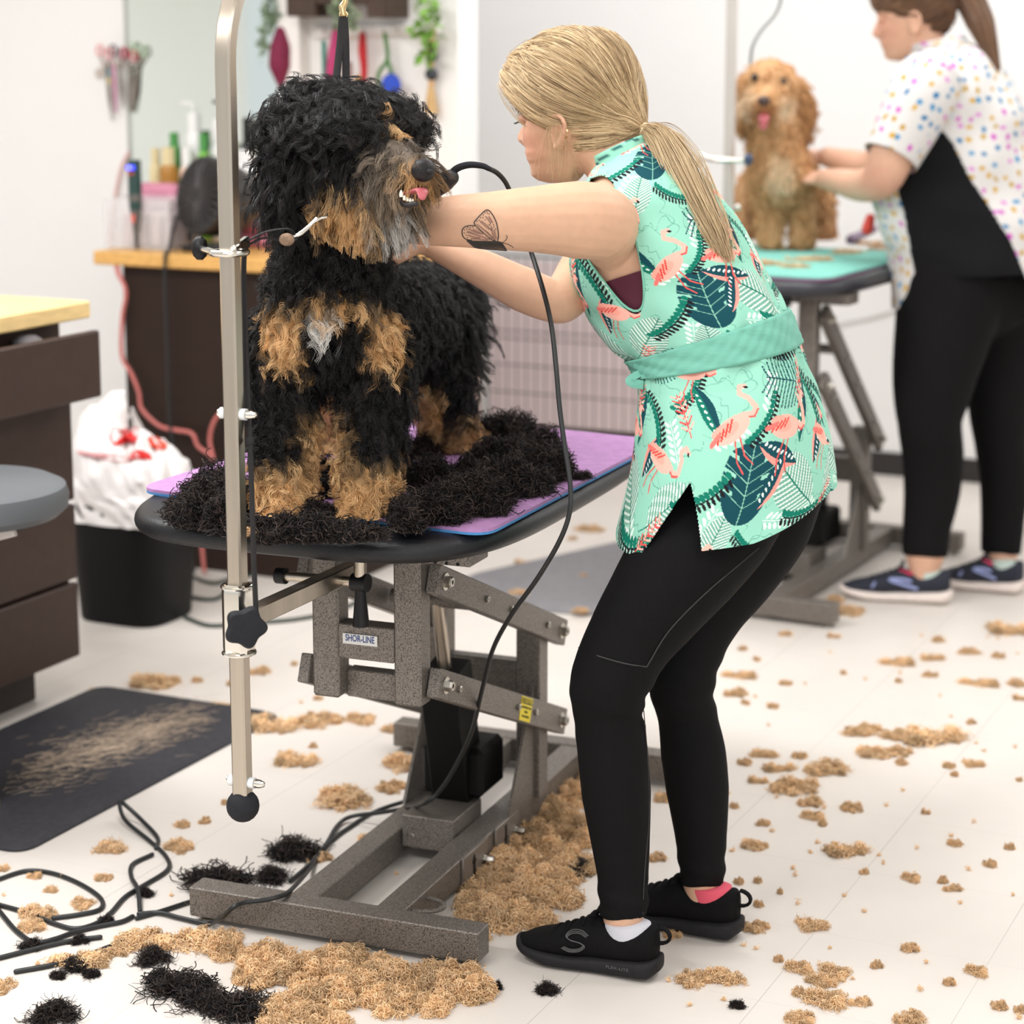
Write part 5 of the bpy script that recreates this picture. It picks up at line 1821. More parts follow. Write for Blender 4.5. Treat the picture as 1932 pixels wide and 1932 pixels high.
    # sleeves
    for pts_, nm in (([(1760, 150, 5.83, 66), (1735, 190, 5.80, 66), (1710, 240, 5.785, 60), (1680, 298, 5.775, 54)], 'sleeve'), ([(1755, 160, 6.13, 58), (1720, 215, 6.14, 54), (1690, 270, 6.15, 50)], 'sleeve')):
        q_ = np.array([np.r_[P(a, b_, z), r * z / FPX] for a, b_, z, r in pts_])
        c = cr(q_, 26)
        x, y, t = pframes(c[:, :3])
        an = np.linspace(0, 6.2832, 150, endpoint=False)
        rg = np.array([c[i, :3] + c[i, 3] * (np.cos(an)[:, None] * x[i] + np.sin(an)[:, None] * y[i]) for i in range(len(c))])
        vv = rg.reshape(-1, 3)
        uv = np.stack([np.tile(an * .085, len(c)), np.repeat(np.linspace(0, .25, len(c)), 150)], 1) + [.013, .41]
        ff = [(i * 150 + j, i * 150 + (j + 1) % 150, (i + 1) * 150 + (j + 1) % 150, (i + 1) * 150 + j) for i in range(len(c) - 1) for j in range(150)]
        s_ = mkobj(nm, vv, ff, pm_, tun, angle=None, attrs={'print': dots(uv)})
        m = s_.modifiers.new('thickness', 'SOLIDIFY'); m.thickness = .003; m.offset = -1
    # collar
    cb = MB().loft([ringpts(T.rows[8][0] + (T.rows[8][0] - T.rows[7][0]) * k, T.rows[8][1], Lv, T.rows[8][2] + .012 - k * .006, T.rows[8][3] + .018 - k * .008, 60) for k in np.linspace(-.9, .45, 8)], cap=False)
    co = cb.build('collar', pm_, tun)
    ca = co.data.color_attributes.new('print', 'FLOAT_COLOR', 'POINT')
    cc = np.c_[dots(np.stack([np.tile(np.linspace(0, .5, 60), 8), np.repeat(np.linspace(0, .06, 8), 60)], 1) + .3), np.ones(480)]
    ca.data.foreach_set('color', cc.astype(np.float32).ravel())
    m = co.modifiers.new('thickness', 'SOLIDIFY'); m.thickness = .003
    # front hem flap hanging under her arm
    fl = MB()
    for_ = [(1690, 375, 5.83), (1718, 370, 5.80), (1702, 450, 5.83), (1735, 455, 5.80), (1702, 520, 5.85), (1744, 525, 5.81), (1700, 582, 5.86), (1750, 584, 5.82)]
    # hair
    b = MB()
    for a, b_, z, r in ((1722, 2, 5.98, 62), (1745, 15, 5.98, 56), (1700, -12, 5.98, 55), (1760, 30, 5.98, 38)):
        chain(b, [(a, b_, z, r)])
    hv, hf, ht = remesh(b, .01, 5)
    def below(p):
        q_ = p - hc
        x, z = q_ @ nrm(HF), q_ @ HU
        return (x > .012) & (z < .055) | (x > -.02) & (z < .005)
    kv = ~below(hv)
    hm = mat('brown_hair_cap', (92, 66, 50), .6, var=.2, scale=60)
    cap = mkobj('hair', hv, [q_ for q_ in hf if all(kv[i] for i in q_)], hm, root, angle=None)
    g = np.random.default_rng(31)
    tie = P(1780, -6, 5.99)
    hl = cr([P(1738, 50, 5.90), P(1705, 22, 5.90), P(1668, 18, 5.92), P(1655, -5, 5.97), P(1660, -30, 6.02)], 30)
    st = np.vstack([hl[g.integers(0, len(hl), 380)] + g.normal(0, .006, (380, 3)), np.array([P(1745 + 30 * g.random(), 55 + 12 * g.random(), 5.93) for _ in range(120)]), hv[kv][g.integers(0, kv.sum(), 500)]])
    hp = hairline_strands(hv, hf, st, tie, 5, .006, 14, 9)
    DK = lin((70, 48, 36)); LT = lin((142, 106, 78))
    cl = np.repeat(DK + (LT - DK) * g.random((len(st), 1)), 5, 0)
    HM = furmat('brown_hair', .4, .35)
    hair('hair_strands', hp, .0009, cl, HM, cap, tip=.8)
    base = cr([tie, P(1815, -20, 5.99), P(1842, 25, 5.95), P(1862, 75, 5.90), P(1880, 128, 5.87)], 6)
    n = 900; S = len(base); t = np.linspace(0, 1, S)
    wd = np.interp(t, [0, .2, .6, 1], [.015, .045, .04, .012])
    o = nrm(g.normal(0, 1, (n, 3))) * g.random((n, 1)) ** .5
    pp = base[None] + o[:, None] * wd[None, :, None]
    hair('ponytail', pp, .0009, DK + (LT - DK) * g.random((n, 1)), HM, root, tip=.5)
    t_ = np.linspace(0, 6.283, 20)
    FT = frame_to(base[1] - base[0])
    MB().tube([tie + FT[:, 0] * .018 * math.cos(q_) + FT[:, 1] * .018 * math.sin(q_) for q_ in t_], .005, 8, cap=False).build('hair_tie', BLKP, root)


colleague()
# ================================================================== styling station, mirror and wall things
WOOD = mat('butcher_block', (224, 172, 98), .42, var=.22, scale=5, stretch=(9, 1.5, 30), detail=4)
BROWN = mat('brown_laminate', (45, 31, 25), .55, spec=.2, var=.12, scale=9, stretch=(1, 1, 6))
DRAWER = mat('brown_drawer', (64, 48, 41), .52, spec=.25, var=.1, scale=30)
# station: local axes V along the wall, U into the wall
SO = SF * [1, 1, 0]
sx = lambda px_, z=.5: (onplane(px_, 700, SO, U) - SO) @ V
ST = lambda a, d, z: SO + V * a + U * d + ZUP * z
s0, s1 = sx(233), sx(640)
stn = thing('station_cabinet', ST((s0 + s1) / 2, .3, 0), 'dark brown station cabinet with wooden top below the wall mirror', 'cabinet')
MB().box(ST((s0 + s1) / 2, .30, .45), (s1 - s0, .58, .90), RM, .003).build('cabinet_body', BROWN, stn, angle=30)
MB().box(ST((sx(192) + s1 + .05) / 2, .285, .92), (s1 + .05 - sx(192), .62, .04), RM, .004).build('wooden_top', WOOD, stn, angle=30)
CT = .94
# mirror
mg = mat('mirror_glass', (224, 232, 228), .04, metal=1.)
m0, m1 = sx(243) + .02, sx(540)
wl = lambda px_, py_, off=.0: onplane(px_, py_, SWP - U * off, U)
ma, mb_ = wl(243, 0), wl(541, 0)
a0, a1 = (ma - SWP) @ V, (mb_ - SWP) @ V
mir = thing('wall_mirror', SWP * [1, 1, 0] + V * (a0 + a1) / 2 + ZUP * .98, 'tall frameless wall mirror over the station cabinet', 'mirror')
MB().box(SWP * [1, 1, 0] + V * (a0 + a1) / 2 - U * .006 + ZUP * 1.72, (a1 - a0, .008, 1.5), RM, .001).build('mirror_glass', mg, mir)
MB().box(SWP * [1, 1, 0] + V * (a0 - .008) - U * .006 + ZUP * 1.72, (.014, .012, 1.5), RM, .002).build('edge_strip', mat('mirror_edge', (176, 178, 172), .4), mir)
b = MB()
e0_, e1_ = (wl(541, 0) - SWP) @ V, (wl(582, 0) - SWP) @ V
MB().box(SWP * [1, 1, 0] + V * (e0_ + e1_) / 2 - U * .03 + ZUP * 1.72, (e1_ - e0_, .06, 1.52), RM, .003).build('edge_board', mat('white_board', (240, 236, 232), .5), mir)


def on(px_, py_, d=.3, z=CT):
    """point on the worktop under a pixel column, d metres behind its front edge"""
    p = onplane(px_, py_, SO + U * d, U)
    return np.array([p[0], p[1], z])


SC_ = lambda d: FPX / proj(SO + U * d + ZUP)[2]
def hgt(px_, py_, d):  # height of a pixel above the worktop at depth d
    return onplane(px_, py_, SO + U * d, U)[2] - CT


def bottle(px_, ytop, wpx, d, m, cap, label, prof='round', band=None, name='bottle', pump=False, capfrac=.16):
    base = on(px_, 460, d)
    h = hgt(px_, ytop, d); r = wpx / 2 / (FPX / proj(base)[2])
    t = thing(name, base, label, 'bottle')
    hb = h * (1 - capfrac)
    MB().lathe([(0, 0), (r * .95, 0), (r, .006), (r, hb * .90), (r * .9, hb * .96), (r * .6, hb), (0, hb)], base, 24).build('bottle_body', m, t)
    if cap is not None:
        MB().lathe([(0, hb - .004), (r * .72, hb - .004), (r * .72, h), (0, h)], base, 18).build('cap', cap, t)
    if band is not None:
        MB().lathe([(r * 1.01, hb * band[0]), (r * 1.012, hb * band[0] + .001), (r * 1.012, hb * band[1]), (r * 1.01, hb * band[1])], base, 24).build('label_band', band[2], t)
    if pump:
        q_ = base + ZUP * h
        MB().tube([q_, q_ + ZUP * .03, q_ + ZUP * .032 - V * .045], .006, 8).build('spray_head', cap, t)
    return t


wm = mat('white_plastic', (238, 238, 236), .4); gm = mat('green_plastic', (74, 150, 72), .45); am = mat('amber_plastic', (170, 118, 40), .35); cm = mat('cream_plastic', (222, 206, 160), .45); bl = mat('blue_band', (48, 116, 204), .45); pkm = mat('pink_plastic', (220, 150, 168), .5)
bottle(322, 278, 34, .40, am, cm, 'amber bottle with cream cap on the station worktop', capfrac=.18)
bottle(298, 280, 24, .43, cm, cm, 'cream bottle beside the amber one on the worktop')
bottle(334, 250, 24, .50, gm, gm, 'tall green bottle at the back of the worktop', capfrac=.1)
bottle(372, 214, 34, .50, wm, wm, 'tall white spray bottle between the green bottles', pump=True, capfrac=.14)
bottle(389, 252, 22, .44, mat('lime_plastic', (120, 190, 60), .45), gm, 'lime green bottle partly hidden by the steel pole')
bottle(420, 225, 44, .50, wm, wm, 'large white bottle behind the steel pole', capfrac=.2)
bottle(357, 278, 30, .43, mat('peach_plastic', (236, 206, 184), .5), wm, 'small peach bottle above the round black fan', capfrac=.2)
bottle(468, 282, 48, .42, wm, wm, 'white tub with a blue band on the worktop', band=(.06, .35, bl), capfrac=.14, name='tub')
bottle(506, 255, 36, .50, wm, wm, 'plain white bottle beside the black dog on the worktop', capfrac=.2)
# folded towels
for k, (a0_, a1_, y0, y1, d, c, lb) in enumerate([(262, 340, 345, 372, .30, (206, 136, 158), 'folded pink towel behind the clear box on the worktop'), (448, 520, 340, 372, .30, (232, 156, 172), 'upper folded pink towel behind the fan'), (448, 520, 374, 398, .30, (244, 226, 226), 'folded white towel between the two pink ones'), (448, 520, 400, 460, .30, (224, 140, 160), 'lower folded pink towel resting on the worktop')]):
    z0, z1 = hgt(300, y1, d) + CT, hgt(300, y0, d) + CT
    if k == 0: z0 = CT
    p0_, p1_ = on(a0_, 460, d), on(a1_, 460, d)
    c0 = (p0_ + p1_) / 2
    b = MB()
    W_ = np.linalg.norm(p1_ - p0_)
    nfold = 2
    for j in range(nfold):
        hz = (z1 - z0) / nfold
        b.box(np.r_[c0[:2], z0 + hz * (j + .5)], (W_, .08, hz * .98), RM, min(.02, hz * .45))
    b.build('towel', mat('towel%d' % k, c, .9, bump=.3, bscale=300), label=lb, cat='towel', group='towels on the station')
# clear box
cb = thing('clear_box', on(288, 460, .16), 'clear plastic box standing at the front of the worktop', 'box')
p0_, p1_ = on(228, 460, .16), on(350, 460, .16)
W_ = np.linalg.norm(p1_ - p0_); hb = hgt(290, 372, .16)
glass = mat('clear_plastic', (240, 236, 236), .1, trans=0, alpha=.28)
b = MB()
c0 = (p0_ + p1_) / 2
for dx, dy, sx_, sy_ in ((-.5, 0, .003, .16), (.5, 0, .003, .16)):
    MB().box(c0 + V * dx * W_ + ZUP * hb / 2, (sx_, sy_, hb), RM, .001).build('box_wall', glass, cb)
for dy in (-.08, .08):
    MB().box(c0 + U * dy + ZUP * hb / 2, (W_, .003, hb), RM, .001).build('box_wall', glass, cb)
MB().box(c0 + ZUP * .002, (W_, .16, .003), RM, .001).build('box_floor', glass, cb)
# box contents: a few pale combs and brushes
for k, (a, col_) in enumerate(((.2, (214, 190, 190)), (.42, (196, 178, 176)), (.62, (226, 206, 204)), (.82, (200, 184, 186)))):
    q_ = p0_ + (p1_ - p0_) * a
    MB().box(q_ + ZUP * (hb * .34 + .004), (.035, .06, hb * .66), RM, .006).build('comb_pack', mat('comb%d' % k, col_, .6), label=('pale comb pack standing first from the left in the clear box', 'greyish comb pack standing second from the left in the clear box', 'light pink comb pack standing third from the left in the clear box', 'pale comb pack at the right end of the clear box')[k], cat='comb', group='combs in the clear box')
# grinder / trimmer standing on its tip
gp = on(258, 465, .06)
def gy(y): return hgt(258, y, .06)
gr = thing('rotary_tool', gp, 'dark green handheld rotary tool with lit blue display on the worktop', 'tool')
gmat = mat('tool_green', (34, 62, 58), .45); ggm = mat('tool_grey', (92, 88, 84), .5)
MB().lathe([(0, gy(398)), (.018, gy(395)), (.0205, gy(370)), (.020, gy(310)), (.020, gy(302)), (0, gy(301))], gp, 24).build('housing', gmat, gr)
MB().lathe([(0, gy(440)), (.009, gy(439)), (.011, gy(425)), (.018, gy(388)), (.0215, gy(370)), (.0205, gy(366)), (0, gy(366))], gp, 24).build('nose_cone', ggm, gr)
MB().lathe([(0, .0), (.003, .0), (.004, .006), (.006, .012), (.006, gy(438)), (0, gy(438))], gp, 14).build('chuck', mat('tool_dark', (60, 56, 54), .4), gr)
fr = -U
dp = gp + ZUP * gy(316) + fr * .0195 + nrm(-RX) * .0
DX, DY = V, ZUP
dsp = MB().box(dp, (.030, .006, .014), RM, .002).build('display', mat('display_blue', (46, 52, 236), .3, emit=1.6), gr)
text('display_digits', '04', .012, dp + fr * .0035, DX, DY, mat('display_digit', (190, 196, 255), .3, emit=2.2), dsp)
MB().box(gp + ZUP * gy(327) + fr * .0195, (.022, .004, .006), RM, .001).build('label_strip', mat('label_red', (196, 72, 56), .5), gr)
MB().box(gp + ZUP * gy(412) + fr * .0135, (.011, .006, .026), RM, .002).build('switch', mat('switch_orange', (216, 92, 70), .5), gr)
# fan
fc = on(404, 460, .12)
fan = thing('desk_fan', fc, 'round black ribbed blower fan on the worktop behind the steel pole', 'fan')
fcen = onplane(400, 372, SO + U * .12, U)
FD = nrm(-RX * .62 + FW * -.62 + ZUP * .05)          # grille faces left and towards the viewer
FF = frame_to(FD)
blk = mat('fan_black', (36, 34, 35), .4)
MB().lathe([(0, -.16), (.05, -.155), (.09, -.11), (.113, -.03), (.119, .03), (.113, .045), (.108, .046), (.0, .02)], fcen, 40, FF).build('fan_housing', blk, fan)
for k in range(26):
    a = k * math.tau / 26
    r_ = lambda rr, z: fcen + FF @ np.array([rr * math.cos(a), rr * math.sin(a), z])
    MB().tube([r_(.022, .056), r_(.07, .056), r_(.108, .046), r_(.116, .03)], .0034, 6).build('grille_rib', mat('fan_rib', (62, 58, 58), .4), fan)
MB().lathe([(0, .05), (.024, .05), (.024, .058), (0, .06)], fcen, 20, FF).build('hub', blk, fan)
MB().box(fc + ZUP * .012, (.16, .12, .022), RM, .006).build('stand_base', blk, fan)
for sg in (-1, 1):
    q0 = fcen + FF[:, 0] * .118 * sg if abs(FF[2, 0]) < .5 else fcen + FF[:, 1] * .118 * sg
    q1 = np.r_[(fc + (q0 - fcen) * [1, 1, 0])[:2], CT + .022]
    MB().bar(q1, q0, .016, .03, bev=.003).build('stand_arm', blk, fan)
# black cord hanging from the fan over the edge
def cord(name, pts, r, m, label, n=8, cat='cord', **kw):
    return MB().tube(pts, r, 10, smooth=n, dome=True).build(name, m, label=label, cat=cat, **kw)
CORD = mat('cord_black', (30, 31, 32), .5)
cord('power_cable', [on(335, 440, .10, CT + .10), on(324, 440, .06, CT + .05), on(318, 460, -.0, CT + .008), on(312, 470, -.034, CT + .002), on(310, 480, -.036, CT - .06), on(311, 480, -.03, CT - .3), on(313, 480, -.025, CT - .52), on(340, 480, -.03, CT - .78), on(350, 480, -.06, .012)], .005, CORD, 'black fan cord hanging over the worktop edge')
PINKC = mat('cord_pink', (196, 110, 104), .5)
def sp(px_, py_, d): return onplane(px_, py_, SO + U * d, U)
cord('extension_cable', [sp(243, 288, .585), sp(228, 320, .585), sp(216, 380, .585), sp(208, 440, .585), sp(212, 480, .59), sp(222, 520, -.02 if False else .585)] , .005, mat('cord_pale', (226, 178, 170), .5), 'pale pink cord running up the wall to the left mirror edge')
cord('extension_cable', [sp(218, 492, -.012), sp(226, 520, -.014), sp(238, 552, -.014), sp(231, 600, -.014), sp(230, 670, -.014), sp(248, 705, -.014), sp(262, 740, -.014), sp(268, 772, -.016), sp(300, 803, -.018), sp(330, 811, -.02), sp(362, 818, -.02), sp(374, 842, -.02), sp(400, 862, -.022), sp(402, 880, -.022), sp(388, 915, -.024), sp(380, 1000, -.03), (sp(385, 1060, -.05) * [1, 1, 0] + ZUP * .01)], .0062, PINKC, 'red pink extension cord drooping down the brown cabinet front')
cord('extension_cable', [sp(402, 862, -.03), sp(396, 830, -.026), sp(402, 800, -.024), sp(416, 780, -.02), sp(440, 772, -.016), sp(470, 790, -.016)], .006, PINKC, 'short red pink cord loop against the cabinet behind the pole')
DGRN = mat('cord_green', (42, 56, 50), .5)
cord('power_cable', [G(355, 1085, .005), G(400, 1100, .006), G(440, 1092, .006), G(500, 1080, .006), G(560, 1085, .006)], .0055, DGRN, 'dark green cord on the floor behind the black bin')
cord('power_cable', [G(340, 1120, .005), G(380, 1130, .006), G(412, 1128, .006), G(440, 1105, .006)], .0055, DGRN, 'dark green cord looping right of the black bin')
cord('power_cable', [G(350, 1165, .005), G(395, 1180, .006), G(460, 1176, .006), G(560, 1168, .006), G(640, 1150, .006), G(700, 1120, .006)], .0055, DGRN, 'dark green cord crossing the floor behind the steel pole')

# ------------------------------------------------------------------ tool rail with scissors left of the mirror
def wp(px_, py_, d=.012): return wl(px_, py_, d)
rl = thing('tool_rail', wp(228, 118), 'pale magnetic tool rail holding scissors left of the mirror', 'rail')
MB().bar(wp(190, 122, .006), wp(272, 118, .006), .006, .028, bev=.002).build('rail_bar', mat('rail_pale', (226, 214, 208), .4), rl)
MB().tube([wp(188, 138, .002), wp(188, 138, .014)], .016, 18).build('rail_knob', mat('rail_grey', (196, 182, 172), .4), rl)
sil = mat('scissor_steel', (150, 142, 134), .25, metal=1.)
for (x, y, xb, yb, c, lb) in [(197, 98, 212, 228, (232, 150, 152), 'scissors with pale pink handles first on the tool rail'), (222, 98, 233, 205, (60, 50, 70), 'scissors with dark purple handles second on the tool rail'), (243, 103, 246, 212, (216, 92, 104), 'scissors with red pink handles third on the tool rail'), (262, 94, 250, 214, (176, 200, 164), 'scissors with pale green handles last on the tool rail')]:
    t = thing('scissors', wp(x, y, .02), lb, 'scissors', 'scissors on the tool rail')
    hm_ = mat('handle_%d' % x, c, .45)
    piv = wp(x + (xb - x) * .30, y + (yb - y) * .30, .02)
    for sg in (-1, 1):
        rc = wp(x + sg * 9, y + sg * 3, .02)
        t_ = np.linspace(0, 6.283, 18)
        MB().tube([rc + V * .0125 * math.cos(q_) + ZUP * .016 * math.sin(q_) for q_ in t_], .0034, 8, cap=False).build('handle', hm_, t)
        MB().tube([rc - ZUP * .016, piv], [.0032, .004], 8).build('shank', sil, t)
        tip = wp(xb + sg * 1.5, yb, .02)
        MB().tube([piv, (piv + tip) / 2 + V * sg * .003, tip], [.006, .005, .001], 8, b=[.0018, .0018, .001], up=U).build('blade', sil, t)
MB().tube([wp(214, 122, .026), wp(216, 160, .026), wp(219, 212, .026)], [.004, .0055, .003], 10, b=.002, up=U, dome=True).build('comb', mat('magenta_comb', (186, 66, 134), .45), label='long magenta comb hanging under the pink scissors', cat='comb')
MB().tube([wp(204, 132, .02), wp(205, 145, .02)], .005, 10, dome=True).build('tool_tag', mat('teal_tag', (90, 136, 146), .5), label='small teal tag hanging under the pale pink scissors', cat='tag')
MB().tube([wp(205, 147, .02), wp(206, 157, .02)], .005, 10, dome=True).build('tool_tag', mat('yellow_tag', (214, 194, 120), .5), label='small yellow tag hanging under the teal tag', cat='tag')

# ------------------------------------------------------------------ leads hanging right of the mirror
hk = thing('hook_rail', wp(690, 64), 'white hook rail carrying the coloured leads', 'rail')
MB().bar(wp(592, 62, .012), wp(830, 54, .012), .02, .03, bev=.003).build('rail_board', mat('white_board', (0, 0, 0)), hk)
for x in (524, 611, 632, 685, 724, 750, 815):
    MB().tube([wp(x, 57, .02), wp(x, 62, .05), wp(x, 54, .06)], .0028, 8, smooth=4, dome=True).build('hook', CHROME, hk)
def lead(pts, r, c, lb, b=None, cat='lead', nm='dog_lead'):
    t = MB().tube(pts, r, 10, smooth=5, dome=True, b=b, up=U).build(nm, mat('lead_%d_%d_%d' % c, c, .75, var=.15, scale=80), label=lb, cat=cat, group='leads on the hook rail')
    return t
lead([wp(532, 62, .05), wp(530, 90, .06), wp(529, 125, .06), wp(534, 170, .05), wp(538, 215, .05)], [.022, .034, .036, .010, .007], (128, 30, 66), 'thick maroon lead bundle hanging at the right mirror edge')
lead([wp(611, 80, .05), wp(612, 125, .05), wp(613, 165, .05)], .0075, (44, 136, 122), 'narrow teal lead first on the hook rail')
lead([wp(634, 62, .05), wp(630, 100, .055), wp(624, 140, .055), wp(621, 168, .055)], [.014, .019, .016, .014], (190, 64, 116), 'magenta lead bundle second on the hook rail')
lead([wp(684, 66, .05), wp(684, 95, .055), wp(687, 130, .055), wp(686, 162, .055)], [.010, .014, .011, .009], (190, 36, 42), 'bright red lead bundle on the hook rail')
lead([wp(676, 148, .06), wp(676, 175, .06)], .010, (214, 164, 70), 'amber toy hanging below the red lead', nm='hanging_toy', cat='toy')
lead([wp(660, 120, .05), wp(661, 150, .05), wp(664, 172, .05)], .006, (120, 70, 62), 'thin brown lead between the magenta and red ones')
lead([wp(726, 66, .05), wp(731, 95, .05), wp(730, 115, .05), wp(716, 135, .05), wp(714, 155, .05), wp(724, 172, .05), wp(738, 150, .05), wp(736, 128, .05), wp(731, 113, .05)], .0065, (78, 126, 64), 'green looped lead above the blue tag')
MB().lathe([(0, -.008), (.030, -.008), (.034, 0), (.030, .008), (0, .008)], wp(738, 160, .06), 24, frame_to(-U)).build('blue_tag', mat('tag_blue', (38, 74, 190), .45), label='round blue tag hanging from the green looped lead', cat='tag')
# bead garland
gd = thing('bead_garland', wp(815, 60), 'bead garland with black and wooden beads and a straw tassel', 'garland')
MB().tube([wp(815, 40, .03), wp(813, 165, .03)], .0015, 6).build('string', mat('string', (200, 170, 130), .8), gd)
wb = mat('wood_bead', (212, 168, 120), .6); kb = mat('black_bead', (52, 54, 62), .5, var=.5, scale=90)
for y, r, m_ in ((62, .011, wb), (76, .011, wb), (88, .012, wb), (105, .019, kb), (121, .010, wb), (140, .020, kb), (156, .010, wb)):
    MB().ball(wp(814, y, .03), (r, r, r), 16).build('bead', m_, gd)
g = np.random.default_rng(3)
MB().lathe([(0, 0), (.009, 0), (.010, -.01), (.022, -.085), (.0, -.085)][::-1], wp(813, 160, .03), 20).build('tassel', mat('straw', (206, 168, 116), .85, var=.3, scale=90, stretch=(1, 1, .05)), gd)
# hanging shelf and planters at the top edge
sh = thing('wall_shelf', wp(690, 0), 'dark wooden box shelf on the wall above the leads', 'shelf')
for x0, x1, y1 in ((585, 640, 32), (735, 772, 34)):
    p0_, p1_ = wp(x0, y1, .0), wp(x1, y1, .0)
    c = (p0_ + p1_) / 2
    MB().box(c - U * .07 + ZUP * .1, (np.linalg.norm(p1_ - p0_), .14, .2), RM, .003).build('shelf_box', mat('shelf_wood', (66, 46, 34), .5, var=.2, scale=20), sh)
p0_, p1_ = wp(640, 8, 0), wp(735, 8, 0)
MB().box((p0_ + p1_) / 2 - U * .07 + ZUP * .008, (np.linalg.norm(p1_ - p0_), .14, .02), RM, .003).build('shelf_board', mat('shelf_wood', (0, 0, 0)), sh)


def trailing(name, label, stems, leafcol, stemcol, leaf, n, seed):
    g = np.random.default_rng(seed)
    t = thing(name, stems[0][0], label, 'plant')
    lb = MB()
    for pts in stems:
        c = cr(np.array(pts), 8)
        MB().tube(c, .0016, 6).build('stem', mat('stem_%d' % seed, stemcol, .7), t)
        for _ in range(n):
            p = c[g.integers(0, len(c))] + g.normal(0, .008, 3)
            d = nrm(g.normal(0, 1, 3) + np.array([0, -.5, -.5])); e = nrm(np.cross(d, g.normal(0, 1, 3)))
            l = leaf * g.uniform(.6, 1.2)
            nn_ = np.cross(d, e)
            lb.add([p, p + d * l * .5 + e * l * .32 + nn_ * .002, p + d * l, p + d * l * .5 - e * l * .32 + nn_ * .002], [(0, 1, 2, 3)])
    lb.build('leaves', mat('leaf_%d' % seed, leafcol, .6, var=.35, scale=25), t, smooth=False)


trailing('trailing_plant', 'pale green trailing plant hanging over the mirror top', [[wp(506, -30, .05), wp(504, 20, .06), wp(500, 60, .06), wp(497, 105, .06)], [wp(512, -30, .05), wp(518, 20, .07), wp(508, 50, .07), wp(502, 80, .07)], [wp(500, -30, .05), wp(508, 15, .05), wp(514, 40, .06)]], (150, 172, 140), (120, 140, 110), .028, 46, 41)
trailing('trailing_plant', 'grey green trailing plant hanging from the dark shelf', [[wp(635, -20, .14), wp(636, 10, .15), wp(632, 40, .15)], [wp(650, -20, .14), wp(660, 20, .15), wp(662, 52, .15)], [wp(645, -20, .14), wp(648, 15, .15), wp(640, 55, .15)]], (150, 164, 132), (120, 140, 110), .03, 40, 42)
trailing('trailing_plant', 'bright green vine hanging around the bead garland', [[wp(790, -25, .05), wp(782, 15, .06), wp(800, 40, .06), wp(822, 60, .06), wp(818, 85, .06)], [wp(800, -25, .06), wp(812, 20, .08), wp(826, 45, .08)], [wp(770, 50, .06), wp(785, 60, .06), wp(800, 75, .06), wp(796, 100, .06), wp(806, 110, .06)]], (128, 176, 70), (110, 140, 70), .042, 22, 43)
# ================================================================== drawer cabinet, bin, stool
CF = G(153, 1240, .1)                                     # far bottom corner of the drawer fronts
CB = lambda a, d, z: CF * [1, 1, 0] + U * a - V * d + ZUP * z      # a along the fronts (0 = far end), d into the cabinet
dc = thing('drawer_cabinet', CB(-.6, .3, 0), 'dark brown drawer cabinet with pine top at the left edge', 'cabinet')
CM = axes(U, -V, ZUP)
CM = axes(-V, U, ZUP) if np.linalg.det(CM) < 0 else CM
def cbox(b, a0, a1, d0, d1, z0, z1, bev=.003):
    M = axes(U, V, ZUP)
    return b.box(CB((a0 + a1) / 2, (d0 + d1) / 2, (z0 + z1) / 2), (abs(a1 - a0), abs(d1 - d0), z1 - z0), M, bev)
cbox(MB(), -1.4, -.004, .022, .5, .1, .80).build('carcass', DRAWER, dc, angle=30)
cbox(MB(), -1.4, -.004, .022, .04, .80, .91).build('top_rail', DRAWER, dc, angle=30)
cbox(MB(), -.022, -.004, .04, .5, .80, .91).build('side_panel', DRAWER, dc, angle=30)
cbox(MB(), -1.4, -.06, .09, .5, 0, .1).build('toe_kick', mat('toe_kick', (44, 32, 27), .55), dc, angle=30)
zq = onplane(170, 750, CB(0, -.07, 0), V)[2]
for z0, z1 in ((.105, .285), (.295, .475), (.485, zq + .02)):
    f_ = cbox(MB(), -1.4, 0, .0, .02, z0, z1, .004).build('drawer_front', DRAWER, dc, angle=30)
# the top drawer stands open
zt0, zt1 = onplane(170, 750, CB(0, -.07, 0), V)[2], onplane(168, 624, CB(0, -.07, 0), V)[2]
dr = cbox(MB(), -1.4, .005, -.085, -.065, zt0, zt1, .004).build('open_drawer_front', DRAWER, dc, angle=30)
cbox(MB(), -1.38, -.02, -.065, .02, zt0 + .01, zt0 + .02).build('drawer_bottom', DRAWER, dr)
cbox(MB(), -.03, -.02, -.065, .02, zt0 + .01, zt1 - .03).build('drawer_side', DRAWER, dr)
tp = onplane(165, 580, CB(0, -.02, 0), V)
TPZ = tp[2]
cbox(MB(), -1.5, (tp - CF) @ U, -.03, .52, .912, .952, .004).build('pine_top', mat('pine_top', (236, 204, 142), .45, var=.12, scale=6, stretch=(3, 3, 20)), dc, angle=30)
# grey round lid lying in the open drawer
c = onplane(52, 640, CB(0, -.02, 0), V)
MB().lathe([(0, -.03), (.034, -.03), (.040, -.01), (.034, .02), (.02, .03), (0, .032)], np.r_[c[:2], c[2] - .022], 24).build('jar_lid', mat('grey_lid', (98, 94, 96), .5), label='round grey lid poking out of the open top drawer', cat='lid')

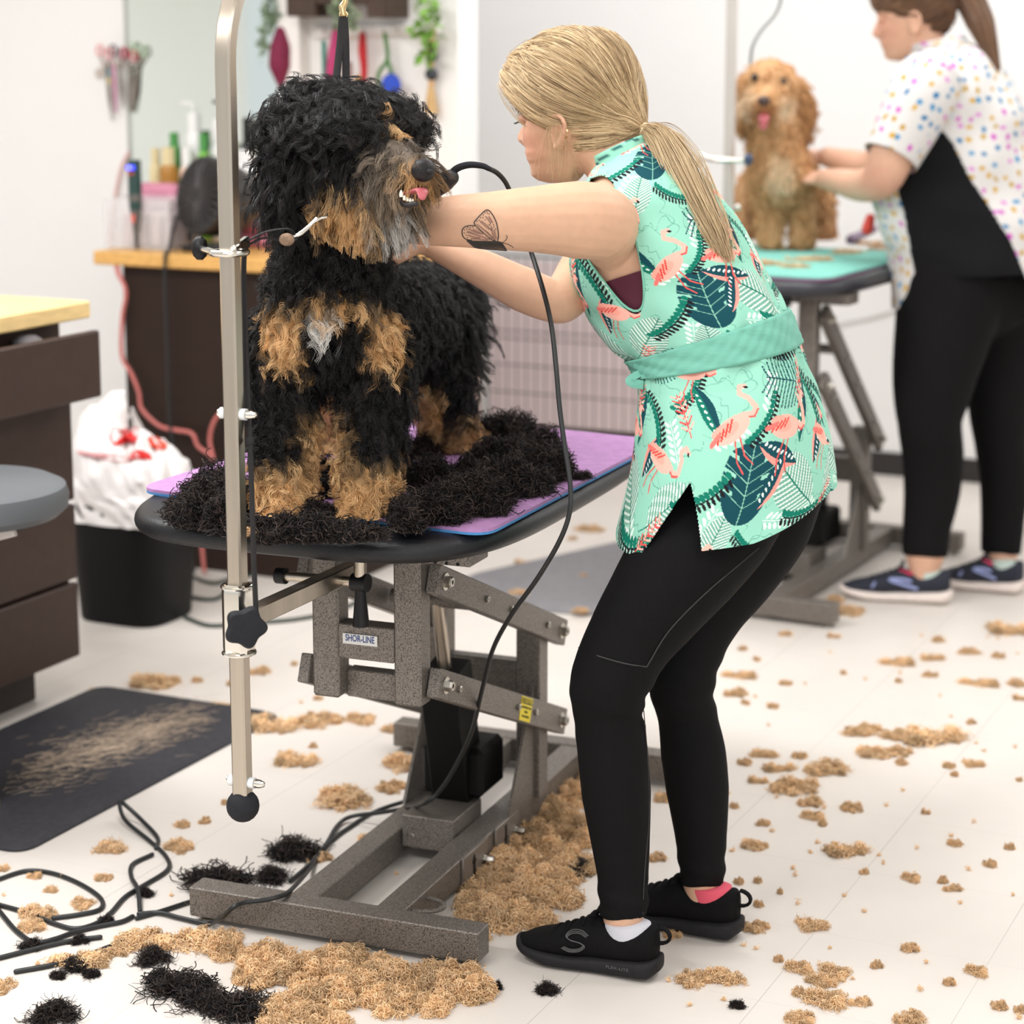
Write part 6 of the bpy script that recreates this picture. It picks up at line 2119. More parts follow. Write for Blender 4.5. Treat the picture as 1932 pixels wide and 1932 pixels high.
# ---------------------------------------------------------------- bin
bc = (G(262, 1195) + G(300, 1120)) / 2
bc = G(258, 1160)
sB = FPX / proj(bc)[2]
bn = thing('waste_bin', bc, 'tall black waste bin lined with a white bag under the table edge', 'bin')
r0, r1 = .125, .152
BH = P(250, 948, proj(bc)[2] - .12)[2]
RB = rotz(-YAW)
MB().lathe([(0, 0), (r0, 0), (r0 + .004, .006), (r1, BH - .006), (r1, BH), (r1 - .004, BH), (r0 - .004, .012), (0, .012)], bc, 44, RB, sx=1.02, sy=.92, sup=4.).build('bin_body', mat('bin_black', (17, 16, 17), .5, spec=.15), bn)
# bag: crumpled sack rising out of the bin and folded over its rim
g = np.random.default_rng(12)
nU, nV = 96, 60
an = np.linspace(0, math.tau, nU, endpoint=False)
r1 = r1 * .93
prof = [(r1 * 1.09, BH - .05), (r1 * 1.1, BH - .02), (r1 * 1.11, BH + .01), (r1 * 1.12, BH + .05), (r1 * 1.10, BH + .09), (r1 * .98, BH + .13), (r1 * .74, BH + .165), (r1 * .42, BH + .185), (.012, BH + .20)]
prof = cr(np.array(prof), 7)
ringz = []
for i, (r, z) in enumerate(prof):
    k = i / len(prof)
    rr = r * (1 + .05 * np.sin(an * 5 + k * 9) * (k + .2) + .05 * np.sin(an * 11 - k * 14 + 1) * k + .03 * np.sin(an * 23 + k * 30))
    zz = z - k * .06 * np.cos(an - YAW * 1.0) + (.03 * np.sin(an * 3 + 2.2) + .022 * np.sin(an * 7 + k * 8) + .012 * np.sin(an * 17 - k * 20)) * k
    cs, sn = np.cos(an), np.sin(an)
    e = 2 / (2.4 if k > .3 else 4.)
    q_ = np.stack([rr * np.sign(cs) * np.abs(cs) ** e * 1.02, rr * np.sign(sn) * np.abs(sn) ** e * .92, zz], 1) @ RB.T
    ringz.append(bc * [1, 1, 0] + q_)
bagm = mat('white_bag', (238, 232, 230), .4, spec=.4, bump=.35, bscale=40)
bag = MB().loft(ringz, cap=False).build('bin_bag', bagm, bn, angle=None)
# red drawstring band bunched on top, and red print
redm = mat('bag_red', (206, 36, 34), .5)
bb = BVHTree.FromPolygons([tuple(q_) for q_ in np.vstack(ringz)], [(i * nU + j, i * nU + (j + 1) % nU, (i + 1) * nU + (j + 1) % nU, (i + 1) * nU + j) for i in range(len(ringz) - 1) for j in range(nU)])
def drape(pts, m, name, nn=9, lift=.003, par=bag):
    """patch following the bag surface"""
    c = np.mean(pts, 0)
    out = []
    for a, b_ in cr(np.vstack([pts, pts[:1]]), 4)[:-1]:
        h = bb.ray_cast(Vector(CAM), Vector(nrm(ray(a, b_))))
        if h[0] is not None: out.append(np.array(h[0]) + np.array(h[1]) * lift * (1 if np.dot(h[1], FW) < 0 else -1))
    h = bb.ray_cast(Vector(CAM), Vector(nrm(ray(*c))))
    if h[0] is None or len(out) < 4: return
    cc = np.array(h[0]) - FW * lift * 1.5
    n = len(out)
    mkobj(name, np.vstack([out, (np.array(out) + cc) / 2 - FW * .006, [cc]]), [(i, (i + 1) % n, n + (i + 1) % n, n + i) for i in range(n)] + [(n + i, n + (i + 1) % n, 2 * n) for i in range(n)], m, par)
drape(np.array([(206, 826), (214, 806), (226, 812), (240, 808), (256, 806), (262, 820), (254, 838), (236, 836), (218, 842)], float), redm, 'red_tie')
drape(np.array([(270, 838), (286, 822), (300, 828), (317, 842), (304, 850), (288, 846)], float), mat('bag_orange', (226, 84, 62), .5), 'red_tie')
drape(np.array([(240, 868), (252, 852), (268, 850), (282, 856), (287, 866), (272, 868), (256, 866)], float), redm, 'red_tie')
drape(np.array([(344, 915), (346, 900), (350, 902), (352, 920), (347, 930)], float), redm, 'red_tie')
drape(np.array([(148, 850), (180, 854), (225, 860), (245, 870), (225, 872), (190, 866), (150, 858)], float), mat('bag_pinkish', (214, 158, 158), .5), 'pink_fold')

# ---------------------------------------------------------------- stool
sc = P(-63, 945, 4.2)
st = thing('stool', sc * [1, 1, 0], 'grey cushioned stool cut off at the left edge', 'stool')
SR = .2
MB().lathe([(0, sc[2] - .03), (SR * .9, sc[2] - .03), (SR * .985, sc[2] - .015), (SR, sc[2] + .008), (SR * .97, sc[2] + .028), (SR * .85, sc[2] + .040), (0, sc[2] + .046)], sc * [1, 1, 0], 56).build('cushion', mat('grey_vinyl', (98, 101, 104), .45, spec=.3, bump=.06, bscale=300), st)
MB().lathe([(0, sc[2] - .05), (SR * .62, sc[2] - .05), (SR * .62, sc[2] - .03), (0, sc[2] - .03)], sc * [1, 1, 0], 40).build('seat_plate', BLKP, st)
MB().bar(P(-40, 1020, 4.15), P(28, 1002, 4.1), .012, .02).build('lift_lever', mat('lever_white', (214, 206, 200), .4), st)
MB().lathe([(0, .03), (.03, .03), (.03, .2), (.022, .2), (.022, sc[2] - .05), (0, sc[2] - .05)], sc * [1, 1, 0], 20).build('gas_column', CHROME, st)
MB().lathe([(0, 0), (.044, 0), (.044, .012), (.036, .03), (0, .03)], sc * [1, 1, 0], 36).build('foot_disc', CHROME, st)
# ================================================================== back wall things: wire pen, second grooming arm
pp = BP - U * .16
wpx = lambda a, b_, d=.16: onplane(a, b_, BP - U * d, U)
L0, R0 = (wpx(903, 600) - pp) @ V, (wpx(1420, 600) - pp) @ V
PT = wpx(1000, 484)[2]
pen = thing('wire_pen', pp * [1, 1, 0] + V * (L0 + R0) / 2, 'grey wire pet pen standing along the back wall behind the purple mat', 'pen')
WIRE = mat('pen_wire', (92, 88, 88), .45, metal=.4)
Q = lambda a, z, d=0.: pp * [1, 1, 0] + V * a + ZUP * z - U * d
wires = []
xs = np.arange(L0, R0, .0405)
for k, x in enumerate(xs):
    MB().tube([Q(x, .02), Q(x, PT)], .0022, 6).build('upright_wire', WIRE, pen)
for z in (.02, wpx(1000, 742)[2], wpx(1000, 690)[2], wpx(1000, 640)[2], wpx(1000, 626)[2], wpx(1000, 545)[2], PT):
    MB().tube([Q(L0, z, .004), Q(R0, z, .004)], .0028 if z not in (PT,) else .0045, 6).build('cross_wire', WIRE, pen)
for x in (L0, R0): MB().tube([Q(x, 0.0), Q(x, PT)], .0055, 8).build('frame_post', WIRE, pen)
# added pinkish sheet giving the tone of the shaded wall behind the pen
pk = MB().box(pp * [1, 1, 0] + U * .1 + V * (L0 + R0) / 2 + ZUP * (PT / 2 + .03), (R0 - L0, .012, PT - .12), RM, .003).build('wall_shade_sheet', mat('wall_shade_pink', (238, 218, 218), .7), label='pale pink sheet standing in for the shaded wall behind the wire pen', cat='panel')
# second table's grooming arm
Zp2 = 6.15
a2 = thing('leash_stand', P(1371, 560, Zp2) * [1, 1, 0] + ZUP * .8, 'thin upright steel grooming arm behind the blond groomer', 'grooming arm')
base = P(1372, 520, Zp2); topp = np.r_[base[:2], 2.5]
F2 = axes(W2, L2, ZUP)
MB().box((base * [1, 1, 0] + ZUP * (2.5 + base[2] - .25) / 2), (.026, .026, 2.5 - base[2] + .25), F2, .002).build('pole', mat('steel_pale', (206, 200, 194), .35, metal=.6), a2, angle=30)
y0 = P(1372, 299, Zp2)[2]
hz = np.r_[base[:2], y0]
sg = MB(); 
hk_ = MB().tube([hz - W2 * .09 + ZUP * .012, hz - W2 * .045 - L2 * .02, hz + W2 * .02 - L2 * .02, hz + W2 * .055 - L2 * .02, np.array(P(1412, 301, 6.05))], .0075, 10, smooth=4, dome=True).build('side_hook', CHROME, a2)
MB().ball(P(1412, 301, 6.03), (.014, .014, .018), 14).build('hook_clip', mat('clip_blue', (52, 66, 92), .4), hk_)
MB().ball(P(1392, 391, Zp2 - .02), .010, 12).build('clamp_screw', CHROME, a2)
MB().tube([P(1416, 118, 6.0), P(1420, 88, 6.0), P(1436, 58, 6.02), P(1462, 28, 6.05), P(1474, -4, 6.06), P(1478, -60, 6.06)], .0048, 8, smooth=5, dome=True).build('noose_lead', mat('noose_grey', (120, 124, 122), .6), label='thin grey noose lead hanging above the golden dog', cat='lead')
# things on the far table
h2 = MATZ2
MB().tube([G(1605, 452, h2 + .02), G(1650, 432, h2 + .03)], [.016, .012], 12, dome=True).build('brush', mat('brush_purple', (126, 106, 130), .5), label='purple grey brush lying on the teal mat', cat='brush')
MB().tube([P(1637, 432, 6.12), P(1642, 412, 6.12)], [.018, .014], 12, dome=True).build('storage_jar', mat('cap_red', (222, 66, 52), .5), label='small red container standing behind the brush on the far table', cat='container')
hh = P(1478, 566, 5.72)
hb_ = MB().tube([hh + ZUP * .012, hh - ZUP * .005, hh - ZUP * .085], [.010, .012, .017], 14, dome=True)
hb_.tube([hh - RX * .02, hh + RX * .02], .018, 14).build('clamp_handle', BLKP, TB2)
wc = lambda a, b_: onplane(a, b_, BP - U * .006, U)
MB().tube([wc(1560, 618), wc(1600, 608), wc(1640, 600), wc(1690, 586)], .004, 8, smooth=5, dome=True).build('wall_cable', mat('cable_white', (206, 202, 198), .5), label='thin white cable running along the back wall beside the far table', cat='cable')
# ================================================================== clipper, cords and leads
def zpts(l): return [P(*q_) if len(q_) == 3 and q_[2] > 1 else G(*q_) for q_ in l]


cl = thing('clipper', P(850, 335, 3.52), 'black corded clipper held against the black dog behind its muzzle', 'clipper')
c0, c1 = P(846, 338, 3.525), P(735, 412, 3.60)
cd = nrm(c1 - c0)
MB().tube([c0 - cd * .004, c0 + cd * .012, c0 + cd * .06, c0 + cd * .12, c1], [.015, .019, .018, .0185, .02], 20, b=[.014, .017, .016, .015, .014], smooth=4, dome=True).build('housing', mat('clipper_black', (44, 45, 48), .4), cl)
MB().box(c1 + cd * .014, (.042, .010, .03), frame_to(cd), .001).build('blade', CHROME, cl)
MB().tube(zpts([(846, 334, 3.524), (862, 318, 3.52), (885, 311, 3.52), (910, 313, 3.52), (922, 318, 3.52)]), [.0062, .006, .0056, .005, .0044], 12, smooth=5, dome=True).build('strain_relief', BLKR, cl)
CR_ = mat('clipper_cord', (30, 32, 33), .45)
cpts = [(918, 316, 3.52), (940, 328, 3.54), (958, 352, 3.56), (978, 405, 3.58), (1003, 478, 3.57), (1024, 545, 3.52), (1040, 612, 3.48), (1049, 690, 3.46), (1056, 770, 3.45), (1066, 845, 3.44), (1076, 915, 3.43), (1075, 965, 3.43), (1056, 1020, 3.46), (1015, 1090, 3.53), (965, 1160, 3.62), (930, 1225, 3.70), (910, 1300, 3.78), (890, 1380, 3.88), (856, 1452, 3.94), (828, 1494, 3.98), (800, 1516, 4.0)]
pts = [P(*q_) for q_ in cpts] + [G(765, 1525, .06), G(720, 1533, .03), G(665, 1540, .012), G(638, 1556, .006), G(617, 1590, .006), G(590, 1632, .006), G(560, 1668, .05), G(536, 1688, .074), G(500, 1698, .073), G(462, 1703, .072), G(440, 1712, .07), G(422, 1729, .045), G(400, 1741, .01), G(381, 1741, .006), G(337, 1731, .006), G(300, 1722, .006), G(262, 1724, .006)]
MB().tube(pts, .0042, 10, smooth=7, dome=True).build('cord', CR_, cl)
def fcord(px_, lb, r=.0043, h=.0045):
    return MB().tube([G(*(q_ if len(q_) == 3 else (*q_, h))) for q_ in px_], r, 10, smooth=7, dome=True).build('power_cable', CR_, label=lb, cat='cord', group='cords on the floor at the left')
fcord([(-30, 1672), (0, 1658), (51, 1643), (101, 1648), (152, 1668), (190, 1695), (189, 1715), (152, 1725), (101, 1732)], 'black cord making the rounded loop at the left edge of the floor')
fcord([(294, 1600), (297, 1580), (267, 1547, .012), (240, 1522, .03), (226, 1513, .035), (236, 1547, .015), (283, 1587), (314, 1617), (316, 1641), (270, 1671), (236, 1692), (209, 1722), (182, 1742), (142, 1752), (101, 1742), (51, 1722), (-20, 1702)], 'black cord rising in a hairpin at the corner of the dark floor mat')
fcord([(287, 1612, .005), (250, 1631), (248, 1655), (260, 1678, .012), (264, 1718)], 'short black cord bend between the hairpin and the table foot')
fcord([(250, 1729), (229, 1739), (189, 1747), (142, 1758), (105, 1771), (67, 1778), (34, 1759), (7, 1729), (-15, 1700)], 'black cord dipping below the rounded loop at the left edge')
fcord([(189, 1768), (128, 1776), (67, 1790), (-20, 1812)], 'black cord running straight to the left edge over black fur')
fcord([(233, 1776), (169, 1800), (101, 1820), (30, 1833)], 'lowest black cord on the floor ending near the left edge')
fcord([(356, 1702), (304, 1719), (258, 1732)], 'black cord passing behind the end of the table foot bar')
fcord([(830, 1492, .02), (799, 1502, .02), (713, 1529), (660, 1560), (625, 1586), (585, 1630), (548, 1662)], 'dark cord running beside the clipper cord along the table base')
# leads on the near grooming arm
LD = mat('webbing_black', (34, 31, 32), .85, var=.3, scale=500, bump=.3, bscale=500)
hl = thing('hanging_noose', P(648, 20, 3.5), 'black webbing noose hanging from a brass hook over the black dog', 'lead')
MB().tube([P(646, 30, 3.5), P(642, 80, 3.5), P(634, 150, 3.49), P(625, 215, 3.46)], .0062, 10, smooth=5, b=.0016, up=FW).build('strap', LD, hl)
MB().tube([P(649, 30, 3.5), P(652, 80, 3.5), P(653, 150, 3.5), P(655, 215, 3.48)], .0062, 10, smooth=5, b=.0016, up=FW).build('strap', LD, hl)
GOLDM = mat('brass_clip', (214, 188, 140), .25, metal=1.)
hkk = MB(); hkk.tube([P(648, 28, 3.5), P(646, 14, 3.5), P(651, 2, 3.5), P(649, -20, 3.5)], [.0045, .0065, .005, .004], 10, smooth=4, dome=True)
hkk.build('brass_hook', GOLDM, hl)
t_ = np.linspace(0, 6.283, 16)
MB().tube([P(648, 28, 3.5) + RX * .006 * math.cos(q_) + ZUP * .006 * math.sin(q_) for q_ in t_], .0018, 8, cap=False).build('ring', GOLDM, hl)
zr = path[-1]
MB().tube([P(649, -18, 3.5), np.r_[P(649, -18, 3.5)[:2], zr[2]]], .003, 8).build('hanger_cord', LD, hl)
tl = thing('tether', P(500, 440, 3.3), 'black tether with silver clip from the steel arm to the dog', 'lead')
MB().tube([P(466, 455, 3.27), P(500, 438, 3.27), P(540, 432, 3.28), P(553, 440, 3.29), P(558, 452, 3.29), P(540, 456, 3.285), P(500, 449, 3.275), P(468, 462, 3.272)], .0055, 10, smooth=6, b=.0016, up=ZUP).build('webbing', LD, tl)
MB().tube([P(466, 456, 3.27), P(461, 480, 3.268), P(460, 520, 3.268), P(463, 620, 3.268), P(466, 720, 3.268), P(470, 800, 3.268), P(473, 870, 3.265), P(476, 960, 3.262), P(479, 1060, 3.26), P(483, 1155, 3.26)], .0042, 10, smooth=6, dome=True).build('hanging_tail', LD, tl)
MB().ball(P(471, 832, 3.266), (.0075, .0075, .008), 12).build('knot', LD, tl)
cp = MB(); cp.tube([P(556, 446, 3.288), P(568, 440, 3.29), P(585, 425, 3.295), P(597, 412, 3.30)], [.0028, .0036, .0028, .0022], 10, smooth=4, dome=True)
cp.tube([P(590, 420, 3.297), P(604, 412, 3.30), P(616, 409, 3.305), P(618, 404, 3.31)], [.0022, .0024, .002, .0015], 8, smooth=4, dome=True)
cp.build('snap_clip', CHROME, tl)
MB().ball(P(541, 452, 3.27), (.012, .006, .010), 14).build('fluff', mat('fluff_tan', (150, 122, 100), .9, var=.3, scale=200), tl)

# ================================================================== clipped fur
TANF = lin((248, 216, 176)); TAND = lin((224, 180, 130)); BLF = lin((16, 14, 15)); BLB = lin((78, 65, 59))


def clump_pts(n, rx, ry, h, g, curl=.004, ln=.03, lobes=5, S=8, straight=0.):
    """curly clippings heaped in an irregular low mound (local coordinates)"""
    lobes = lobes * 3
    ra_ = np.sqrt(g.random(lobes)) * .85; an_ = g.uniform(0, 6.283, lobes)
    lc = np.c_[np.cos(an_) * ra_ * rx, np.sin(an_) * ra_ * ry]
    lr = g.uniform(.16, .42, lobes) * (1.1 - .5 * ra_)
    i = g.choice(lobes, n, p=lr ** 2 / (lr ** 2).sum())
    u = nrm(g.normal(0, 1, (n, 3))); u[:, 2] = np.abs(u[:, 2])
    r = g.random((n, 1)) ** .4
    x = lc[i, 0] + u[:, 0] * r[:, 0] * lr[i] * rx; y = lc[i, 1] + u[:, 1] * r[:, 0] * lr[i] * ry
    z = u[:, 2] * r[:, 0] * h * (lr[i] / .3) + .001
    st_ = g.random(n) < .22                     # loose single curls around the lumps
    aa = g.uniform(0, 6.283, n); rr_ = np.sqrt(g.random(n)) * 1.08
    x = np.where(st_, np.cos(aa) * rr_ * rx * (.75 + .25 * np.sin(3 * aa + lobes)), x); y = np.where(st_, np.sin(aa) * rr_ * ry * (.75 + .25 * np.sin(3 * aa + lobes)), y)
    z = np.where(st_, .002 + .006 * g.random(n), z)
    d = nrm(g.normal(0, 1, (n, 3)) * [1, 1, .6])
    e = nrm(np.cross(d, g.normal(0, 1, (n, 3)))); f = np.cross(d, e)
    t = np.linspace(0, 1, S)
    L = ln * g.uniform(.4, 1.2, n) * np.where(st_, 1.5, 1); cu = curl * g.uniform(.5, 1.5, n)
    ph = g.uniform(0, 6.28, n); tw = g.uniform(.7, 1.5, n) * 6.283
    an = ph[:, None] + tw[:, None] * t
    p = np.stack([x, y, z], 1)[:, None] + d[:, None] * ((t - .5)[None] * L[:, None])[..., None] + (np.cos(an) * cu[:, None])[..., None] * e[:, None] + (np.sin(an) * cu[:, None])[..., None] * f[:, None]
    p[..., 2] = np.maximum(np.abs(p[..., 2]), .0008)
    LOBE['i'] = i; LOBE['n'] = lobes
    return p


LOBE = {}


def tcol(n, g, black=False, k=None):
    k = g.random((n, 1)) if k is None else k
    return (BLF * (1 - k ** 3) + BLB * k ** 3) if black else (TAND * (1 - k) + TANF * k) * g.uniform(.85, 1.15, (n, 1))


FM = furmat('clipped_fur', .7, .12)
FBM = furmat('clipped_black_fur', .6, .2)
g = np.random.default_rng(77)
PROTO = {}
for b_ in (0, 1):
    PROTO[b_] = []
    for k in range(7):
        n = 760 if not b_ else 560
        p = clump_pts(n, .05, .034 if not b_ else .038, .024 if not b_ else .028, g, .0036 if not b_ else .005, .016 if not b_ else .036, 4 + k % 3)
        hc = bpy.data.hair_curves.new('fur_tuft')
        S = p.shape[1]
        hc.add_curves([S] * n)
        hc.attributes['position'].data.foreach_set('vector', p.astype(np.float32).ravel())
        a = hc.attributes['radius'] if 'radius' in hc.attributes else hc.attributes.new('radius', 'FLOAT', 'POINT')
        a.data.foreach_set('value', np.tile(np.linspace(1, .4, S) * (.00085 if not b_ else .0008), n).astype(np.float32))
        c = hc.attributes.new('fcol', 'FLOAT_COLOR', 'CURVE')
        cl_ = tcol(n, g, b_) * (g.uniform(.62, 1.12, (LOBE['n'], 1))[LOBE['i']] if not b_ else 1)
        c.data.foreach_set('color', np.c_[np.clip(cl_, 0, 1), np.ones(n)].astype(np.float32).ravel())
        hc.materials.append(FBM if b_ else FM)
        PROTO[b_].append(hc)
ORD = ['first', 'second', 'third', 'fourth', 'fifth', 'sixth', 'seventh', 'eighth', 'ninth', 'tenth', 'eleventh', 'twelfth', 'thirteenth', 'fourteenth']


def tufts(lst, where, group, black=False, h=0.):
    lst = sorted(lst, key=lambda q_: q_[0])
    n = len(lst)
    for i, q_ in enumerate(lst):
        x, y, wp_, hp_ = q_[:4]
        o = bpy.data.objects.new('fur_tuft', PROTO[int(black)][int(g.integers(0, 7))])
        COL.objects.link(o)
        loc = G(x, y + hp_ * .25, h)
        s = FPX / proj(loc)[2]
        sc = wp_ / s / .105
        sy = hp_ / s / .075 * (2.1 if not black else 1.7)
        o.location = Vector(loc)
        o.rotation_euler = (0, 0, float(g.uniform(-.35, .35)) + (math.pi if g.random() < .5 else 0))
        o.scale = (sc, min(max(sy, sc * .6), sc * 1.6), min(max(.55 * sc + .2, .4), 1.1))
        size = 'large' if wp_ > 75 else 'small' if wp_ < 32 else 'medium'
        colr = 'black' if black else 'blond'
        if n == 1: pos = where
        else: pos = f'{ORD[i] if i < n - 1 else "last"} from the left {where}' if n > 2 else ('left one ' if i == 0 else 'right one ') + where
        o['label'] = f'{size} {colr} tuft, {pos}'
        o['category'] = 'fur tuft'; o['group'] = group


tufts([(290, 1281, 105, 42), (372, 1282, 26, 14), (490, 1262, 46, 26), (415, 1327, 52, 42), (442, 1288, 30, 14), (556, 1252, 16, 10)], 'beyond the dark floor mat', 'blond tufts beyond the dark mat')
tufts([(515, 1356, 105, 58), (600, 1352, 95, 44), (682, 1352, 66, 34), (737, 1372, 40, 22), (680, 1292, 46, 14), (600, 1318, 22, 8)], 'in the band behind the steel pole', 'blond tufts behind the pole')
tufts([(560, 1424, 86, 50), (648, 1490, 120, 84), (738, 1478, 62, 40), (770, 1430, 104, 52), (590, 1408, 20, 8), (818, 1452, 40, 40)], 'left of the table base', 'blond tufts left of the base')
tufts([(209, 1588, 72, 48), (338, 1590, 64, 38), (345, 1553, 36, 18), (386, 1548, 26, 14), (195, 1655, 40, 16), (424, 1515, 16, 8), (480, 1518, 16, 8), (610, 1610, 40, 40), (700, 1580, 60, 40)], 'between the mat and the table foot', 'blond tufts by the mat corner')
tufts([(-2, 1634, 40, 26), (65, 1650, 30, 22), (97, 1674, 32, 24), (70, 1716, 80, 46), (60, 1742, 60, 34), (155, 1700, 52, 34)], 'among the loops of black cord', 'blond tufts among the cords')
tufts([(150, 1808, 120, 40), (265, 1764, 110, 54), (350, 1766, 120, 60), (425, 1764, 80, 46), (2, 1852, 64, 50), (420, 1700, 60, 26), (215, 1790, 70, 30)], 'in the band left of the foot bar', 'blond tufts left of the foot bar')
tufts([(1255, 1490, 54, 66), (1240, 1610, 40, 40), (1268, 1760, 40, 22)], 'between the two black trouser legs', 'blond tufts between the legs')
tufts([(1308, 1836, 74, 58), (1366, 1840, 92, 32)], 'in front of the pink sock shoe', 'blond tufts before the shoes')
tufts([(1440, 1418, 64, 24), (1509, 1420, 34, 32), (1560, 1442, 92, 44), (1470, 1447, 66, 20), (1405, 1434, 32, 26), (1497, 1478, 108, 42), (1530, 1508, 52, 30), (1536, 1537, 54, 24), (1553, 1553, 20, 14), (1606, 1518, 48, 32), (1430, 1470, 40, 18)], 'in the drift right of the trouser legs', 'blond drift right of the legs')
tufts([(1627, 1377, 90, 24), (1690, 1384, 70, 26), (1757, 1380, 136, 54), (1651, 1416, 80, 32), (1696, 1410, 54, 42), (1700, 1437, 28, 16), (1835, 1434, 46, 32), (1790, 1443, 28, 16), (1832, 1362, 22, 10), (1922, 1470, 14, 12), (1801, 1461, 18, 10)], 'in the far right drift', 'blond drift at the far right')
tufts([(1440, 1553, 32, 12), (1422, 1592, 58, 24), (1597, 1598, 88, 36), (1630, 1645, 18, 12), (1720, 1652, 42, 30), (1778, 1660, 24, 16), (1798, 1676, 42, 12), (1801, 1588, 32, 22), (1747, 1532, 18, 10), (1905, 1597, 24, 14), (1868, 1627, 30, 22), (1385, 1520, 20, 14)], 'in the scattered row right of the ankles', 'blond row right of the ankles')
tufts([(1530, 1735, 68, 46), (1431, 1705, 22, 16), (1425, 1747, 60, 24), (1394, 1663, 22, 12), (1472, 1683, 13, 10), (1430, 1662, 18, 10), (1717, 1784, 40, 28), (1654, 1820, 28, 14), (1791, 1851, 28, 20), (1844, 1826, 50, 40)], 'in the row right of the black shoes', 'blond row right of the shoes')
tufts([(1469, 1809, 22, 14), (1510, 1820, 60, 40), (1575, 1830, 70, 40), (1550, 1850, 70, 22), (1560, 1880, 100, 44), (1507, 1868, 32, 26), (1621, 1889, 48, 20), (1510, 1915, 64, 36), (1717, 1916, 66, 34), (1886, 1895, 36, 22), (1924, 1902, 26, 26)], 'in the nearest row at the bottom right', 'blond row at the bottom right')
tufts([(1600, 1141, 66, 58), (1575, 1126, 40, 30), (1904, 1178, 84, 48), (1769, 1204, 30, 20), (1693, 1246, 68, 26), (1757, 1237, 54, 22), (1826, 1231, 52, 8), (1883, 1234, 30, 20), (1754, 1273, 36, 11), (1695, 1284, 16, 12)], 'in the row below the running shoes', 'blond row below the running shoes')
tufts([(1395, 1273, 68, 18), (1389, 1302, 48, 30), (1407, 1325, 20, 12), (1482, 1288, 30, 12), (1458, 1331, 26, 14), (1847, 1289, 78, 14), (1919, 1282, 40, 36), (1925, 1312, 30, 26), (1401, 1222, 20, 14), (1428, 1243, 18, 12), (1591, 1269, 14, 10)], 'in the second row below the running shoes', 'second row below the running shoes')
tufts([(1482, 1195, 30, 12), (1573, 1198, 26, 14)], 'at the foot of the far table', 'blond tufts by the far table foot')
tufts([(1115, 998, 66, 14), (1080, 1015, 22, 10), (985, 1060, 30, 10)], 'on the floor beyond the near table', 'blond tufts beyond the near table')
tufts([(980, 1118, 44, 13), (1100, 1085, 18, 8), (1095, 1152, 36, 12)], 'lying on the mid grey mat', 'blond tufts on the grey mat', h=.012)
# black tufts on the floor
tufts([(410, 1650, 150, 66), (512, 1647, 72, 46), (556, 1592, 112, 66)], 'in the black row left of the table base', 'black tufts left of the base', True)
tufts([(335, 1850, 150, 70), (385, 1880, 120, 60), (452, 1888, 140, 74)], 'in the black drift at the bottom edge', 'black drift at the bottom', True)
tufts([(101, 1905, 110, 56)], 'alone at the bottom left corner of the floor', 'black tuft at the bottom left', True)
tufts([(287, 1800, 78, 44), (142, 1818, 54, 36), (172, 1836, 36, 22), (60, 1782, 54, 24), (150, 1772, 40, 22), (275, 1685, 36, 18), (200, 1735, 34, 20), (110, 1840, 34, 16)], 'scattered over the black cords', 'black tufts over the cords', True)
tufts([(1081, 1628, 84, 60)], 'spiky on the blond drift left of the near leg', 'black tuft beside the leg', True)
tufts([(968, 1683, 42, 22)], 'lying flat in the blond drift beside the rail', 'black tuft beside the rail', True)
tufts([(1033, 1862, 48, 30), (938, 1862, 22, 14)], 'below the toe of the near black shoe', 'black tufts below the toe', True)
tufts([(1390, 1897, 34, 14)], 'thin wisp at the bottom right of the shoes', 'black wisp', True)


# ---------------------------------------------------------------- drifts nobody could count
def drift(name, label, blobs, h, black=False, dens=2.6e5, curl=.0036, ln=.016, rad=.00085, hz=.026, kind='stuff', seed=5, cat='clipped fur', tint=1.):
    gg = np.random.default_rng(seed)
    allp = []; fac = []
    for x, y, wpx_, hpx_ in blobs:
        loc = G(x, y, h)
        s = FPX / proj(loc)[2]
        rx = wpx_ / 2 / s; ry = rx * .8 if hpx_ is None else hpx_ / s * 2.5 / 2
        n = int(np.clip(rx * ry * 3.14 * dens, 60, 3800))
        p = clump_pts(n, rx, ry, hz * gg.uniform(.7, 1.2), gg, curl, ln, int(gg.integers(4, 9)))
        allp.append(p + loc); fac.append(gg.uniform(.62, 1.12, (LOBE['n'], 1))[LOBE['i']])
    p = np.concatenate(allp)
    col = tcol(len(p), gg, black) * tint * (np.concatenate(fac) if not black else 1)
    return hair(name, p, rad, col, FBM if black else FM, label=label, cat=cat, kind=kind)


drift('fur_litter', 'thick blond fur litter spread between the table rail and the near shoe',
      [(1080, 1500, 90, 60), (1050, 1545, 120, 70), (1090, 1580, 90, 60), (1010, 1590, 130, 60), (1060, 1640, 140, 70), (960, 1640, 140, 56), (1000, 1690, 150, 60), (900, 1670, 90, 40), (940, 1735, 150, 56), (890, 1710, 80, 34), (1060, 1700, 90, 40), (1020, 1745, 70, 30), (890, 1775, 70, 30), (930, 1590, 60, 30), (1110, 1480, 50, 50)], 0, seed=6)
drift('fur_litter', 'blond fur litter heaped below the foot bar at the bottom edge',
      [(500, 1815, 110, 50), (560, 1840, 120, 56), (480, 1850, 80, 40), (640, 1815, 110, 46), (700, 1840, 140, 60), (780, 1850, 150, 66), (860, 1860, 120, 56), (640, 1880, 130, 60), (560, 1900, 120, 60), (740, 1895, 130, 50), (900, 1880, 70, 36), (610, 1930, 110, 40), (820, 1900, 90, 40), (520, 1925, 70, 40), (420, 1800, 80, 34)], 0, seed=7)
gg = np.random.default_rng(9)
crumbs = []
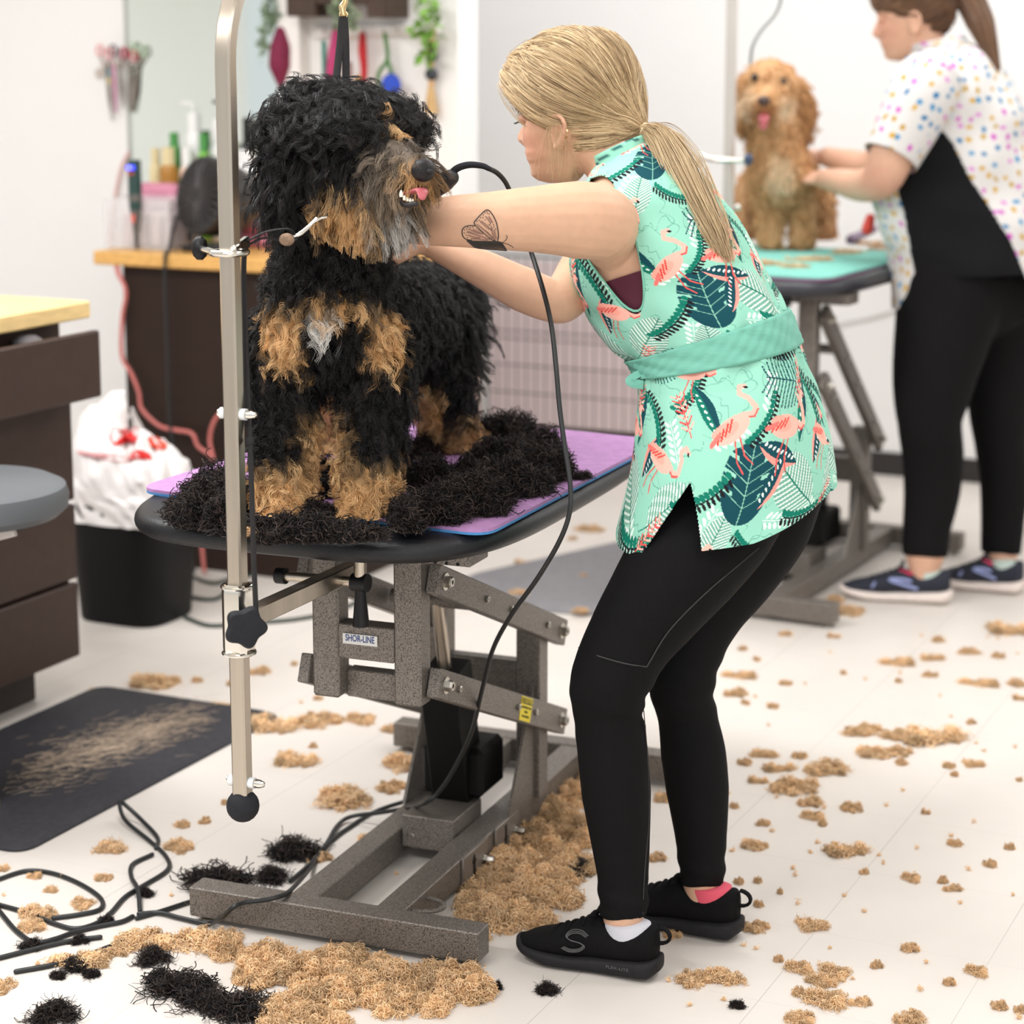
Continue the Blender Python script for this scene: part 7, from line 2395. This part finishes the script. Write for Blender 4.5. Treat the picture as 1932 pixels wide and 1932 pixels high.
for _ in range(90):
    x, y = gg.uniform(1240, 1932), gg.uniform(1190, 1932)
    if gg.random() < .35: x, y = gg.uniform(0, 1000), gg.uniform(1250, 1932)
    w_ = gg.uniform(2, 7)
    crumbs.append((x, y, w_, w_ * .5))
allp = []
for x, y, wv, hv_ in crumbs:
    loc = G(x, y, 0); s = FPX / proj(loc)[2]
    p = clump_pts(int(6 + wv), wv / 2 / s, wv / 2 / s, .004, gg, .002, .010, 3)
    allp.append(p + loc)
p = np.concatenate(allp)
hair('fur_crumbs', p, .0005, tcol(len(p), gg), FM, label='tiny blond fur crumbs scattered over the whole tile floor', cat='clipped fur', kind='stuff')
# blond dust swept over the dark floor mat
n = 1500
a = gg.normal(0, 1, n); b_ = gg.normal(0, 1, n)
ctr = np.where(gg.random(n) < .6, 0, 1)
bx = np.where(ctr == 0, 160 + a * 70, 290 + a * 55); by = np.where(ctr == 0, 1420 - a * 22 + b_ * 22, 1375 - a * 16 + b_ * 18)
keepm = (bx > 5) & (bx < 400)
rt = np.array([G(x, y, .0155) for x, y in zip(bx[keepm], by[keepm])])
n = len(rt)
dv_ = nrm(np.c_[gg.normal(.75, .35, n), gg.normal(.45, .35, n), np.zeros(n)])
t = np.linspace(0, 1, 5)
pp = rt[:, None] + dv_[:, None] * (t[None] * gg.uniform(.01, .045, (n, 1)))[..., None]
pp[..., 2] = .0158
hair('hair_dust', pp, .00042, np.repeat(lin((196, 174, 152))[None], n, 0) * gg.uniform(.7, 1.1, (n, 1)), FM, label='pale blond hair dust swept in streaks over the dark floor mat', cat='clipped fur', kind='stuff')
# black fur on the purple mat
drift('fur_pile', 'heap of black clipped fur on the purple mat right of the dog',
      [(820, 975, 170, 62), (900, 960, 170, 60), (960, 930, 150, 54), (1010, 905, 120, 44), (860, 920, 200, 50), (940, 885, 170, 44), (1000, 850, 90, 34), (960, 835, 120, 30), (1020, 870, 80, 30), (800, 900, 120, 40), (790, 860, 80, 30), (1055, 900, 60, 26), (770, 1000, 60, 24)], MATZ, True, 2.6e5, .006, .04, .0008, .05, seed=12, cat='fur pile', kind='thing')
drift('fur_pile', 'heap of black clipped fur at the left corner of the purple mat',
      [(385, 975, 130, 60), (420, 950, 110, 40), (360, 990, 70, 36), (430, 1000, 90, 40), (410, 935, 80, 28)], MATZ, True, 2.8e5, .006, .038, .0008, .05, seed=13, cat='fur pile', kind='thing')
drift('fur_pile', 'low row of black clipped fur in front of the dog paws',
      [(520, 1018, 120, 34), (600, 1018, 130, 34), (665, 1016, 110, 34), (480, 1010, 70, 34), (600, 975, 60, 30), (615, 930, 70, 40), (615, 905, 90, 30), (470, 950, 60, 40), (575, 890, 60, 24)], MATZ, True, 2.8e5, .006, .034, .0008, .03, seed=14, cat='fur pile', kind='thing')
tufts([(1100, 896, 44, 26)], 'alone on the purple mat right of the heap', 'black tuft on the purple mat', True, MATZ)
tufts([(975, 872, 26, 12)], 'on the black heap behind the rear paw', 'blond tuft on the heap', False, MATZ + .03)
tufts([(470, 1003, 34, 24)], 'at the table edge behind the steel pole', 'blond tuft at the table edge', False, MATZ + .012)
drift('fur_litter', 'thin blond clippings strewn over the teal mat under the golden dog', [(1440, 500, 90, 10), (1530, 492, 110, 8), (1600, 478, 70, 10), (1660, 470, 50, 8), (1500, 505, 60, 6), (1640, 462, 60, 12)], MATZ2, False, 9e4, .003, .016, .001, .008, seed=15)
